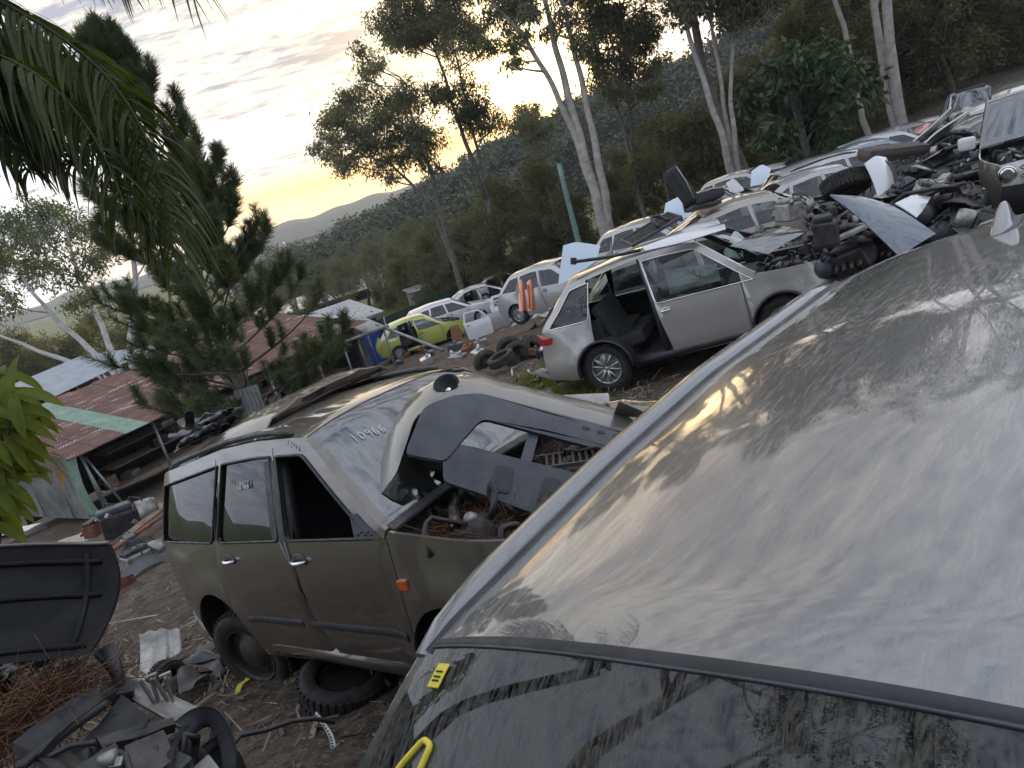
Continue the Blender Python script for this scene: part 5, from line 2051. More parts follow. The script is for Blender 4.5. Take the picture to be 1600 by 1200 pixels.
GR = 'wrecks parked in the long row'
champ = loc_car('wrecked_sedan', 'champagne sedan with papers on its windscreen, nearest roof in the row beyond the SUV', 'car', 'sedan', (.33, .30, .26), (1150, 312), 15.5, -8, -1, 1, group=GR, miss=('hood', 'front', 'fender_r', 'front_wheel_r'), seed=2, pm=dict(dust=.3), h=.12)
b = MB()
f = champ.wrap_pt
wb_, wt_ = float(champ.arcl[champ.ix['wb']]), float(champ.arcl[champ.ix['wt']])
for q0, q1, u0, u1 in ((-.62, -.30, .30, .72), (-.26, -.02, .42, .70)):
    bb = MB()
    bb.slab([[f(q, wb_ + (wt_ - wb_) * u) + Vector((.006, 0, .008 + .01 * math.sin(9 * q + 5 * u))) for q in np.linspace(q0, q1, 6)] for u in np.linspace(u0, u1, 6)], (0, 0, .002))
    o = bb.build('paper_sheet', PAPER)
    o.matrix_world = champ.root.matrix_basis
    tag(o, 'white paper sheet lying on the champagne sedan windscreen' + (', the larger of two' if q0 < -.5 else ', the smaller of two'), 'paper')

w0 = loc_car('crushed_wreck', 'crushed silver wreck with torn-off roof edge and green-white airbag right behind the SUV', 'car', 'wagon', GREYSIL, None, 0, -16, -2, 0, ground=(4.15, 13.85, tz(4.15, 13.85) + .05), group=GR, miss=('hood', 'front', 'windscreen', 'roof', 'front_door_r', 'front_glass_r'), seed=5, dent=crumple(9, .06, .3, -1.6), h=.12, mats=dict(tail=GREYPL))
b = MB()
b.slab([[(.75 - .5 * u, -.5 + .9 * v, .95 + .35 * math.sin(math.pi * u) * math.sin(math.pi * v) + .03 * math.sin(9 * u + 7 * v)) for v in np.linspace(0, 1, 10)] for u in np.linspace(0, 1, 9)], (0, 0, -.03))
b.build('airbag', AIRBAG, w0.root)
b = MB()
b.tube([(.9, -.62, 1.05), (.95, 0, 1.13), (.9, .62, 1.05)], .075, 10)
b.build('cross_beam', GREYPL, w0.root)

rows = [('sedan', 'silver sedan second behind the champagne one, dark side window showing', (.34, .34, .35), (1262, 268), 17.6, -6, ('hood', 'front', 'fender_r', 'front_wheel_r')),
        ('wagon', 'light silver wagon with black roof strip, third roof in the row', (.40, .41, .42), (1300, 243), 19.7, -4, ('hood', 'front', 'fender_r')),
        ('sedan', 'blue-grey sedan, fourth roof in the row', (.16, .20, .26), (1340, 226), 21.8, -6, ('hood',)),
        ('hatch', 'pale silver hatchback, fifth roof in the row', (.42, .43, .44), (1368, 212), 23.8, -2, ()),
        ('sedan', 'dark grey sedan near the end of the row', (.10, .105, .11), (1402, 198), 25.9, -5, ()),
        ('hatch', 'white hatchback facing the dark four-wheel drive at the far end of the row', (.55, .56, .58), (1452, 186), 28.0, -20, ())]
for k, (kind, lab, col, px, d, yaw, miss) in enumerate(rows):
    loc_car('row_car', lab, 'car', kind, col, px, d, yaw, 0, 0, group=GR, miss=miss, seed=20 + k, pm=dict(dust=.25, wob=.03), h=.2, rails=(kind == 'wagon'))
for k, (kind, lab, col, xy, yaw, miss) in enumerate((('sedan', 'charcoal sedan without its bonnet deep in the engine heap', (.06, .065, .07), (10.6, 15.3), 6, ('hood', 'front')), ('wagon', 'pale grey wagon behind the two leaning bonnets', (.30, .31, .32), (13.3, 18.2), 4, ('hood', 'front')),
                                                        ('sedan', 'silver sedan between the far end of the row and the white utility', (.36, .37, .38), (16.2, 21.6), 2, ('hood',)), ('hatch', 'white hatchback squeezed in above the radiator', (.45, .46, .47), (3.95, 24.0), -36, ('hood', 'front')))):
    loc_car('row_car', lab, 'car', kind, col, None, 0, yaw, 0, 0, ground=(*xy, tz(*xy)), group=GR, miss=miss, seed=80 + k, pm=dict(dust=.25, wob=.03), h=.2)

# cars standing nose-down on the left of the row
left = [('silver hatchback left of the grey SUV, pale panel leaning on its nose', 'hatch', (.42, .42, .42), (850, 402), 22.5, -38, -3, ('hood', 'front')),
        ('silver hatchback with sloping glass behind the mesh panel', 'hatch', (.40, .385, .37), (1000, 332), 21.0, -40, -3, ('hood', 'front')),
        ('dark grey hatchback behind the black car seat', 'hatch', (.12, .125, .13), (1105, 296), 22.2, -40, -2, ('hood',)),
        ('beige-silver hatchback at the tree line above the black car seat', 'hatch', (.36, .34, .31), (1152, 270), 26.0, -42, -2, ('hood', 'front')),
        ('grey hatchback farthest back at the tree line', 'hatch', (.25, .26, .27), (1208, 258), 28.5, -40, -2, ())]
for k, (lab, kind, col, px, d, yaw, pit, miss) in enumerate(left):
    loc_car('stacked_car', lab, 'car', kind, col, px, d, yaw, pit, 0, group='hatchbacks along the tree line', miss=miss, seed=40 + k, pm=dict(dust=.2, wob=.03), h=.2, mats=dict(glass=GLASSR))

# yard cars farther down the slope
def on_ground(px, py, d): return ground_at(px, py, d)
LIME = paint('lime_paint', (.36, .40, .07), .25, (.3, .28, .2), metal=.1)
loc_car('lime_hatchback', 'lime green hatchback with its rear door and bonnet missing', 'car', 'hatch', LIME, None, 0, 14, 0, 0, ground=on_ground(660, 530, 33.5), miss=('rear_door_r', 'hood', 'front', 'front_wheel_r'), seed=51, h=.14)
loc_car('white_station_wagon', 'white station wagon beside the green fence, behind the lime hatchback', 'car', 'wagon', (.55, .56, .58), None, 0, 12, 0, 0, ground=on_ground(706, 506, 37.5), seed=52, h=.16, mats=dict(sideglass=GLASSD), miss=('front',), pm=dict(dust=.15))
loc_car('silver_sedan', 'silver sedan shell without doors behind the white station wagon', 'car', 'sedan', (.38, .39, .40), None, 0, 8, 0, 0, ground=on_ground(757, 478, 40), miss=('rear_door_r', 'front_door_r', 'front_door_l', 'hood', 'front_wheel_r', 'rear_wheel_r'), seed=53, h=.16)
loc_car('sedan_shell', 'stripped silver shell behind the doorless sedan near the trees', 'car', 'sedan', (.30, .32, .33), None, 0, 4, 0, 0, ground=on_ground(790, 455, 46), miss=('rear_door_r', 'front_door_r', 'hood', 'windscreen'), seed=54, h=.18)

# white utility far right, facing us, light bar on the roof
ute = loc_car('white_utility', 'white utility with a dark bar above its cab facing the camera at the far right', 'car', 'ute', (.60, .62, .66), (1512, 140), 30.0, -118, 0, 0, seed=60, h=.18, pm=dict(dust=.15))
b = MB()
b.tube([(.45, -.5, 1.86), (.45, .5, 1.86)], .05, 8)
b.build('light_bar', BLACK, ute.root)

# dark four-wheel drive on the right
DISCO = paint('dark_bronze_paint', (.115, .10, .085), .35, (.22, .19, .15), metal=.4)
def disco():
    sil = [(2.28, .42, .06), (2.38, .62, .06), (2.38, .80, .06, 'bt'), (2.33, 1.10, .05, 'hf'), (2.05, 1.16, .04), (1.20, 1.22, .04, 'wb'), (.62, 1.82, .05, 'wt'), (.1, 1.87, .05), (-.6, 1.89, .05),
           (-2.2, 1.86, .05, 'rt'), (-2.36, 1.15, .04, 'rb'), (-2.40, .80, .04, 'rbt'), (-2.42, .6, .04), (-2.3, .42, .04)]
    c = Car('dark_four_wheel_drive', 'dark bronze boxy four-wheel drive with big clear headlamps at the right edge', 'car', sil, .955, .74, .36, lambda x: 1.16, (-1.44, 1.44, .38, .45), (.95, -.2, -1.2),
            dict(paint=DISCO, glass=GLASSR, sideglass=GLASS, rail=BLACK, lamp=CLEARL, grillebar=BAREM, bumper=BLACK, sill=BLACK), Vector((9.05, 11.85, .17)), rot3(-124.8, 0, 0), miss=('hood',), h=.14, rails=True, tuck=4.0, engine_seed=70)
    for sd in (-1, 1):
        b = MB()
        X = Matrix.Translation((2.36, sd * .60, .955)) @ Matrix.Rotation(R_(90), 4, 'Y')
        b.lathe([(.001, .03), (.05, .035), (.095, .03), (.105, .0)], 24, X, False)
        b.lathe([(.098, .036), (.112, .036), (.112, .0)], 24, X, False)
        b.build('lamp_projector', CHROME, c.root)
        b = MB()
        m = Vector((1.02, sd * 1.06, 1.32))
        b.box(m, (.14, .24, .19), (0, 0, sd * .15), .05)
        b.cyl(m, m + Vector((-.02, -sd * .2, -.03)), .03, 8)
        b.build('side_mirror', WHITEP if sd < 0 else BLACK, c.root)
    b = MB()
    for z in (.92, 1.03):
        for k in range(3):
            y = -.32 + k * .32
            pts = [Vector((2.44, y + .13 * math.cos(a) * 1.0, z + .036 * math.sin(a))) for a in np.linspace(0, 2 * math.pi, 17)]
            b.tube(pts, .014, 6, False)
    b.build('grille_slots', BAREM, c.root)
    b = MB()
    b.tube([(1.28, -.6, 1.26), (1.20, -.25, 1.27), (1.16, .1, 1.30), (1.05, .12, 1.40)], .014, 6)
    b.build('wiper', BLACK, c.root)
    return c


disco()
# ------------------------------------------------------------ loose parts lying about the yard
BM = brown.root.matrix_basis


def bl(x, y, z):
    """point on the brown four-wheel drive, in its own axes"""
    return BM @ Vector((x, y, z))


def placed(mb, name, mat, label, cat, group=None, m=None):
    o = mb.build(name, mat)
    if m is not None:
        o.matrix_world = m
    return tag(o, label, cat, group)


def local_empty(name, m, label, cat, group=None):
    e = empty(name, (0, 0, 0), (0, 0, 0), label, cat, group)
    e.matrix_world = m
    return e


def frame(o, x, y):
    """matrix at o with the given x axis and a y axis made square to it"""
    x = Vector(x).normalized()
    y = Vector(y)
    y = (y - x * y.dot(x)).normalized()
    z = x.cross(y)
    m = Matrix((x, y, z)).transposed().to_4x4()
    m.translation = o
    return m


# bonnet laid on the roof of the brown four-wheel drive
def bonnet_mesh(L, Wd, crown=.06, lip=.05, ribs=True):
    P = []
    for i in range(17):
        u = i / 16
        row = []
        for j in range(17):
            v = j / 8 - 1
            w = Wd * .5 * (1 - .10 * u ** 2)
            z = crown * (1 - v * v) + .05 * math.sin(math.pi * u) - lip * max(0, abs(v) - .93) * 12
            if ribs:
                z += .018 * math.exp(-((abs(v) - .52) / .07) ** 2)
            row.append((u * L - L / 2 - .05 * v * v * (u > .5), w * v, z))
        P.append(row)
    return P


m = BM @ Matrix.Translation((-1.05, .10, 1.715)) @ Euler((R_(2), R_(-5), R_(6))).to_matrix().to_4x4()
e = local_empty('car_bonnet', m, 'bronze bonnet lying loose on the roof of the brown four-wheel drive', 'bonnet')
b = MB()
b.slab(bonnet_mesh(1.05, 1.34), (0, 0, -.012))
b.build('panel', paint('bonnet_bronze_paint', (0.115, 0.095, 0.07), .30, (.26, .21, .14), metal=.45, rough=.34, wob=.03), e)
b = MB()
b.tube([(-.5, -.6, -.015), (.44, -.55, -.02), (.46, 0, -.0), (.44, .55, -.02), (-.5, .6, -.015)], .012, 6)
b.build('inner_frame', DARKM, e)

# black trim and lamp bundle on the rear of its roof
rs = random.Random(9)
for k in range(15):
    b = MB()
    L = rs.uniform(.35, .85)
    h, w = rs.uniform(.015, .04), rs.uniform(.03, .09)
    bend = rs.uniform(-.05, .08)
    P = [[(L * (i / 8 - .5), w * (j / 3 - .5), h * math.cos((j / 3 - .5) * 2.2) + bend * (i / 8 - .5) ** 2 * 4) for j in range(4)] for i in range(9)]
    b.slab(P, (0, 0, -.012))
    if k % 3 == 0:
        b.tube([(-L * .4, 0, .03), (-L * .1, .05, .07), (L * .2, -.02, .05), (L * .4, .03, .02)], .008, 6)
    mm = BM @ Matrix.Translation((-1.66 + rs.uniform(-.10, .30), -.36 + rs.uniform(-.12, .16), 1.715 + .011 * k)) @ Euler((rs.uniform(-.3, .3), rs.uniform(-.12, .05), R_(rs.uniform(-16, 12)))).to_matrix().to_4x4()
    placed(b, 'trim_strip', BLACK if k % 4 else GREYPL, 'black plastic trim strip in the bundle piled on the brown car roof', 'trim strip', 'trim strips bundled on the roof', mm)


# front bumper laid across its windscreen
def bumper():
    P0, P1 = at(672, 652, 4.12), at(965, 730, 4.05)
    lx = (P1 - P0).normalized()
    n = Vector((0, 0, 1)) * .84 - fw * .54 - cr * .10
    n = (n - lx * n.dot(lx)).normalized()
    vy = n.cross(lx)            # towards the bonnet edge of the bumper: away from the camera
    m = Matrix((lx, vy, n)).transposed().to_4x4()
    m.translation = P0 + lx * .84 - vy * .03
    m = m @ Matrix.Scale(1.12, 4)
    e = local_empty('car_bumper', m, 'bronze and grey bumper with round fog lamp lying across the brown car windscreen', 'bumper')
    BR = paint('bumper_bronze_paint', (.15, .135, .115), .15, (.2, .17, .13), metal=.4, rough=.32, wob=.01)
    def pt(u, v, off=0.0):
        # straight middle, then a quarter turn back at each end
        a = abs(u)
        R = .30
        if a < .62:
            x, z, nx, nz = a, 0.0, 0.0, 1.0
        else:
            th = min(1.35, (a - .62) / R)
            ex = max(0, (a - .62) - 1.35 * R)
            x = .62 + R * math.sin(th) + ex * math.cos(th)
            z = -R * (1 - math.cos(th)) - ex * math.sin(th)
            nx, nz = math.sin(th), math.cos(th)
        z -= .05 * (a / .9) ** 2
        roll = .05 * math.cos((v - .05) * 4.5) - .16 * max(0, v - .22) ** 1.3 * 3
        k = roll + off
        return Vector((math.copysign(x + nx * k, u), v, z + nz * k + .05))
    def holed(name, outer, holes, mat, th=.012, h=.05):
        b = MB()
        panel(b, outer, holes, lambda u, v: pt(u, v), h, th, (0, 0, -1))
        return b.build(name, mat, e)
    circ = lambda u0, v0, r: [(u0 + r * math.cos(a), v0 + r * math.sin(a)) for a in np.linspace(0, 2 * math.pi, 22)[:-1]]
    up = roundp([(-1.22, .30), (-1.30, .05), (-1.24, -.30), (-.98, -.40), (-.82, -.30), (-.80, .02), (-.62, .12), (.62, .12), (.80, .02), (.82, -.30), (.98, -.40), (1.24, -.30), (1.30, .05), (1.22, .30), (.6, .35), (0, .36), (-.6, .35)], .05)
    holed('painted_skin', up, [circ(-.72, .22, .062), circ(.72, .22, .062)], BR)
    mid = roundp([(-.76, .04), (-.66, .12), (-.56, .17), (.56, .17), (.66, .12), (.76, .04), (.78, -.22), (.60, -.24), (.50, .02), (-.50, .02), (-.60, -.24), (-.78, -.22)], .04)
    b = MB()
    panel(b, mid, [], lambda u, v: pt(u, v, .022), .05, .02, (0, 0, -1))
    b.build('grey_centre', GREYPL, e)
    low = roundp([(-.64, -.14), (-.5, -.13), (.5, -.13), (.64, -.14), (.58, -.32), (.2, -.36), (-.2, -.36), (-.58, -.32)], .03)
    hs = [roundp([(u - .05, -.31), (u + .05, -.31), (u + .04, -.19), (u - .04, -.19)], .02) for u in (-.33, -.11, .11, .33)]
    b = MB()
    panel(b, low, [], lambda u, v: pt(u, v, .012), .05, .02, (0, 0, -1))
    lo = b.build('lower_grille_lip', GREYPL, e)
    b = MB()
    for q in hs:
        panel(b, q, [], lambda u, v: pt(u, v, .018), .05, .012, (0, 0, -1))
    b.build('lip_pads', BLACK, lo)
    for u in (-.25, .25):
        b = MB()
        b.box(pt(u, -.05) + Vector((0, 0, -.02)), (.05, .2, .03))
        b.build('grille_post', GREYPL, e)
    for u in (-.72, .72):
        b = MB()
        c = pt(u, .22)
        X = Matrix.Translation(c) @ Matrix.Rotation(math.copysign(.33, u), 4, 'Y')
        b.lathe([(.066, .006), (.058, .0), (.052, -.045), (.001, -.05)], 24, X, False)
        o = b.build('fog_lamp_socket', BLACK, e)
        b = MB()
        b.lathe([(.001, -.028), (.018, -.03), (.022, -.045)], 16, X, False)
        b.build('fog_lamp', CHROME, o)
    b = MB()
    for k, u in enumerate((-.02, .05, .12, .22, .30)):
        c = pt(u, .11) + Vector((0, 0, .024))
        b.box(c, (.035 if k != 2 else .02, .018, .004), (0, 0, .2 * k), .002)
    b.build('clip_holes', BLACK, e)
    # painted fin standing up from the edge
    b = MB()
    P = [[(.10 + .13 * u, .30 - .02 * v, .03 + .14 * v * (1 - .5 * u) + .04 * u) for v in np.linspace(0, 1, 5)] for u in np.linspace(0, 1, 6)]
    b.slab(P, (0, .012, 0))
    b.build('mounting_tab', BR, e)


bumper()

# dead needles and scrap in its engine bay
PINEN = leafmat('dead_needles', (.075, .036, .020), (.16, .08, .042), .15, scale=8)


def needles(name, label, cs, n, spread, seed, ln=.16):
    r = np.random.RandomState(seed)
    C = np.array([tuple(c) for c in cs])
    i = r.randint(0, len(C), n)
    P = C[i] + r.normal(0, 1, (n, 3)) * spread
    a = r.normal(0, 1, (n, 3)) * (1, 1, .35)
    a /= np.linalg.norm(a, axis=1)[:, None]
    bb = np.cross(a, r.normal(0, 1, (n, 3)))
    bb /= np.linalg.norm(bb, axis=1)[:, None]
    L = r.uniform(.5, 1.2, (n, 1)) * ln
    w = .0013
    o = quads_mesh(name, np.stack([P - bb * w, P + bb * w, P + a * L + bb * w, P + a * L - bb * w], 1), PINEN)
    return tag(o, label, 'pine needles', kind='stuff')


needles('pine_needles', 'rust-brown pine needles heaped in the engine bay of the brown car', [bl(1.15, y, .98) for y in np.linspace(-.6, .3, 9)] + [bl(1.35, y, .92) for y in np.linspace(-.55, .2, 7)], 2600, (.09, .09, .025), 4)


def slat(name, label, cat, a, c, w, h, mat, seed=0, group=None, twist=0.0):
    """long thin folded strip from a to c"""
    a, c = Vector(a), Vector(c)
    m = frame((a + c) / 2, c - a, Vector((0.3, .2, 1)).cross(c - a) + Vector((0, 0, twist)))
    L = (c - a).length
    b = MB()
    P = [[(L * (i / 6 - .5), w * (j / 4 - .5), h * (abs(j - 2) / 2) ** 2 * -1 + .01 * math.sin(i * 2.1 + seed)) for j in range(5)] for i in range(7)]
    b.slab(P, (0, 0, -.006))
    return placed(b, name, mat, label, cat, group, m)


slat('metal_strip', 'bare metal strip lying slantwise under the loose bumper', 'metal strip', bl(.92, -.32, 1.08), bl(1.25, -.62, 1.02), .05, .02, BAREM, 1)
slat('metal_strip', 'long dark rail lying across the needles in the brown car engine bay', 'metal strip', bl(1.25, .35, 1.02), bl(1.75, -.7, .98), .06, .02, DARKM, 2)
slat('metal_strip', 'pale strip beside the ribbed vent in the brown car engine bay', 'metal strip', bl(1.55, .3, 1.03), bl(1.95, -.35, .98), .04, .015, BAREM, 3)
b = MB()
for k in range(9):
    b.box((-.14 + k * .035, 0, .012), (.014, .16, .012))
b.box((0, .09, .01), (.34, .02, .02))
b.box((0, -.09, .01), (.34, .02, .02))
placed(b, 'ribbed_vent', GREYPL, 'ribbed grey vent panel seen through the opening of the loose bumper', 'vent panel', None, BM @ Matrix.Translation((1.50, .05, 1.04)) @ Euler((.1, .2, .7)).to_matrix().to_4x4())
b = MB()
b.slab([[(x, y, .01 * math.sin(6 * x)) for y in np.linspace(-.14, .14, 5)] for x in np.linspace(-.2, .2, 6)], (0, 0, -.012))
placed(b, 'metal_plate', BAREM, 'pale rectangular metal plate on the far wing of the brown car', 'metal plate', None, frame(at(905, 636, 4.9), cr, fw * .8 + Vector((0, 0, .5))))
slat('metal_strip', 'upright grey bracket strip behind the loose bumper', 'metal strip', at(832, 637, 4.75), at(856, 607, 4.85), .06, .02, GREYPL, 5)
slat('wing', 'bronze wing panel lying behind the metal plate', 'wing panel', at(880, 628, 5.3), at(1040, 622, 4.6), .30, .06, BROWN, 6)
slat('rubber_strip', 'long black rubber strip between the wing panel and the silver roof rail', 'rubber strip', at(905, 668, 4.6), at(948, 632, 4.5), .06, .03, BLACK, 7)
for k in range(6):
    b = MB()
    b.box((0, 0, 0), (.07 + .03 * (k % 3), .05, .04), (.3 * k, .5 * k, .7 * k), .012)
    placed(b, 'broken_plastic', (WHITEP, PALEROOF, BAREM)[k % 3], 'small piece of broken pale plastic behind the loose bumper', 'debris', 'broken plastic behind the bumper', Matrix.Translation(at(862 + 7 * k, 628 + 5 * (k % 3), 4.85 - .03 * k)))


# ---- writing in paint pen
def strokes(pts_list, fmap, r, mat, name, label=None, cat=None, parent=None):
    b = MB()
    for pts in pts_list:
        P = [fmap(*p) for p in pts]
        S, _ = smooth_line([tuple(p) for p in P], .006, 1.0, 3)
        b.tube([Vector(p) for p in S], r, 6)
    o = b.build(name, mat, parent)
    return o


DIG = {'1': [[(.3, 1), (.35, 0)]], '0': [[(.5, 1), (.15, .8), (.1, .25), (.45, 0), (.85, .25), (.85, .75), (.5, 1)]], '9': [[(.85, .8), (.5, 1), (.2, .8), (.3, .5), (.7, .5), (.85, .8), (.8, .3), (.6, 0)]],
       '6': [[(.75, 1), (.35, .7), (.15, .3), (.4, 0), (.8, .15), (.75, .45), (.3, .4)]], '2': [[(.15, .75), (.4, 1), (.75, .85), (.65, .5), (.15, .05), (.85, .0)]]}


def number(txt, w, fm, r, mat, parent, name='painted_number'):
    pl = []
    for i, ch in enumerate(txt):
        for st in DIG[ch]:
            pl.append([((i + .85 * x) * w, y) for x, y in st])
    return strokes(pl, fm, r, mat, name, parent=parent)


cb = brown
wbA, wtA = float(cb.arcl[cb.ix['wb']]), float(cb.arcl[cb.ix['wt']])
number('10966', 1.0, lambda x, y: cb.wrap_pt(-.70 + .058 * x, wbA + (wtA - wbA) * (.70 + .08 * y - .012 * x)) + Vector((.004, 0, .006)), .0022, CHALK, cb.windscreen)
fs = cb.side_pt(-1)
number('10966', 1.0, lambda x, y: fs(-.62 + .036 * x, 1.40 + .05 * y) + Vector((0, -.004, 0)), .0028, CHALK, cb.rdoor_r)
number('10966', 1.0, lambda x, y: fs(.06 + .03 * x, 1.595 + .03 * y - .01 * x) + Vector((0, -.006, 0)), .002, CHALK, cb.root)

# yellow strokes, sticker and scraper mark on the near windscreen
cn = near
wbB, wtB = float(cn.arcl[cn.ix['wb']]), float(cn.arcl[cn.ix['wt']])
def nw(q, u): return cn.wrap_pt(q, wbB + (wtB - wbB) * u) + Vector((.002, 0, .002))


strokes([[(-.78, .73), (-.74, .79), (-.69, .835), (-.645, .83), (-.645, .78), (-.70, .68), (-.78, .60), (-.66, .60)], [(-.60, .70), (-.56, .76), (-.50, .785), (-.475, .72), (-.50, .67), (-.58, .62), (-.48, .60)]], nw, .0055, YELLOW, 'painted_number', parent=cn.windscreen)
b = MB()
b.slab([[nw(q, u) for q in np.linspace(-.80, -.735, 5)] for u in np.linspace(.915, .955, 4)], (0, 0, .002))
so_ = b.build('yellow_sticker', YELLOW, cn.windscreen)
b = MB()
for k, u in enumerate((.928, .935, .942)):
    b.tube([nw(-.785, u) + Vector((.002, 0, .002)), nw(-.75, u) + Vector((.002, 0, .002))], .0016, 5)
b.build('print_lines', DARKM, so_)
strokes([[(-.37, .62), (-.30, .80)]], nw, .004, WHITEP, 'glass_edge', parent=cn.windscreen)


# ---- open black bonnet and engine bay of a car at the lower left
BLKP = paint('black_paint', (.008, .008, .009), .12, (.06, .05, .04), metal=.0, rough=.35)
UNDERB = simple('bonnet_underside', (.010, .010, .011), .7, var=.4, scale=4, spec=.25)


def black_car():
    o = at(150, 1080, 2.45)
    g = tz(o.x, o.y)
    e = tag(empty('black_car', (o.x, o.y, g), (0, 0, 0), 'black car with its bonnet raised and stripped engine bay at the lower left', 'car'), None, None)
    O = Vector((o.x, o.y, g))
    # raised bonnet: underside faces the camera
    b = MB()
    c00, c10, c11, c01 = at(-330, 1120, 2.05), at(150, 1030, 2.25), at(180, 858, 2.45), at(-330, 900, 2.30)
    P = []
    for i in range(21):
        u = i / 20
        row = []
        for j in range(13):
            v = j / 12
            p = (c00 * (1 - u) + c10 * u) * (1 - v) + (c01 * (1 - u) + c11 * u) * v
            p = p + fw * (.05 * math.sin(math.pi * v) + .03 * math.sin(math.pi * u)) + cu * (.03 * math.sin(math.pi * u * .9))
            if u > .9:
                k = (u - .9) / .1
                p = p - cr * (.03 * k * k * abs(2 * v - 1) ** 2) + fw * .02 * k
            row.append(p - O)
        P.append(row)
    b.slab(P, fw * .014)
    bo = b.build('bonnet', UNDERB, e)
    b = MB()
    for v in (.16, .5, .84):
        b.tube([(P[i][int(v * 12)] - fw * .004) for i in range(1, 20)], .010, 6)
    for u in (3, 11, 18):
        b.tube([(P[u][j] - fw * .004) for j in range(1, 12)], .010, 6)
    b.build('inner_frame', UNDERB, bo)
    b = MB()
    b.tube([P[i][12] + cu * .006 for i in range(21)], .007, 6)
    b.build('painted_edge', paint('bonnet_edge_paint', (.12, .10, .085), .3), bo)
    # hinge
    b = MB()
    h0, h1 = at(165, 1015, 2.35) - O, at(190, 1085, 2.3) - O
    b.tube([h0, (h0 + h1) / 2 + cr * .01, h1], [.035, .02, .018], 8)
    b.box(h1, (.07, .05, .05), (.2, .3, .4), .01)
    b.build('bonnet_hinge', BLACK, e)
    # grey plate with two brackets
    def plate(name, pts, th, mat, parent=e, bend=0.0):
        a, bq, c, d = [at(*q) - O for q in pts]
        n = (bq - a).cross(d - a).normalized()
        if n.dot(fw) > 0:
            n = -n
        P = [[(a * (1 - u) + bq * u) * (1 - v) + (d * (1 - u) + c * u) * v + n * (bend * math.sin(math.pi * u) + .006 * math.sin(9 * u) * math.sin(7 * v)) for v in np.linspace(0, 1, 7)] for u in np.linspace(0, 1, 11)]
        mb = MB()
        mb.slab(P, -n * th)
        return mb.build(name, mat, parent), n
    pl, n = plate('radiator_support', [(172, 1072, 2.35), (200, 1052, 2.38), (325, 1112, 2.22), (282, 1136, 2.18)], .02, BAREM)
    for px, py in ((236, 1098), (258, 1096)):
        base = at(px, py, 2.26) - O
        b = MB()
        for s in (-1, 1):
            b.box(base + cu * .035 + cr * (.012 * s), (.008, .012, .085), (0, .1 * s, 0), .002)
        b.box(base + cu * .078, (.034, .014, .010), (0, 0, .3), .002)
        b.build('bracket', BAREM, pl)
    plate('wing_edge', [(20, 1160, 1.95), (178, 1062, 2.32), (190, 1078, 2.30), (60, 1180, 1.9)], .03, BLACK, bend=.02)
    plate('inner_guard', [(60, 1185, 1.9), (190, 1085, 2.25), (235, 1120, 2.15), (130, 1240, 1.8)], .02, BLACK, bend=-.05)
    plate('airbox_lid', [(195, 1165, 2.02), (255, 1140, 2.12), (275, 1185, 2.02), (205, 1235, 1.92)], .05, DARKM)
    plate('crossmember', [(150, 1150, 2.05), (270, 1120, 2.18), (275, 1132, 2.16), (160, 1168, 2.02)], .03, DARKM)
    plate('battery_tray', [(90, 1215, 1.85), (180, 1160, 2.0), (200, 1200, 1.95), (120, 1260, 1.8)], .06, BLACK)
    # lamp housing shell: flat curved arms around an opening
    def arm(pts, w, nrm_):
        S, _ = smooth_line([tuple(at(*q) - O) for q in pts], .015, 2, 3)
        mb = MB()
        S = [Vector(p) for p in S]
        rows = []
        for i, p in enumerate(S):
            t = (S[min(i + 1, len(S) - 1)] - S[max(i - 1, 0)]).normalized()
            sd = t.cross(nrm_).normalized()
            rows.append([p - sd * w + nrm_ * .012, p - sd * w * .5, p + sd * w * .5, p + sd * w - nrm_ * .02])
        mb.slab(rows, -nrm_ * .012)
        mb.build('lamp_housing', BLACK, e)
    nv = (-fw + Vector((0, 0, .5))).normalized()
    arm([(286, 1136, 2.16), (268, 1165, 2.06), (258, 1205, 1.98), (262, 1265, 1.9)], .020, nv)
    arm([(286, 1138, 2.16), (305, 1118, 2.2), (332, 1116, 2.2), (350, 1150, 2.12), (358, 1190, 2.05), (352, 1265, 1.95)], .028, nv)
    arm([(320, 1172, 2.12), (338, 1160, 2.14), (352, 1150, 2.14)], .012, nv)
    plate('lamp_back', [(285, 1150, 2.2), (330, 1130, 2.22), (352, 1200, 2.1), (285, 1230, 2.05)], .03, BLACK, bend=-.06)
    plate('front_apron', [(300, 1210, 2.0), (420, 1235, 2.0), (420, 1300, 1.9), (280, 1300, 1.85)], .03, BLACK, bend=.03)
    # hoses and small castings
    rs = random.Random(6)
    for pts, r in (([(145, 1190, 1.95), (165, 1172, 1.98), (195, 1180, 1.97), (205, 1210, 1.93)], .010), ([(70, 1185, 1.93), (110, 1165, 1.98), (150, 1160, 2.0)], .008), ([(30, 1200, 1.86), (90, 1150, 2.0), (165, 1100, 2.2)], .014)):
        b = MB()
        S, _ = smooth_line([tuple(at(*q) - O) for q in pts], .015, 2, 3)
        b.tube([Vector(p) for p in S], r, 8)
        b.build('hose', BLACK, e)
    b = MB()
    c = at(150, 1195, 1.95) - O
    b.cyl(c, c + cr * .05 + cu * .02, .022, 12)
    b.box(c + cr * .05, (.04, .03, .03), (.3, .2, .1), .006)
    b.build('sensor', BAREM, e)
    for k in range(14):
        b = MB()
        c = at(rs.uniform(20, 240), rs.uniform(1150, 1250), 1.99) - O - Vector((0, 0, .12))
        b.box(c, (rs.uniform(.05, .16), rs.uniform(.05, .14), rs.uniform(.05, .12)), (rs.uniform(-.4, .4), rs.uniform(-.4, .4), rs.uniform(0, 3)), .015)
        b.build('engine_part', rs.choice((DARKM, BLACK, BLACK)), e)
    c = at(110, 1195, 2.0) - O
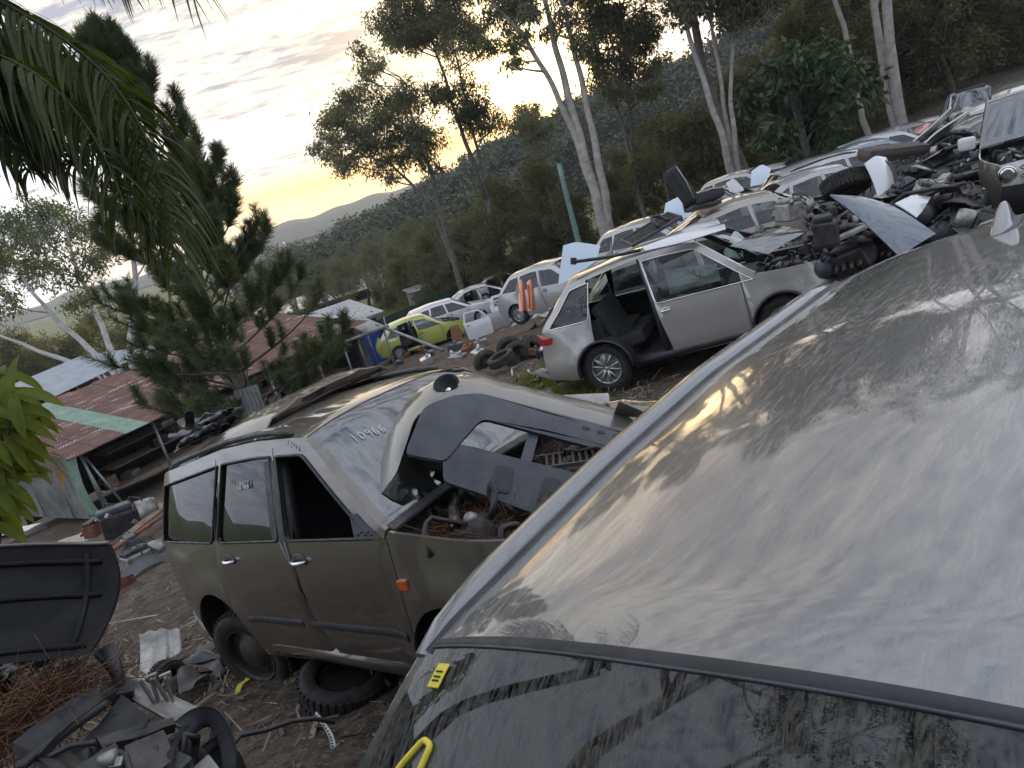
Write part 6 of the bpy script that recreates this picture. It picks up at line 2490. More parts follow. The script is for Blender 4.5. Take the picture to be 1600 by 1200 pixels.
    clutter(e, c.x - .42, c.x + .30, c.y - .25, c.y + .25, c.z - .56, 91, 1.5)
    # body below: guards and tub so that it stands on the ground
    b = MB()
    c = at(60, 1290, 2.1) - O
    b.box((c.x, c.y, .30), (1.5, 1.0, .5), (0, 0, .5), .06)
    b.build('lower_body', BLACK, e)
    ws, n = plate('windscreen', [(-60, 1190, 2.0), (-60, 1040, 2.35), (95, 1015, 2.5), (60, 1110, 2.25)], .005, GLASSD)
    return e


black_car()
needles('pine_needles', 'rust-brown pine needles on the base of the black car windscreen', [at(20 + 14 * k, 1125 - 9 * k, 2.20 + .012 * k) for k in range(8)] + [at(0 + 12 * k, 1150 - 9 * k, 2.12 + .012 * k) for k in range(8)], 1500, (.05, .05, .03), 8, .15)


# ---- things on the ground around the brown car
def G(px, py, d, dz=0.0):
    p = ground_at(px, py, d)
    p.z += dz
    return p


def gp(px, py):
    """ground point under a photo pixel, by marching along the line of sight"""
    d = .8
    while d < 200:
        p = at(px, py, d)
        if p.z < tz(p.x, p.y):
            return p
        d *= 1.012
    return p


loose_tyre('tyre', 'tyre on a steel rim lying half under the brown car sill', gp(552, 1085) + Vector((0, 0, .10)), (R_(100), .1, .8), .30, .19, RUBBER)
loose_tyre('tyre', 'small dusty brown tyre standing between the black car and the ribbed tray', gp(268, 1085) + Vector((0, 0, .10)), (.1, .2, 1.2), .17, .13, DUSTRUB, False)
b = MB()
P = [[(.55 * u - .27, .34 * v - .17 + .05 * u * u, .05 + .16 * u * u + .012 * math.sin(v * 19) - .05 * abs(v - .5)) for v in np.linspace(0, 1, 25)] for u in np.linspace(0, 1, 14)]
b.slab(P, (0, 0, -.006))
p = gp(255, 1040)
placed(b, 'ribbed_tray', BAREM, 'grey ribbed metal tray curling up from the dirt by the rear wheel', 'metal tray', None, frame(p, -cr * .3 + fw * .9 + cu * .2, -cr - fw * .2))
rs = random.Random(12)
for k, (px, py, w, l) in enumerate(((300, 1050, .22, .5), (325, 1060, .25, .45), (345, 1040, .15, .5), (285, 1085, .12, .35), (310, 1080, .2, .4))):
    b = MB()
    P = [[(l * (u - .5), w * (v - .5), .03 + .05 * math.sin(3 * u + k) * math.sin(4 * v + k) + .03 * rs.random() * u) for v in np.linspace(0, 1, 7)] for u in np.linspace(0, 1, 9)]
    b.slab(P, (0, 0, -.008))
    placed(b, 'panel', (DARKM, BLACK, GREYPL)[k % 3], 'torn dark plastic panel lying in the dirt beside the brown car rear wheel', 'panel', 'torn panels by the rear wheel', Matrix.Translation(gp(px, py) + Vector((0, 0, .02 + .02 * k))) @ Euler((rs.uniform(-.2, .2), rs.uniform(-.2, .2), 1.1 + k)).to_matrix().to_4x4())
b = MB()
S, _ = smooth_line([tuple(gp(*q) + Vector((0, 0, .02 + z))) for q, z in (((372, 1090), 0), ((378, 1078), .03), ((392, 1070), .02), ((398, 1055), .10))], .02, 1.5, 3)
rows = [[Vector(p) - cr * .018, Vector(p) + cr * .018 + cu * .004] for p in S]
b.slab(rows, (0, 0, .003))
placed(b, 'yellow_strap', YELLOW, 'yellow strap trailing from the brown car rear wheel', 'strap')
b = MB()
for q0, q1 in (((505, 1140), (532, 1192)),):
    pts = [gp(505 + 30 * math.sin(t * 1.5), 1140 + 55 * t) + Vector((0, 0, .12)) for t in np.linspace(0, 1, 12)]
    b.tube(pts, .007, 6)
    for p in pts[1:]:
        c = [p + cr * -.012 + (cr * math.cos(a) + cu * math.sin(a)) * .010 for a in np.linspace(0, 2 * math.pi, 9)]
        b.tube(c, .003, 5, False)
placed(b, 'looped_trim', WHITEP, 'white looped edging trim on the ground near the silver windscreen pillar', 'trim strip')

# pile left of the brown car
def wreck_engine(name, label, loc, rz, s, seed, group=None, mats=(DARKM, BAREM, BLACK)):
    e = empty(name, loc, (0, 0, rz), label, 'engine', group)
    e.scale = (s, s, s)
    r = random.Random(seed)
    b = MB()
    b.box((0, 0, .22), (.52, .34, .34), (.05, .08, 0), .04)
    for k in range(4):
        b.cyl((-.18 + .12 * k, .16, .25), (-.18 + .12 * k, .28, .18), .035, 10)
    b.build('block', mats[0], e)
    b = MB()
    b.box((0, 0, .43), (.48, .24, .09), (0, .06, 0), .03)
    b.build('rocker_cover', mats[2], e)
    b = MB()
    b.lathe([(.001, .30), (.14, .30), (.17, .22), (.19, .02), (.001, 0)], 20, Matrix.Translation((.26, 0, .22)) @ Matrix.Rotation(R_(90), 4, 'Y'), False)
    b.build('gearbox_bell', mats[1], e)
    b = MB()
    for k in range(6):
        p = Vector((r.uniform(-.25, .25), r.uniform(-.2, .2), r.uniform(.3, .46)))
        b.tube([p, p + Vector((.08, .06, .1)), p + Vector((.2, .02, .04)), p + Vector((.26, -.08, -.08))], .012, 6)
    b.build('hoses', BLACK, e)
    b = MB()
    for k in range(5):
        b.box((r.uniform(-.25, .25), r.uniform(-.22, .22), r.uniform(.12, .46)), (.09, .06, .07), (r.random(), r.random(), r.random()), .012)
    b.build('bracket', mats[1], e)
    return e


wreck_engine('car_engine', 'dark engine with silver casing on the ground in front of the tin shed', gp(196, 835), .5, 1.25, 3, None, (DARKM, BAREM, GREYPL))
wreck_engine('car_engine', 'rust-brown engine part beside the silver one before the shed wall', gp(152, 838), 1.5, .8, 4, None, (RUST, BAREM, DARKM))
wreck_engine('gearbox', 'grey gearbox lying in the dirt left of the brown car tail', gp(222, 890), .9, .75, 5, None, (BAREM, BAREM, DARKM))
wreck_engine('gearbox', 'ribbed grey gearbox behind the long rusty plank', gp(212, 862), 2.2, .65, 6, None, (GREYPL, BAREM, GREYPL))
b = MB()
P = [[(1.1 * (u - .5), .7 * (v - .5), .16 * math.sin(math.pi * u) * math.sin(math.pi * v) + .04 * math.sin(9 * u + 5 * v) * math.sin(7 * v)) for v in np.linspace(0, 1, 14)] for u in np.linspace(0, 1, 18)]
b.slab(P, (0, 0, -.01))
placed(b, 'canvas_sheet', simple('beige_canvas', (.36, .30, .21), .9, var=.2, bump=.2), 'beige canvas sheet heaped on the ground before the shed', 'canvas', None, Matrix.Translation(gp(118, 850) + Vector((0, 0, .05))) @ Euler((0, 0, .3)).to_matrix().to_4x4())


def plank(px0, py0, px1, py1, w, h, mat, label, name='plank', lift=.1):
    a, c = gp(px0, py0), gp(px1, py1)
    a.z += lift
    c.z += lift
    m = frame((a + c) / 2, c - a, Vector((0, 0, 1)).cross(c - a))
    L = (c - a).length
    b = MB()
    b.box((0, 0, 0), (L, w, h), (0, 0, 0), .008)
    return placed(b, name, mat, label, name.replace('_', ' '), None, m)


plank(180, 885, 268, 822, .10, .05, RUST, 'long rusty plank leaning towards the brown car tail', 'plank', .25)
plank(205, 845, 255, 805, .22, .06, WOOD, 'short weathered board behind the rusty plank', 'plank', .12)
plank(0, 862, 95, 828, .16, .05, RUST, 'rusty steel beam lying before the shed end wall', 'steel_beam', .1)
plank(20, 858, 80, 832, .08, .07, GREYPL, 'grey steel rail beside the rusty beam before the shed', 'steel_beam', .2)
plank(-20, 840, 60, 826, .5, .03, PAPER, 'pale flat sheet on the ground at the shed end wall', 'flat_sheet', .08)
plank(235, 815, 262, 790, .3, .04, WOOD, 'wooden board at the open side of the shed', 'plank', .08)
b = MB()
P = [[(.9 * (u - .5), .22 * (v - .5), .18 * math.sin(math.pi * u) + .05 * v) for v in np.linspace(0, 1, 6)] for u in np.linspace(0, 1, 14)]
b.slab(P, (0, 0, -.008))
placed(b, 'guard_liner', GREYPL, 'curved grey wheel-arch liner on the dirt left of the brown car', 'liner', None, Matrix.Translation(gp(232, 900) + Vector((0, 0, .02))) @ Euler((.2, 0, .8)).to_matrix().to_4x4())
b = MB()
P = [[(.45 * (u - .5), .3 * (v - .5), .25 * v + .05 * math.sin(5 * u)) for v in np.linspace(0, 1, 6)] for u in np.linspace(0, 1, 8)]
b.slab(P, (0, 0, -.01))
placed(b, 'panel', RUST, 'small rust-brown panel behind the raised black bonnet', 'panel', None, Matrix.Translation(gp(192, 930)) @ Euler((.9, 0, .4)).to_matrix().to_4x4())
# corrugated sheets standing among the pine's lower branches
for k, (px, py) in enumerate(((352, 640), (372, 628))):
    a = at(px, py, 14.5)
    g0 = tz(a.x, a.y)
    o = sheet((0, 0, 0), (1, .2, 0), (-.05, .1, 1), .45, 1.0, GALV, 'corrugated_sheet', None)
    o.location = (a.x, a.y, a.z - .8)
    tag(o, ('left' if k == 0 else 'right') + ' one of two grey corrugated sheets propped under the pine', 'sheet')

# bark, twigs and chips on the dirt
def litter(name, label, x0, x1, y0, y1, n, seed, ln, mat, wide=.3):
    r = np.random.RandomState(seed)
    x, y = r.uniform(x0, x1, n), r.uniform(y0, y1, n)
    z = terr(x, y) + r.uniform(.005, .05, n)
    P = np.stack([x, y, z], 1)
    a = r.normal(0, 1, (n, 3)) * (1, 1, .22)
    a /= np.linalg.norm(a, axis=1)[:, None]
    bb = np.cross(a, (0, 0, 1.0)) + r.normal(0, .25, (n, 3))
    bb /= np.linalg.norm(bb, axis=1)[:, None]
    L = r.gamma(2, .5, (n, 1)) * ln
    w = L * r.uniform(.04, wide, (n, 1))
    return tag(quads_mesh(name, np.stack([P - bb * w * .5, P + bb * w * .5, P + a * L + bb * w * .3, P + a * L - bb * w * .4], 1), mat), label, 'litter', kind='stuff')


CHIPS = simple('bark_chips', (.19, .145, .105), .9, var=.6, scale=3.5)
CHIPD = simple('dark_bark_chips', (.07, .052, .04), .95, var=.5, scale=3.5)
STRAW = simple('dry_straw', (.30, .24, .16), .9, var=.4, scale=3)
litter('bark_litter', 'brown bark chips and twigs scattered over the dirt', -7, 2, 2.5, 16, 17000, 1, .06, CHIPS)
litter('dark_litter', 'dark leaf crumbs over the dirt', -6, 1, 2.2, 12, 16000, 2, .05, CHIPD, .6)
litter('straw_litter', 'pale dry straw scattered on the dirt', -6, 3, 3, 16, 4500, 3, .10, STRAW, .06)


def grass(name, label, f, n, seed, ln):
    r = np.random.RandomState(seed)
    P = f(r, n)
    P[:, 2] = terr(P[:, 0], P[:, 1])
    d = r.normal(0, .35, (n, 3))
    d[:, 2] = 1
    L = r.uniform(.4, 1.2, (n, 1)) * ln
    s = np.cross(d, r.normal(0, 1, (n, 3)))
    s /= np.linalg.norm(s, axis=1)[:, None]
    w = ln * .045
    t1 = P + d * L * .6
    t2 = P + d * L + np.stack([r.normal(0, .2, n), r.normal(0, .2, n), -.1 * np.ones(n)], 1) * L
    q = np.concatenate([np.stack([P - s * w, P + s * w, t1 + s * w * .8, t1 - s * w * .8], 1), np.stack([t1 - s * w * .8, t1 + s * w * .8, t2 + s * w * .1, t2 - s * w * .1], 1)])
    return tag(quads_mesh(name, q, GRASSM), label, 'grass', kind='stuff')


GRASSM = leafmat('grass_blades', (.065, .085, .018), (.16, .17, .04), .45, tcol=(1.5, 1.5, .5), scale=1.2)
grass('grass', 'fresh green grass growing by the grey SUV rear wheel', lambda r, n: np.stack([.45 + r.normal(0, .42, n), 12.6 + r.normal(0, 1.0, n), np.zeros(n)], 1), 5000, 1, .16)
grass('paddock_grass', 'long grass of the paddock along the green fence', lambda r, n: np.stack([r.uniform(-30, 6, n), r.uniform(45, 80, n), np.zeros(n)], 1), 26000, 2, .55)
# ------------------------------------------------------------ loose parts heaped about the row of wrecks
P_BLUE = paint('dark_blue_paint', (.035, .055, .085), .2, metal=.4)
P_WHITE = paint('white_paint', (.52, .53, .55), .15, metal=0)
P_PALE = paint('pale_blue_paint', (.36, .44, .52), .12, metal=.2)
P_SILV = paint('silver_panel_paint', (.36, .36, .36), .2, metal=.5)
P_BEIGE = paint('beige_panel_paint', (.32, .28, .23), .25, metal=.3)
P_ORANGE = paint('orange_paint', (.50, .10, .015), .2, metal=0)
P_DARK = paint('charcoal_paint', (.05, .052, .058), .25, metal=.3)


def patch(name, label, cat, top, bot, mat, th=.012, bulge=.05, nv=9, group=None, inner=None, nu=15):
    """curved panel between two edge lines of (px, py, depth)"""
    def line(L):
        A = np.array([tuple(at(*q)) for q in L])
        t = np.linspace(0, len(A) - 1, nu)
        i = np.minimum(t.astype(int), len(A) - 2)
        f = (t - i)[:, None]
        B = A[i] * (1 - f) + A[i + 1] * f
        if len(L) > 2:
            for _ in range(3):
                B[1:-1] = (B[:-2] + 2 * B[1:-1] + B[2:]) / 4
        return B
    T, B_ = line(top), line(bot)
    c = Vector((T.mean(0) + B_.mean(0)) / 2)
    nrm = Vector(T[-1] - T[0]).cross(Vector(B_[nu // 2] - T[nu // 2])).normalized()
    if nrm.dot(fw) > 0:
        nrm = -nrm
    P = [[Vector(T[i] * (1 - v) + B_[i] * v) - c + nrm * (bulge * math.sin(math.pi * (.1 + .8 * i / (nu - 1))) * math.sin(math.pi * (.15 + .7 * v))) for v in np.linspace(0, 1, nv)] for i in range(nu)]
    b = MB()
    b.slab(P, -nrm * th)
    o = b.build(name, mat)
    o.location = c
    return tag(o, label, cat, group)


patch('car_bonnet', 'dark blue bonnet standing on edge behind the silver roof of the foreground wagon', 'bonnet', [(1296, 305, 8.6), (1345, 309, 8.5), (1400, 326, 8.3), (1462, 366, 8.0)], [(1297, 307, 8.6), (1330, 333, 8.3), (1365, 366, 8.0), (1405, 402, 7.8)], P_BLUE, bulge=.06)
bc = patch('bumper_corner', 'white bumper corner with red lamp and grey liner standing among the engines', 'bumper', [(1350, 256, 11.6), (1364, 246, 11.7), (1384, 247, 11.8)], [(1371, 307, 11.4), (1384, 302, 11.5), (1396, 288, 11.6)], P_WHITE, bulge=.10)
b = MB()
b.slab([[at(1378 + 22 * u + 8 * v, 247 + 14 * u + 42 * v, 11.75 - .1 * math.sin(3 * u)) - bc.location for v in np.linspace(0, 1, 6)] for u in np.linspace(0, 1, 8)], fw * .02)
b.build('liner', GREYPL, bc)
b = MB()
b.slab([[at(1374 + 9 * u + 6 * v, 250 + 6 * u + 18 * v, 11.66) - bc.location for v in np.linspace(0, 1, 4)] for u in np.linspace(0, 1, 4)], fw * .02)
b.build('tail_lamp', REDLAMP, bc)
for k, (t, bo, mt, lab) in enumerate(((((1419, 228, 14.8), (1452, 200, 15.1), (1487, 168, 15.4)), ((1432, 226, 15.2), (1464, 200, 15.5), (1492, 172, 15.7)), P_BEIGE, 'beige bonnet seen edge-on, upper of the two leaning over the engines'),
                                      (((1414, 256, 13.4), (1460, 208, 13.8), (1512, 175, 14.2)), ((1424, 252, 13.9), (1474, 212, 14.3), (1510, 180, 14.6)), P_SILV, 'silver bonnet seen edge-on, lower of the two leaning over the engines'))):
    patch('car_bonnet', lab, 'bonnet', t, bo, mt, bulge=.03, th=.03)
b = MB()
b.box((0, 0, 0), (1.05, .55, .24), (0, 0, 0), .10)
placed(b, 'seat_cushion', simple('brown_vinyl', (.045, .035, .03), .6, var=.3), 'long dark brown seat cushion lying on the engines behind the white bumper corner', 'cushion', None, frame(at(1395, 238, 13.2), cr + cu * .12, cu * .4 + fw))
loose_tyre('tyre', 'chunky-treaded black tyre lying on the champagne sedan nose', at(1322, 288, 13.6), (R_(70), .3, .5), .42, .29, RUBBER)


def seat(label, p, m):
    e = local_empty('seat', m, label, 'car seat')
    b = MB()
    b.box((.28, 0, .08), (.62, .52, .20), (0, -.12, 0), .07)
    b.build('seat_cushion', SEATF, e)
    b = MB()
    b.box((-.16, 0, .40), (.20, .50, .78), (0, -.42, 0), .08)
    b.build('seat_back', SEATF, e)
    b = MB()
    for s in (-1, 1):
        b.tube([(.56, s * .25, .16), (.28, s * .27, .19), (0, s * .26, .16)], .012, 6)
        b.tube([(-.06, s * .26, .08), (-.14, s * .27, .42), (-.26, s * .24, .76)], .012, 6)
    b.build('piping', simple('grey_piping' + str(len(MATS)), (.28, .28, .28), .7), e)
    b = MB()
    b.box((.2, 0, -.07), (.6, .4, .08), (0, 0, 0), .02)
    b.box((-.02, .22, .0), (.2, .05, .18), (0, 0, 0), .02)
    b.build('runner', DARKM, e)
    return e


seat('black car seat with grey piping sitting on the champagne sedan roof', None, frame(at(1083, 320, 15.0), cr * .9 + cu * .22 + fw * .1, fw - cr * .2))
# radiator and torn roof pieces on the SUV roof
rd = empty('radiator', (0, 0, 0), (0, 0, 0), 'grey mesh radiator with a bent black hose lying behind the SUV roof', 'radiator')
rd.matrix_world = frame(at(1017, 358, 12.0), cr * .85 + cu * .50, fw * .75 + cu * .35)
b = MB()
for k in range(31):
    b.box((-.40 + .8 * k / 30, 0, 0), (.012, .52, .02))
b.box((0, 0, -.006), (.82, .52, .008))
b.build('core', DARKM, rd)
b = MB()
for y in (-.27, .27):
    b.box((0, y, 0), (.86, .035, .05), (0, 0, 0), .006)
for x in (-.43, .43):
    b.box((x, 0, 0), (.03, .56, .05), (0, 0, 0), .006)
b.build('frame', GREYPL, rd)
b = MB()
b.tube([(.05, -.25, .05), (.06, -.05, .12), (.10, .08, .14), (.22, .05, .10), (.26, -.12, .02)], .03, 8)
b.build('hose', BLACK, rd)
patch('roof_strip', 'torn white roof rail section resting on the SUV roof edge', 'roof section', [(1003, 386, 11.2), (1060, 366, 11.3), (1132, 350, 11.4)], [(1008, 392, 11.1), (1065, 380, 11.1), (1134, 358, 11.2)], P_WHITE, bulge=.02)
patch('roof_strip', 'silver roof section with ragged ends just above the SUV roof', 'roof section', [(1030, 374, 11.7), (1085, 350, 11.9), (1120, 342, 12)], [(1040, 380, 11.6), (1090, 360, 11.7), (1126, 350, 11.8)], P_SILV, bulge=.03)
b = MB()
b.tube([at(893, 410, 11.2), at(905, 408, 11.2), at(950, 402, 11.3), at(1000, 391, 11.4)], .025, 8)
b.box(at(896, 408, 11.2), (.08, .06, .10), (0, .3, .2), .01)
placed(b, 'tow_bar', BLACK, 'black tow bar lying along the SUV roof', 'tow bar')
patch('windscreen', 'cracked windscreen laid over the crushed wreck', 'windscreen', [(1140, 385, 11.6), (1215, 352, 11.9)], [(1200, 398, 11.2), (1262, 362, 11.5)], GLASSR, th=.005, bulge=.04)
wreck_engine('car_engine', 'pale aluminium casting standing on the crushed wreck scuttle', at(1238, 348, 10.9), .5, .75, 21, None, (BAREM, BAREM, BAREM))
wreck_engine('car_engine', 'black engine with conical air box behind the SUV wing', at(1292, 390, 9.9), 1.2, .95, 22, None, (DARKM, GREYPL, BLACK))
patch('wing', 'white wing panel lying right of the dark blue bonnet', 'wing panel', [(1398, 318, 9.9), (1425, 306, 10.1), (1455, 308, 10.2)], [(1432, 340, 9.7), (1440, 332, 9.8), (1452, 312, 10.0)], P_WHITE, bulge=.03)

# panels leaning on the noses of the hatchbacks
for top, bot, mt, lab in (([(880, 384, 20.5), (900, 379, 20.5), (938, 384, 20.4)], [(872, 446, 20.2), (888, 440, 20.1), (932, 408, 20.1)], P_PALE, 'pale blue rounded boot lid leaning on the hatchback left of the grey SUV'),
                          ([(1040, 318, 17.6), (1062, 308, 17.6), (1078, 322, 17.5)], [(1036, 340, 17.4), (1060, 346, 17.3), (1082, 338, 17.3)], P_PALE, 'pale blue panel standing beside the radiator'),
                          ([(1174, 268, 19.5), (1190, 258, 19.5), (1204, 264, 19.5)], [(1172, 292, 19.3), (1190, 290, 19.2), (1202, 276, 19.2)], P_PALE, 'light blue panel standing behind the champagne sedan roof'),
                          ([(1134, 287, 18.5), (1146, 280, 18.5), (1160, 292, 18.4)], [(1140, 300, 18.3), (1150, 304, 18.2), (1162, 298, 18.2)], P_SILV, 'small silver panel just right of the black car seat')):
    patch('panel', lab, 'panel', top, bot, mt, bulge=.08)


patch('car_bonnet', 'red bonnet lying at the far end of the row below the tree trunks', 'bonnet', [(1428, 203, 24.0), (1446, 192, 24.3), (1466, 188, 24.6)], [(1432, 210, 23.6), (1452, 206, 23.8), (1472, 202, 24.0)], paint('faded_red_paint', (.26, .015, .015), .3, metal=0), bulge=.08)

# stripped engines and mechanical scrap between the row and the dark four-wheel drive
rs = random.Random(31)
spots = [(1350, 330, 11), (1405, 292, 11.6), (1440, 300, 10.8), (1470, 280, 11.2), (1425, 268, 12.6), (1460, 255, 12.8), (1490, 248, 13), (1500, 300, 10.4), (1445, 235, 14.2), (1480, 225, 14.6), (1508, 215, 14.4), (1465, 205, 16.5),
         (1495, 196, 16.8), (1515, 260, 11.6), (1380, 345, 10.3), (1485, 180, 19), (1510, 180, 18), (1330, 355, 10.4), (1505, 235, 13), (1535, 345, 9.6)]
for k, (px, py, d) in enumerate(spots + [(x + 22, y - 10, d + .5) for x, y, d in spots[::2]]):
    p = at(px, py, d)
    e = wreck_engine('car_engine', 'oily stripped engine in the heap between the row and the dark four-wheel drive', Vector((p.x, p.y, p.z - .22)), rs.uniform(0, 6.3), rs.uniform(.62, .95), 60 + k, 'engines heaped beside the row', ((DARKM, GREYPL, BLACK), (DARKM, BAREM, BLACK), (BAREM, DARKM, GREYPL))[k % 3])
    e.rotation_euler = (rs.uniform(-.7, .7), rs.uniform(-.6, .6), rs.uniform(0, 6.3))
    g_ = tz(p.x, p.y)
    zz = p.z - .60
    while zz > g_ - .05:          # what it is heaped upon
        e = wreck_engine('car_engine', 'oily stripped engine in the heap between the row and the dark four-wheel drive', Vector((p.x + rs.uniform(-.15, .15), p.y + rs.uniform(-.15, .15), zz)), 0, rs.uniform(.8, 1.05), 160 + k, 'engines heaped beside the row', (DARKM, GREYPL, BLACK))
        e.rotation_euler = (rs.uniform(-.3, .3), rs.uniform(-.3, .3), rs.uniform(0, 6.3))
        zz -= .40
# dark frames and rails under and between them, so the heap stands on the ground
for k in range(90):
    px, py, d = rs.choice(spots)
    p = at(px + rs.uniform(-25, 25), py + rs.uniform(-8, 22), d + rs.uniform(-.5, .6))
    b = MB()
    L = rs.uniform(.3, 1.1)
    kind = k % 4
    if kind == 0:
        b.box((0, 0, 0), (L, .10, .06), (0, 0, 0), .012)
        b.box((L * .3, .1, .02), (.12, .18, .05), (0, 0, .3), .01)
    elif kind == 1:
        b.tube([(-L / 2, 0, 0), (-L / 5, .05, .06), (L / 5, -.04, .08), (L / 2, .06, 0)], .028, 8)
    elif kind == 2:
        P = [[(L * .6 * (u - .5), .35 * (v - .5), .10 * math.sin(3 * u + k) * math.sin(3 * v)) for v in np.linspace(0, 1, 7)] for u in np.linspace(0, 1, 9)]
        b.slab(P, (0, 0, -.012))
    else:
        b.lathe([(.001, .05), (.11, .05), (.14, .02), (.14, -.05), (.001, -.05)], 18, None, False)
        b.cyl((0, 0, .05), (0, 0, .16), .03, 8)
    nm, ct = (('chassis_rail', 'rail'), ('exhaust_pipe', 'pipe'), ('panel', 'panel'), ('brake_disc', 'brake disc'))[kind]
    placed(b, nm, rs.choice((DARKM, BLACK, GREYPL, BAREM, DARKM, P_SILV if kind == 2 else DARKM)), {'rail': 'dark chassis rail', 'pipe': 'bent exhaust pipe', 'panel': 'crumpled small panel', 'brake disc': 'round brake disc'}[ct] + ' in the heap of engines beside the row', ct, ct + 's in the engine heap',
           Matrix.Translation(p) @ Euler((rs.uniform(-.4, .4), rs.uniform(-.4, .4), rs.uniform(0, 6.3))).to_matrix().to_4x4())


# ---- the lower yard: doors, wings, tyres and scrap
def door_thing(label, px, py, d, mat, yaw, lean, glass=False):
    p = ground_at(px, py, d)
    e = local_empty('door', Matrix.Translation(p) @ Euler((lean, 0, yaw)).to_matrix().to_4x4(), label, 'car door', 'doors leaning in the lower yard')
    out = roundp([(-.5, 0), (.5, .02), (.52, .62), (.20, 1.05), (-.42, 1.08), (-.54, .65)], .08)
    win = roundp([(-.46, .68), (.42, .68), (.15, 1.0), (-.38, 1.03)], .05)
    b = MB()
    panel(b, out, [win], lambda x, z: Vector((x, -.04 * math.sin(min(1, z / .65) * 2.2), z)), .12, .04, (0, 1, 0))
    b.build('panel', mat, e)
    b = MB()
    b.box((-.38, -.06, .55), (.14, .025, .03), (0, 0, 0), .008)
    b.build('handle', BLACK, e)
    return e


door_thing('white car door leaning at the near end of the door stack', 752, 522, 29.5, P_WHITE, .15, -.25)
door_thing('pale grey door with window frame behind the nearest white door', 780, 515, 31.0, P_SILV, .1, -.2)
door_thing('silver door standing right of the pale grey one', 800, 510, 32.0, P_SILV, .3, -.3)
door_thing('white door propped by the orange bumper', 812, 497, 33.0, P_WHITE, .2, -.2)
def boot(label, px, py, d):
    e = local_empty('tail_gate', Matrix.Translation(ground_at(px, py, d) + Vector((0, 0, .15))) @ Euler((-.35, 0, .12)).to_matrix().to_4x4(), label, 'tailgate')
    out = roundp([(-.62, 0), (.62, 0), (.66, .55), (.5, .98), (-.5, .98), (-.66, .55)], .08)
    win = roundp([(-.52, .5), (.52, .5), (.42, .88), (-.42, .88)], .05)
    b = MB()
    panel(b, out, [win], lambda x, z: Vector((x, -.05 * math.cos(x * 1.5), z)), .12, .05, (0, 1, 0))
    b.build('panel', P_WHITE, e)
    b = MB()
    panel(b, win, [], lambda x, z: Vector((x, -.03 * math.cos(x * 1.5), z)), .2, 0, None)
    b.build('window_glass', GLASSD, e)


boot('white tailgate with window leaning beside the orange bumper', 795, 495, 33.5)
ob = []
for k, (px, mat_, lab) in enumerate(((814, P_ORANGE, 'orange bumper skin standing on end, left of the pair'), (828, P_ORANGE, 'orange bumper skin standing on end, right of the pair'))):
    patch('orange_bumper', lab, 'bumper', [(px - 5, 441, 20.6), (px, 437, 20.5), (px + 5, 444, 20.6)], [(px - 3, 486, 20.4), (px + 2, 488, 20.2), (px + 9, 482, 20.4)], mat_, bulge=.10, th=.03)
b = MB()
for u in (-.18, .12):
    b.box((0, 0, 0), (.1, .05, .3))
wingspec = [((768, 545), (790, 520), P_SILV, 'silver curved wing, first of the line on the dirt track'), ((782, 540), (812, 508), P_DARK, 'charcoal curved wing, second of the line on the dirt track'), ((800, 528), (828, 500), P_WHITE, 'white curved wing in the middle of the line'), ((815, 515), (842, 488), P_DARK, 'charcoal wing near the far end of the line'), ((830, 505), (852, 480), P_SILV, 'silver wing at the far end of the line')]
for (x0, y0), (x1, y1), mt, lab in wingspec:
    patch('wing', lab, 'wing panel', [(x0, y0 - 6, 29.0), ((x0 + x1) / 2, (y0 + y1) / 2 - 14, 29.6), (x1, y1 - 8, 30.4)], [(x0 - 6, y0 + 6, 28.6), ((x0 + x1) / 2 + 2, (y0 + y1) / 2 + 1, 29.2), (x1 + 4, y1 + 8, 30.0)], mt, bulge=.12, group='wings laid along the track')
patch('panel', 'rust-brown metal panel standing on edge in the yard track', 'panel', [(703, 511, 27.2), (716, 507, 27.3)], [(707, 535, 27.0), (724, 532, 27.1)], RUST, bulge=.02)
for k, (px, py, r, w, rx, lab) in enumerate(((798, 551, .33, .22, .15, 'dusty tyre lying on the track, left of the pair'), (828, 553, .33, .22, .2, 'dusty tyre lying on the track, right of the pair'), (788, 578, .31, .2, 1.35, 'dusty tyre standing on edge near the grass'), (812, 562, .33, .24, .1, 'dusty tyre lying flat behind the standing one'), (640, 557, .32, .2, .1, 'black tyre lying in front of the lime hatchback'), (842, 548, .3, .2, .5, 'half-buried tyre by the grey SUV bumper'), (762, 572, .3, .2, .2, 'dark tyre flat on the track left of the standing tyre'))):
    p = gp(px, py)
    loose_tyre('tyre', lab, p + Vector((0, 0, .10 if rx < 1 else .26)), (rx, .1, k * 1.1), r, w, DUSTRUB)
rs = random.Random(77)
LAB = {'scrap_box': 'dark broken casing', 'scrap_strip': 'bent metal strip', 'scrap_sheet': 'torn sheet of scrap'}
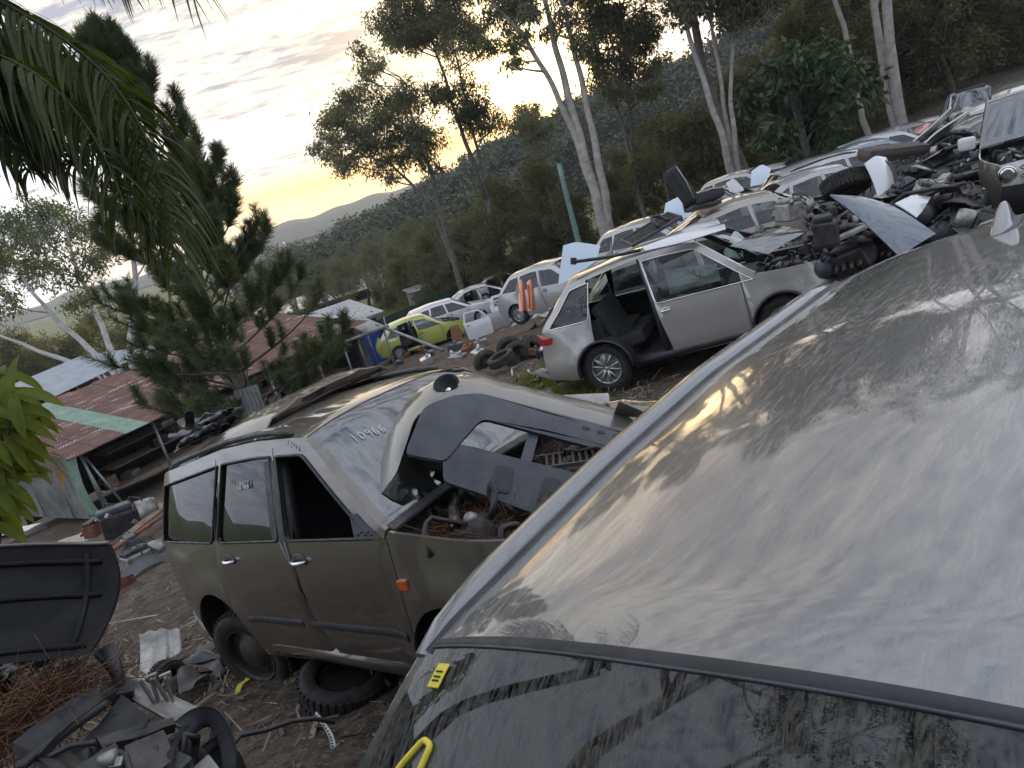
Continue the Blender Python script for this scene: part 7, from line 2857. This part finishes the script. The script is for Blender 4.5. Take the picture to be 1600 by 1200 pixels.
for k in range(46):
    zone = k % 3
    if zone == 0:
        px, py = rs.uniform(625, 760), rs.uniform(535, 572)
    elif zone == 1:
        px, py = rs.uniform(800, 880), rs.uniform(480, 600)
    else:
        px, py = rs.uniform(735, 860), rs.uniform(455, 500)
    p = gp(px, py)
    s = 1.0 if zone != 1 else .6
    b = MB()
    kind = k % 3 if zone != 1 else (k // 3) % 3
    if kind == 0:
        b.box((0, 0, .12), (rs.uniform(.25, .6), rs.uniform(.2, .4), rs.uniform(.15, .3)), (rs.uniform(-.2, .2), rs.uniform(-.2, .2), 0), .03)
        b.cyl((0, 0, .2), (.12, .06, .34), .05, 8)
        nm = 'scrap_box'
    elif kind == 1:
        L = rs.uniform(.6, 1.4)
        b.tube([(-L / 2, 0, .05), (-.1, .1, .16), (.1, .05, .12), (L / 2, -.05, .06)], [.03, .04, .04, .03], 7)
        nm = 'scrap_strip'
    else:
        w = rs.uniform(.4, .8)
        b.slab([[(w * (u - .5), .5 * (v - .5), .12 + .12 * math.sin(3 * u + k) * math.sin(2.5 * v + k)) for v in np.linspace(0, 1, 7)] for u in np.linspace(0, 1, 8)], (0, 0, -.012))
        nm = 'scrap_sheet'
    zl = ('in front of the lime hatchback', 'on the dirt beside the grey SUV tail', 'among the wrecks by the orange bumper')[zone]
    placed(b, nm, rs.choice((DARKM, BLACK, GREYPL, BAREM, RUST, P_SILV, P_WHITE)), LAB[nm] + ' ' + zl, 'scrap', LAB[nm] + 's ' + zl, Matrix.Translation(p) @ Matrix.Rotation(rs.uniform(0, 6.3), 4, 'Z') @ Matrix.Scale(s, 4))
# scrap between the brown car and the SUV, and clutter behind the black engine bay
for k, (px, py) in enumerate(((850, 608), (868, 612), (842, 598), (888, 618), (858, 600))):
    b = MB()
    L = .5 + .1 * k
    b.slab([[(L * (u - .5), .16 * (v - .5), .05 + .05 * math.sin(4 * u + k)) for v in np.linspace(0, 1, 5)] for u in np.linspace(0, 1, 8)], (0, 0, -.01))
    placed(b, 'plastic_strip', (BLACK, GREYPL, BAREM)[k % 3], 'dark plastic strip lying on the dirt under the SUV bumper', 'plastic strip', 'plastic strips under the SUV bumper', Matrix.Translation(gp(px, py) + Vector((0, 0, .03 * k))) @ Euler((.1, .05, .5 + .4 * k)).to_matrix().to_4x4())

# ------------------------------------------------------------ the air itself
mh = bpy.data.materials.new('haze_air')
mh.use_nodes = True
th = NT(mh.node_tree)
pv = th.n('ShaderNodeVolumePrincipled', {'Color': (.80, .86, .95), 'Density': .0004, 'Anisotropy': .3})
oh = th.n('ShaderNodeOutputMaterial')
mh.node_tree.links.new(pv.outputs[0], oh.inputs['Volume'])
b = MB()
b.box((0, 450, 20), (2700, 2700, 68))
hz = b.build('haze', mh)
tag(hz, 'thin pale evening haze in the air over the whole valley', 'haze', kind='stuff')
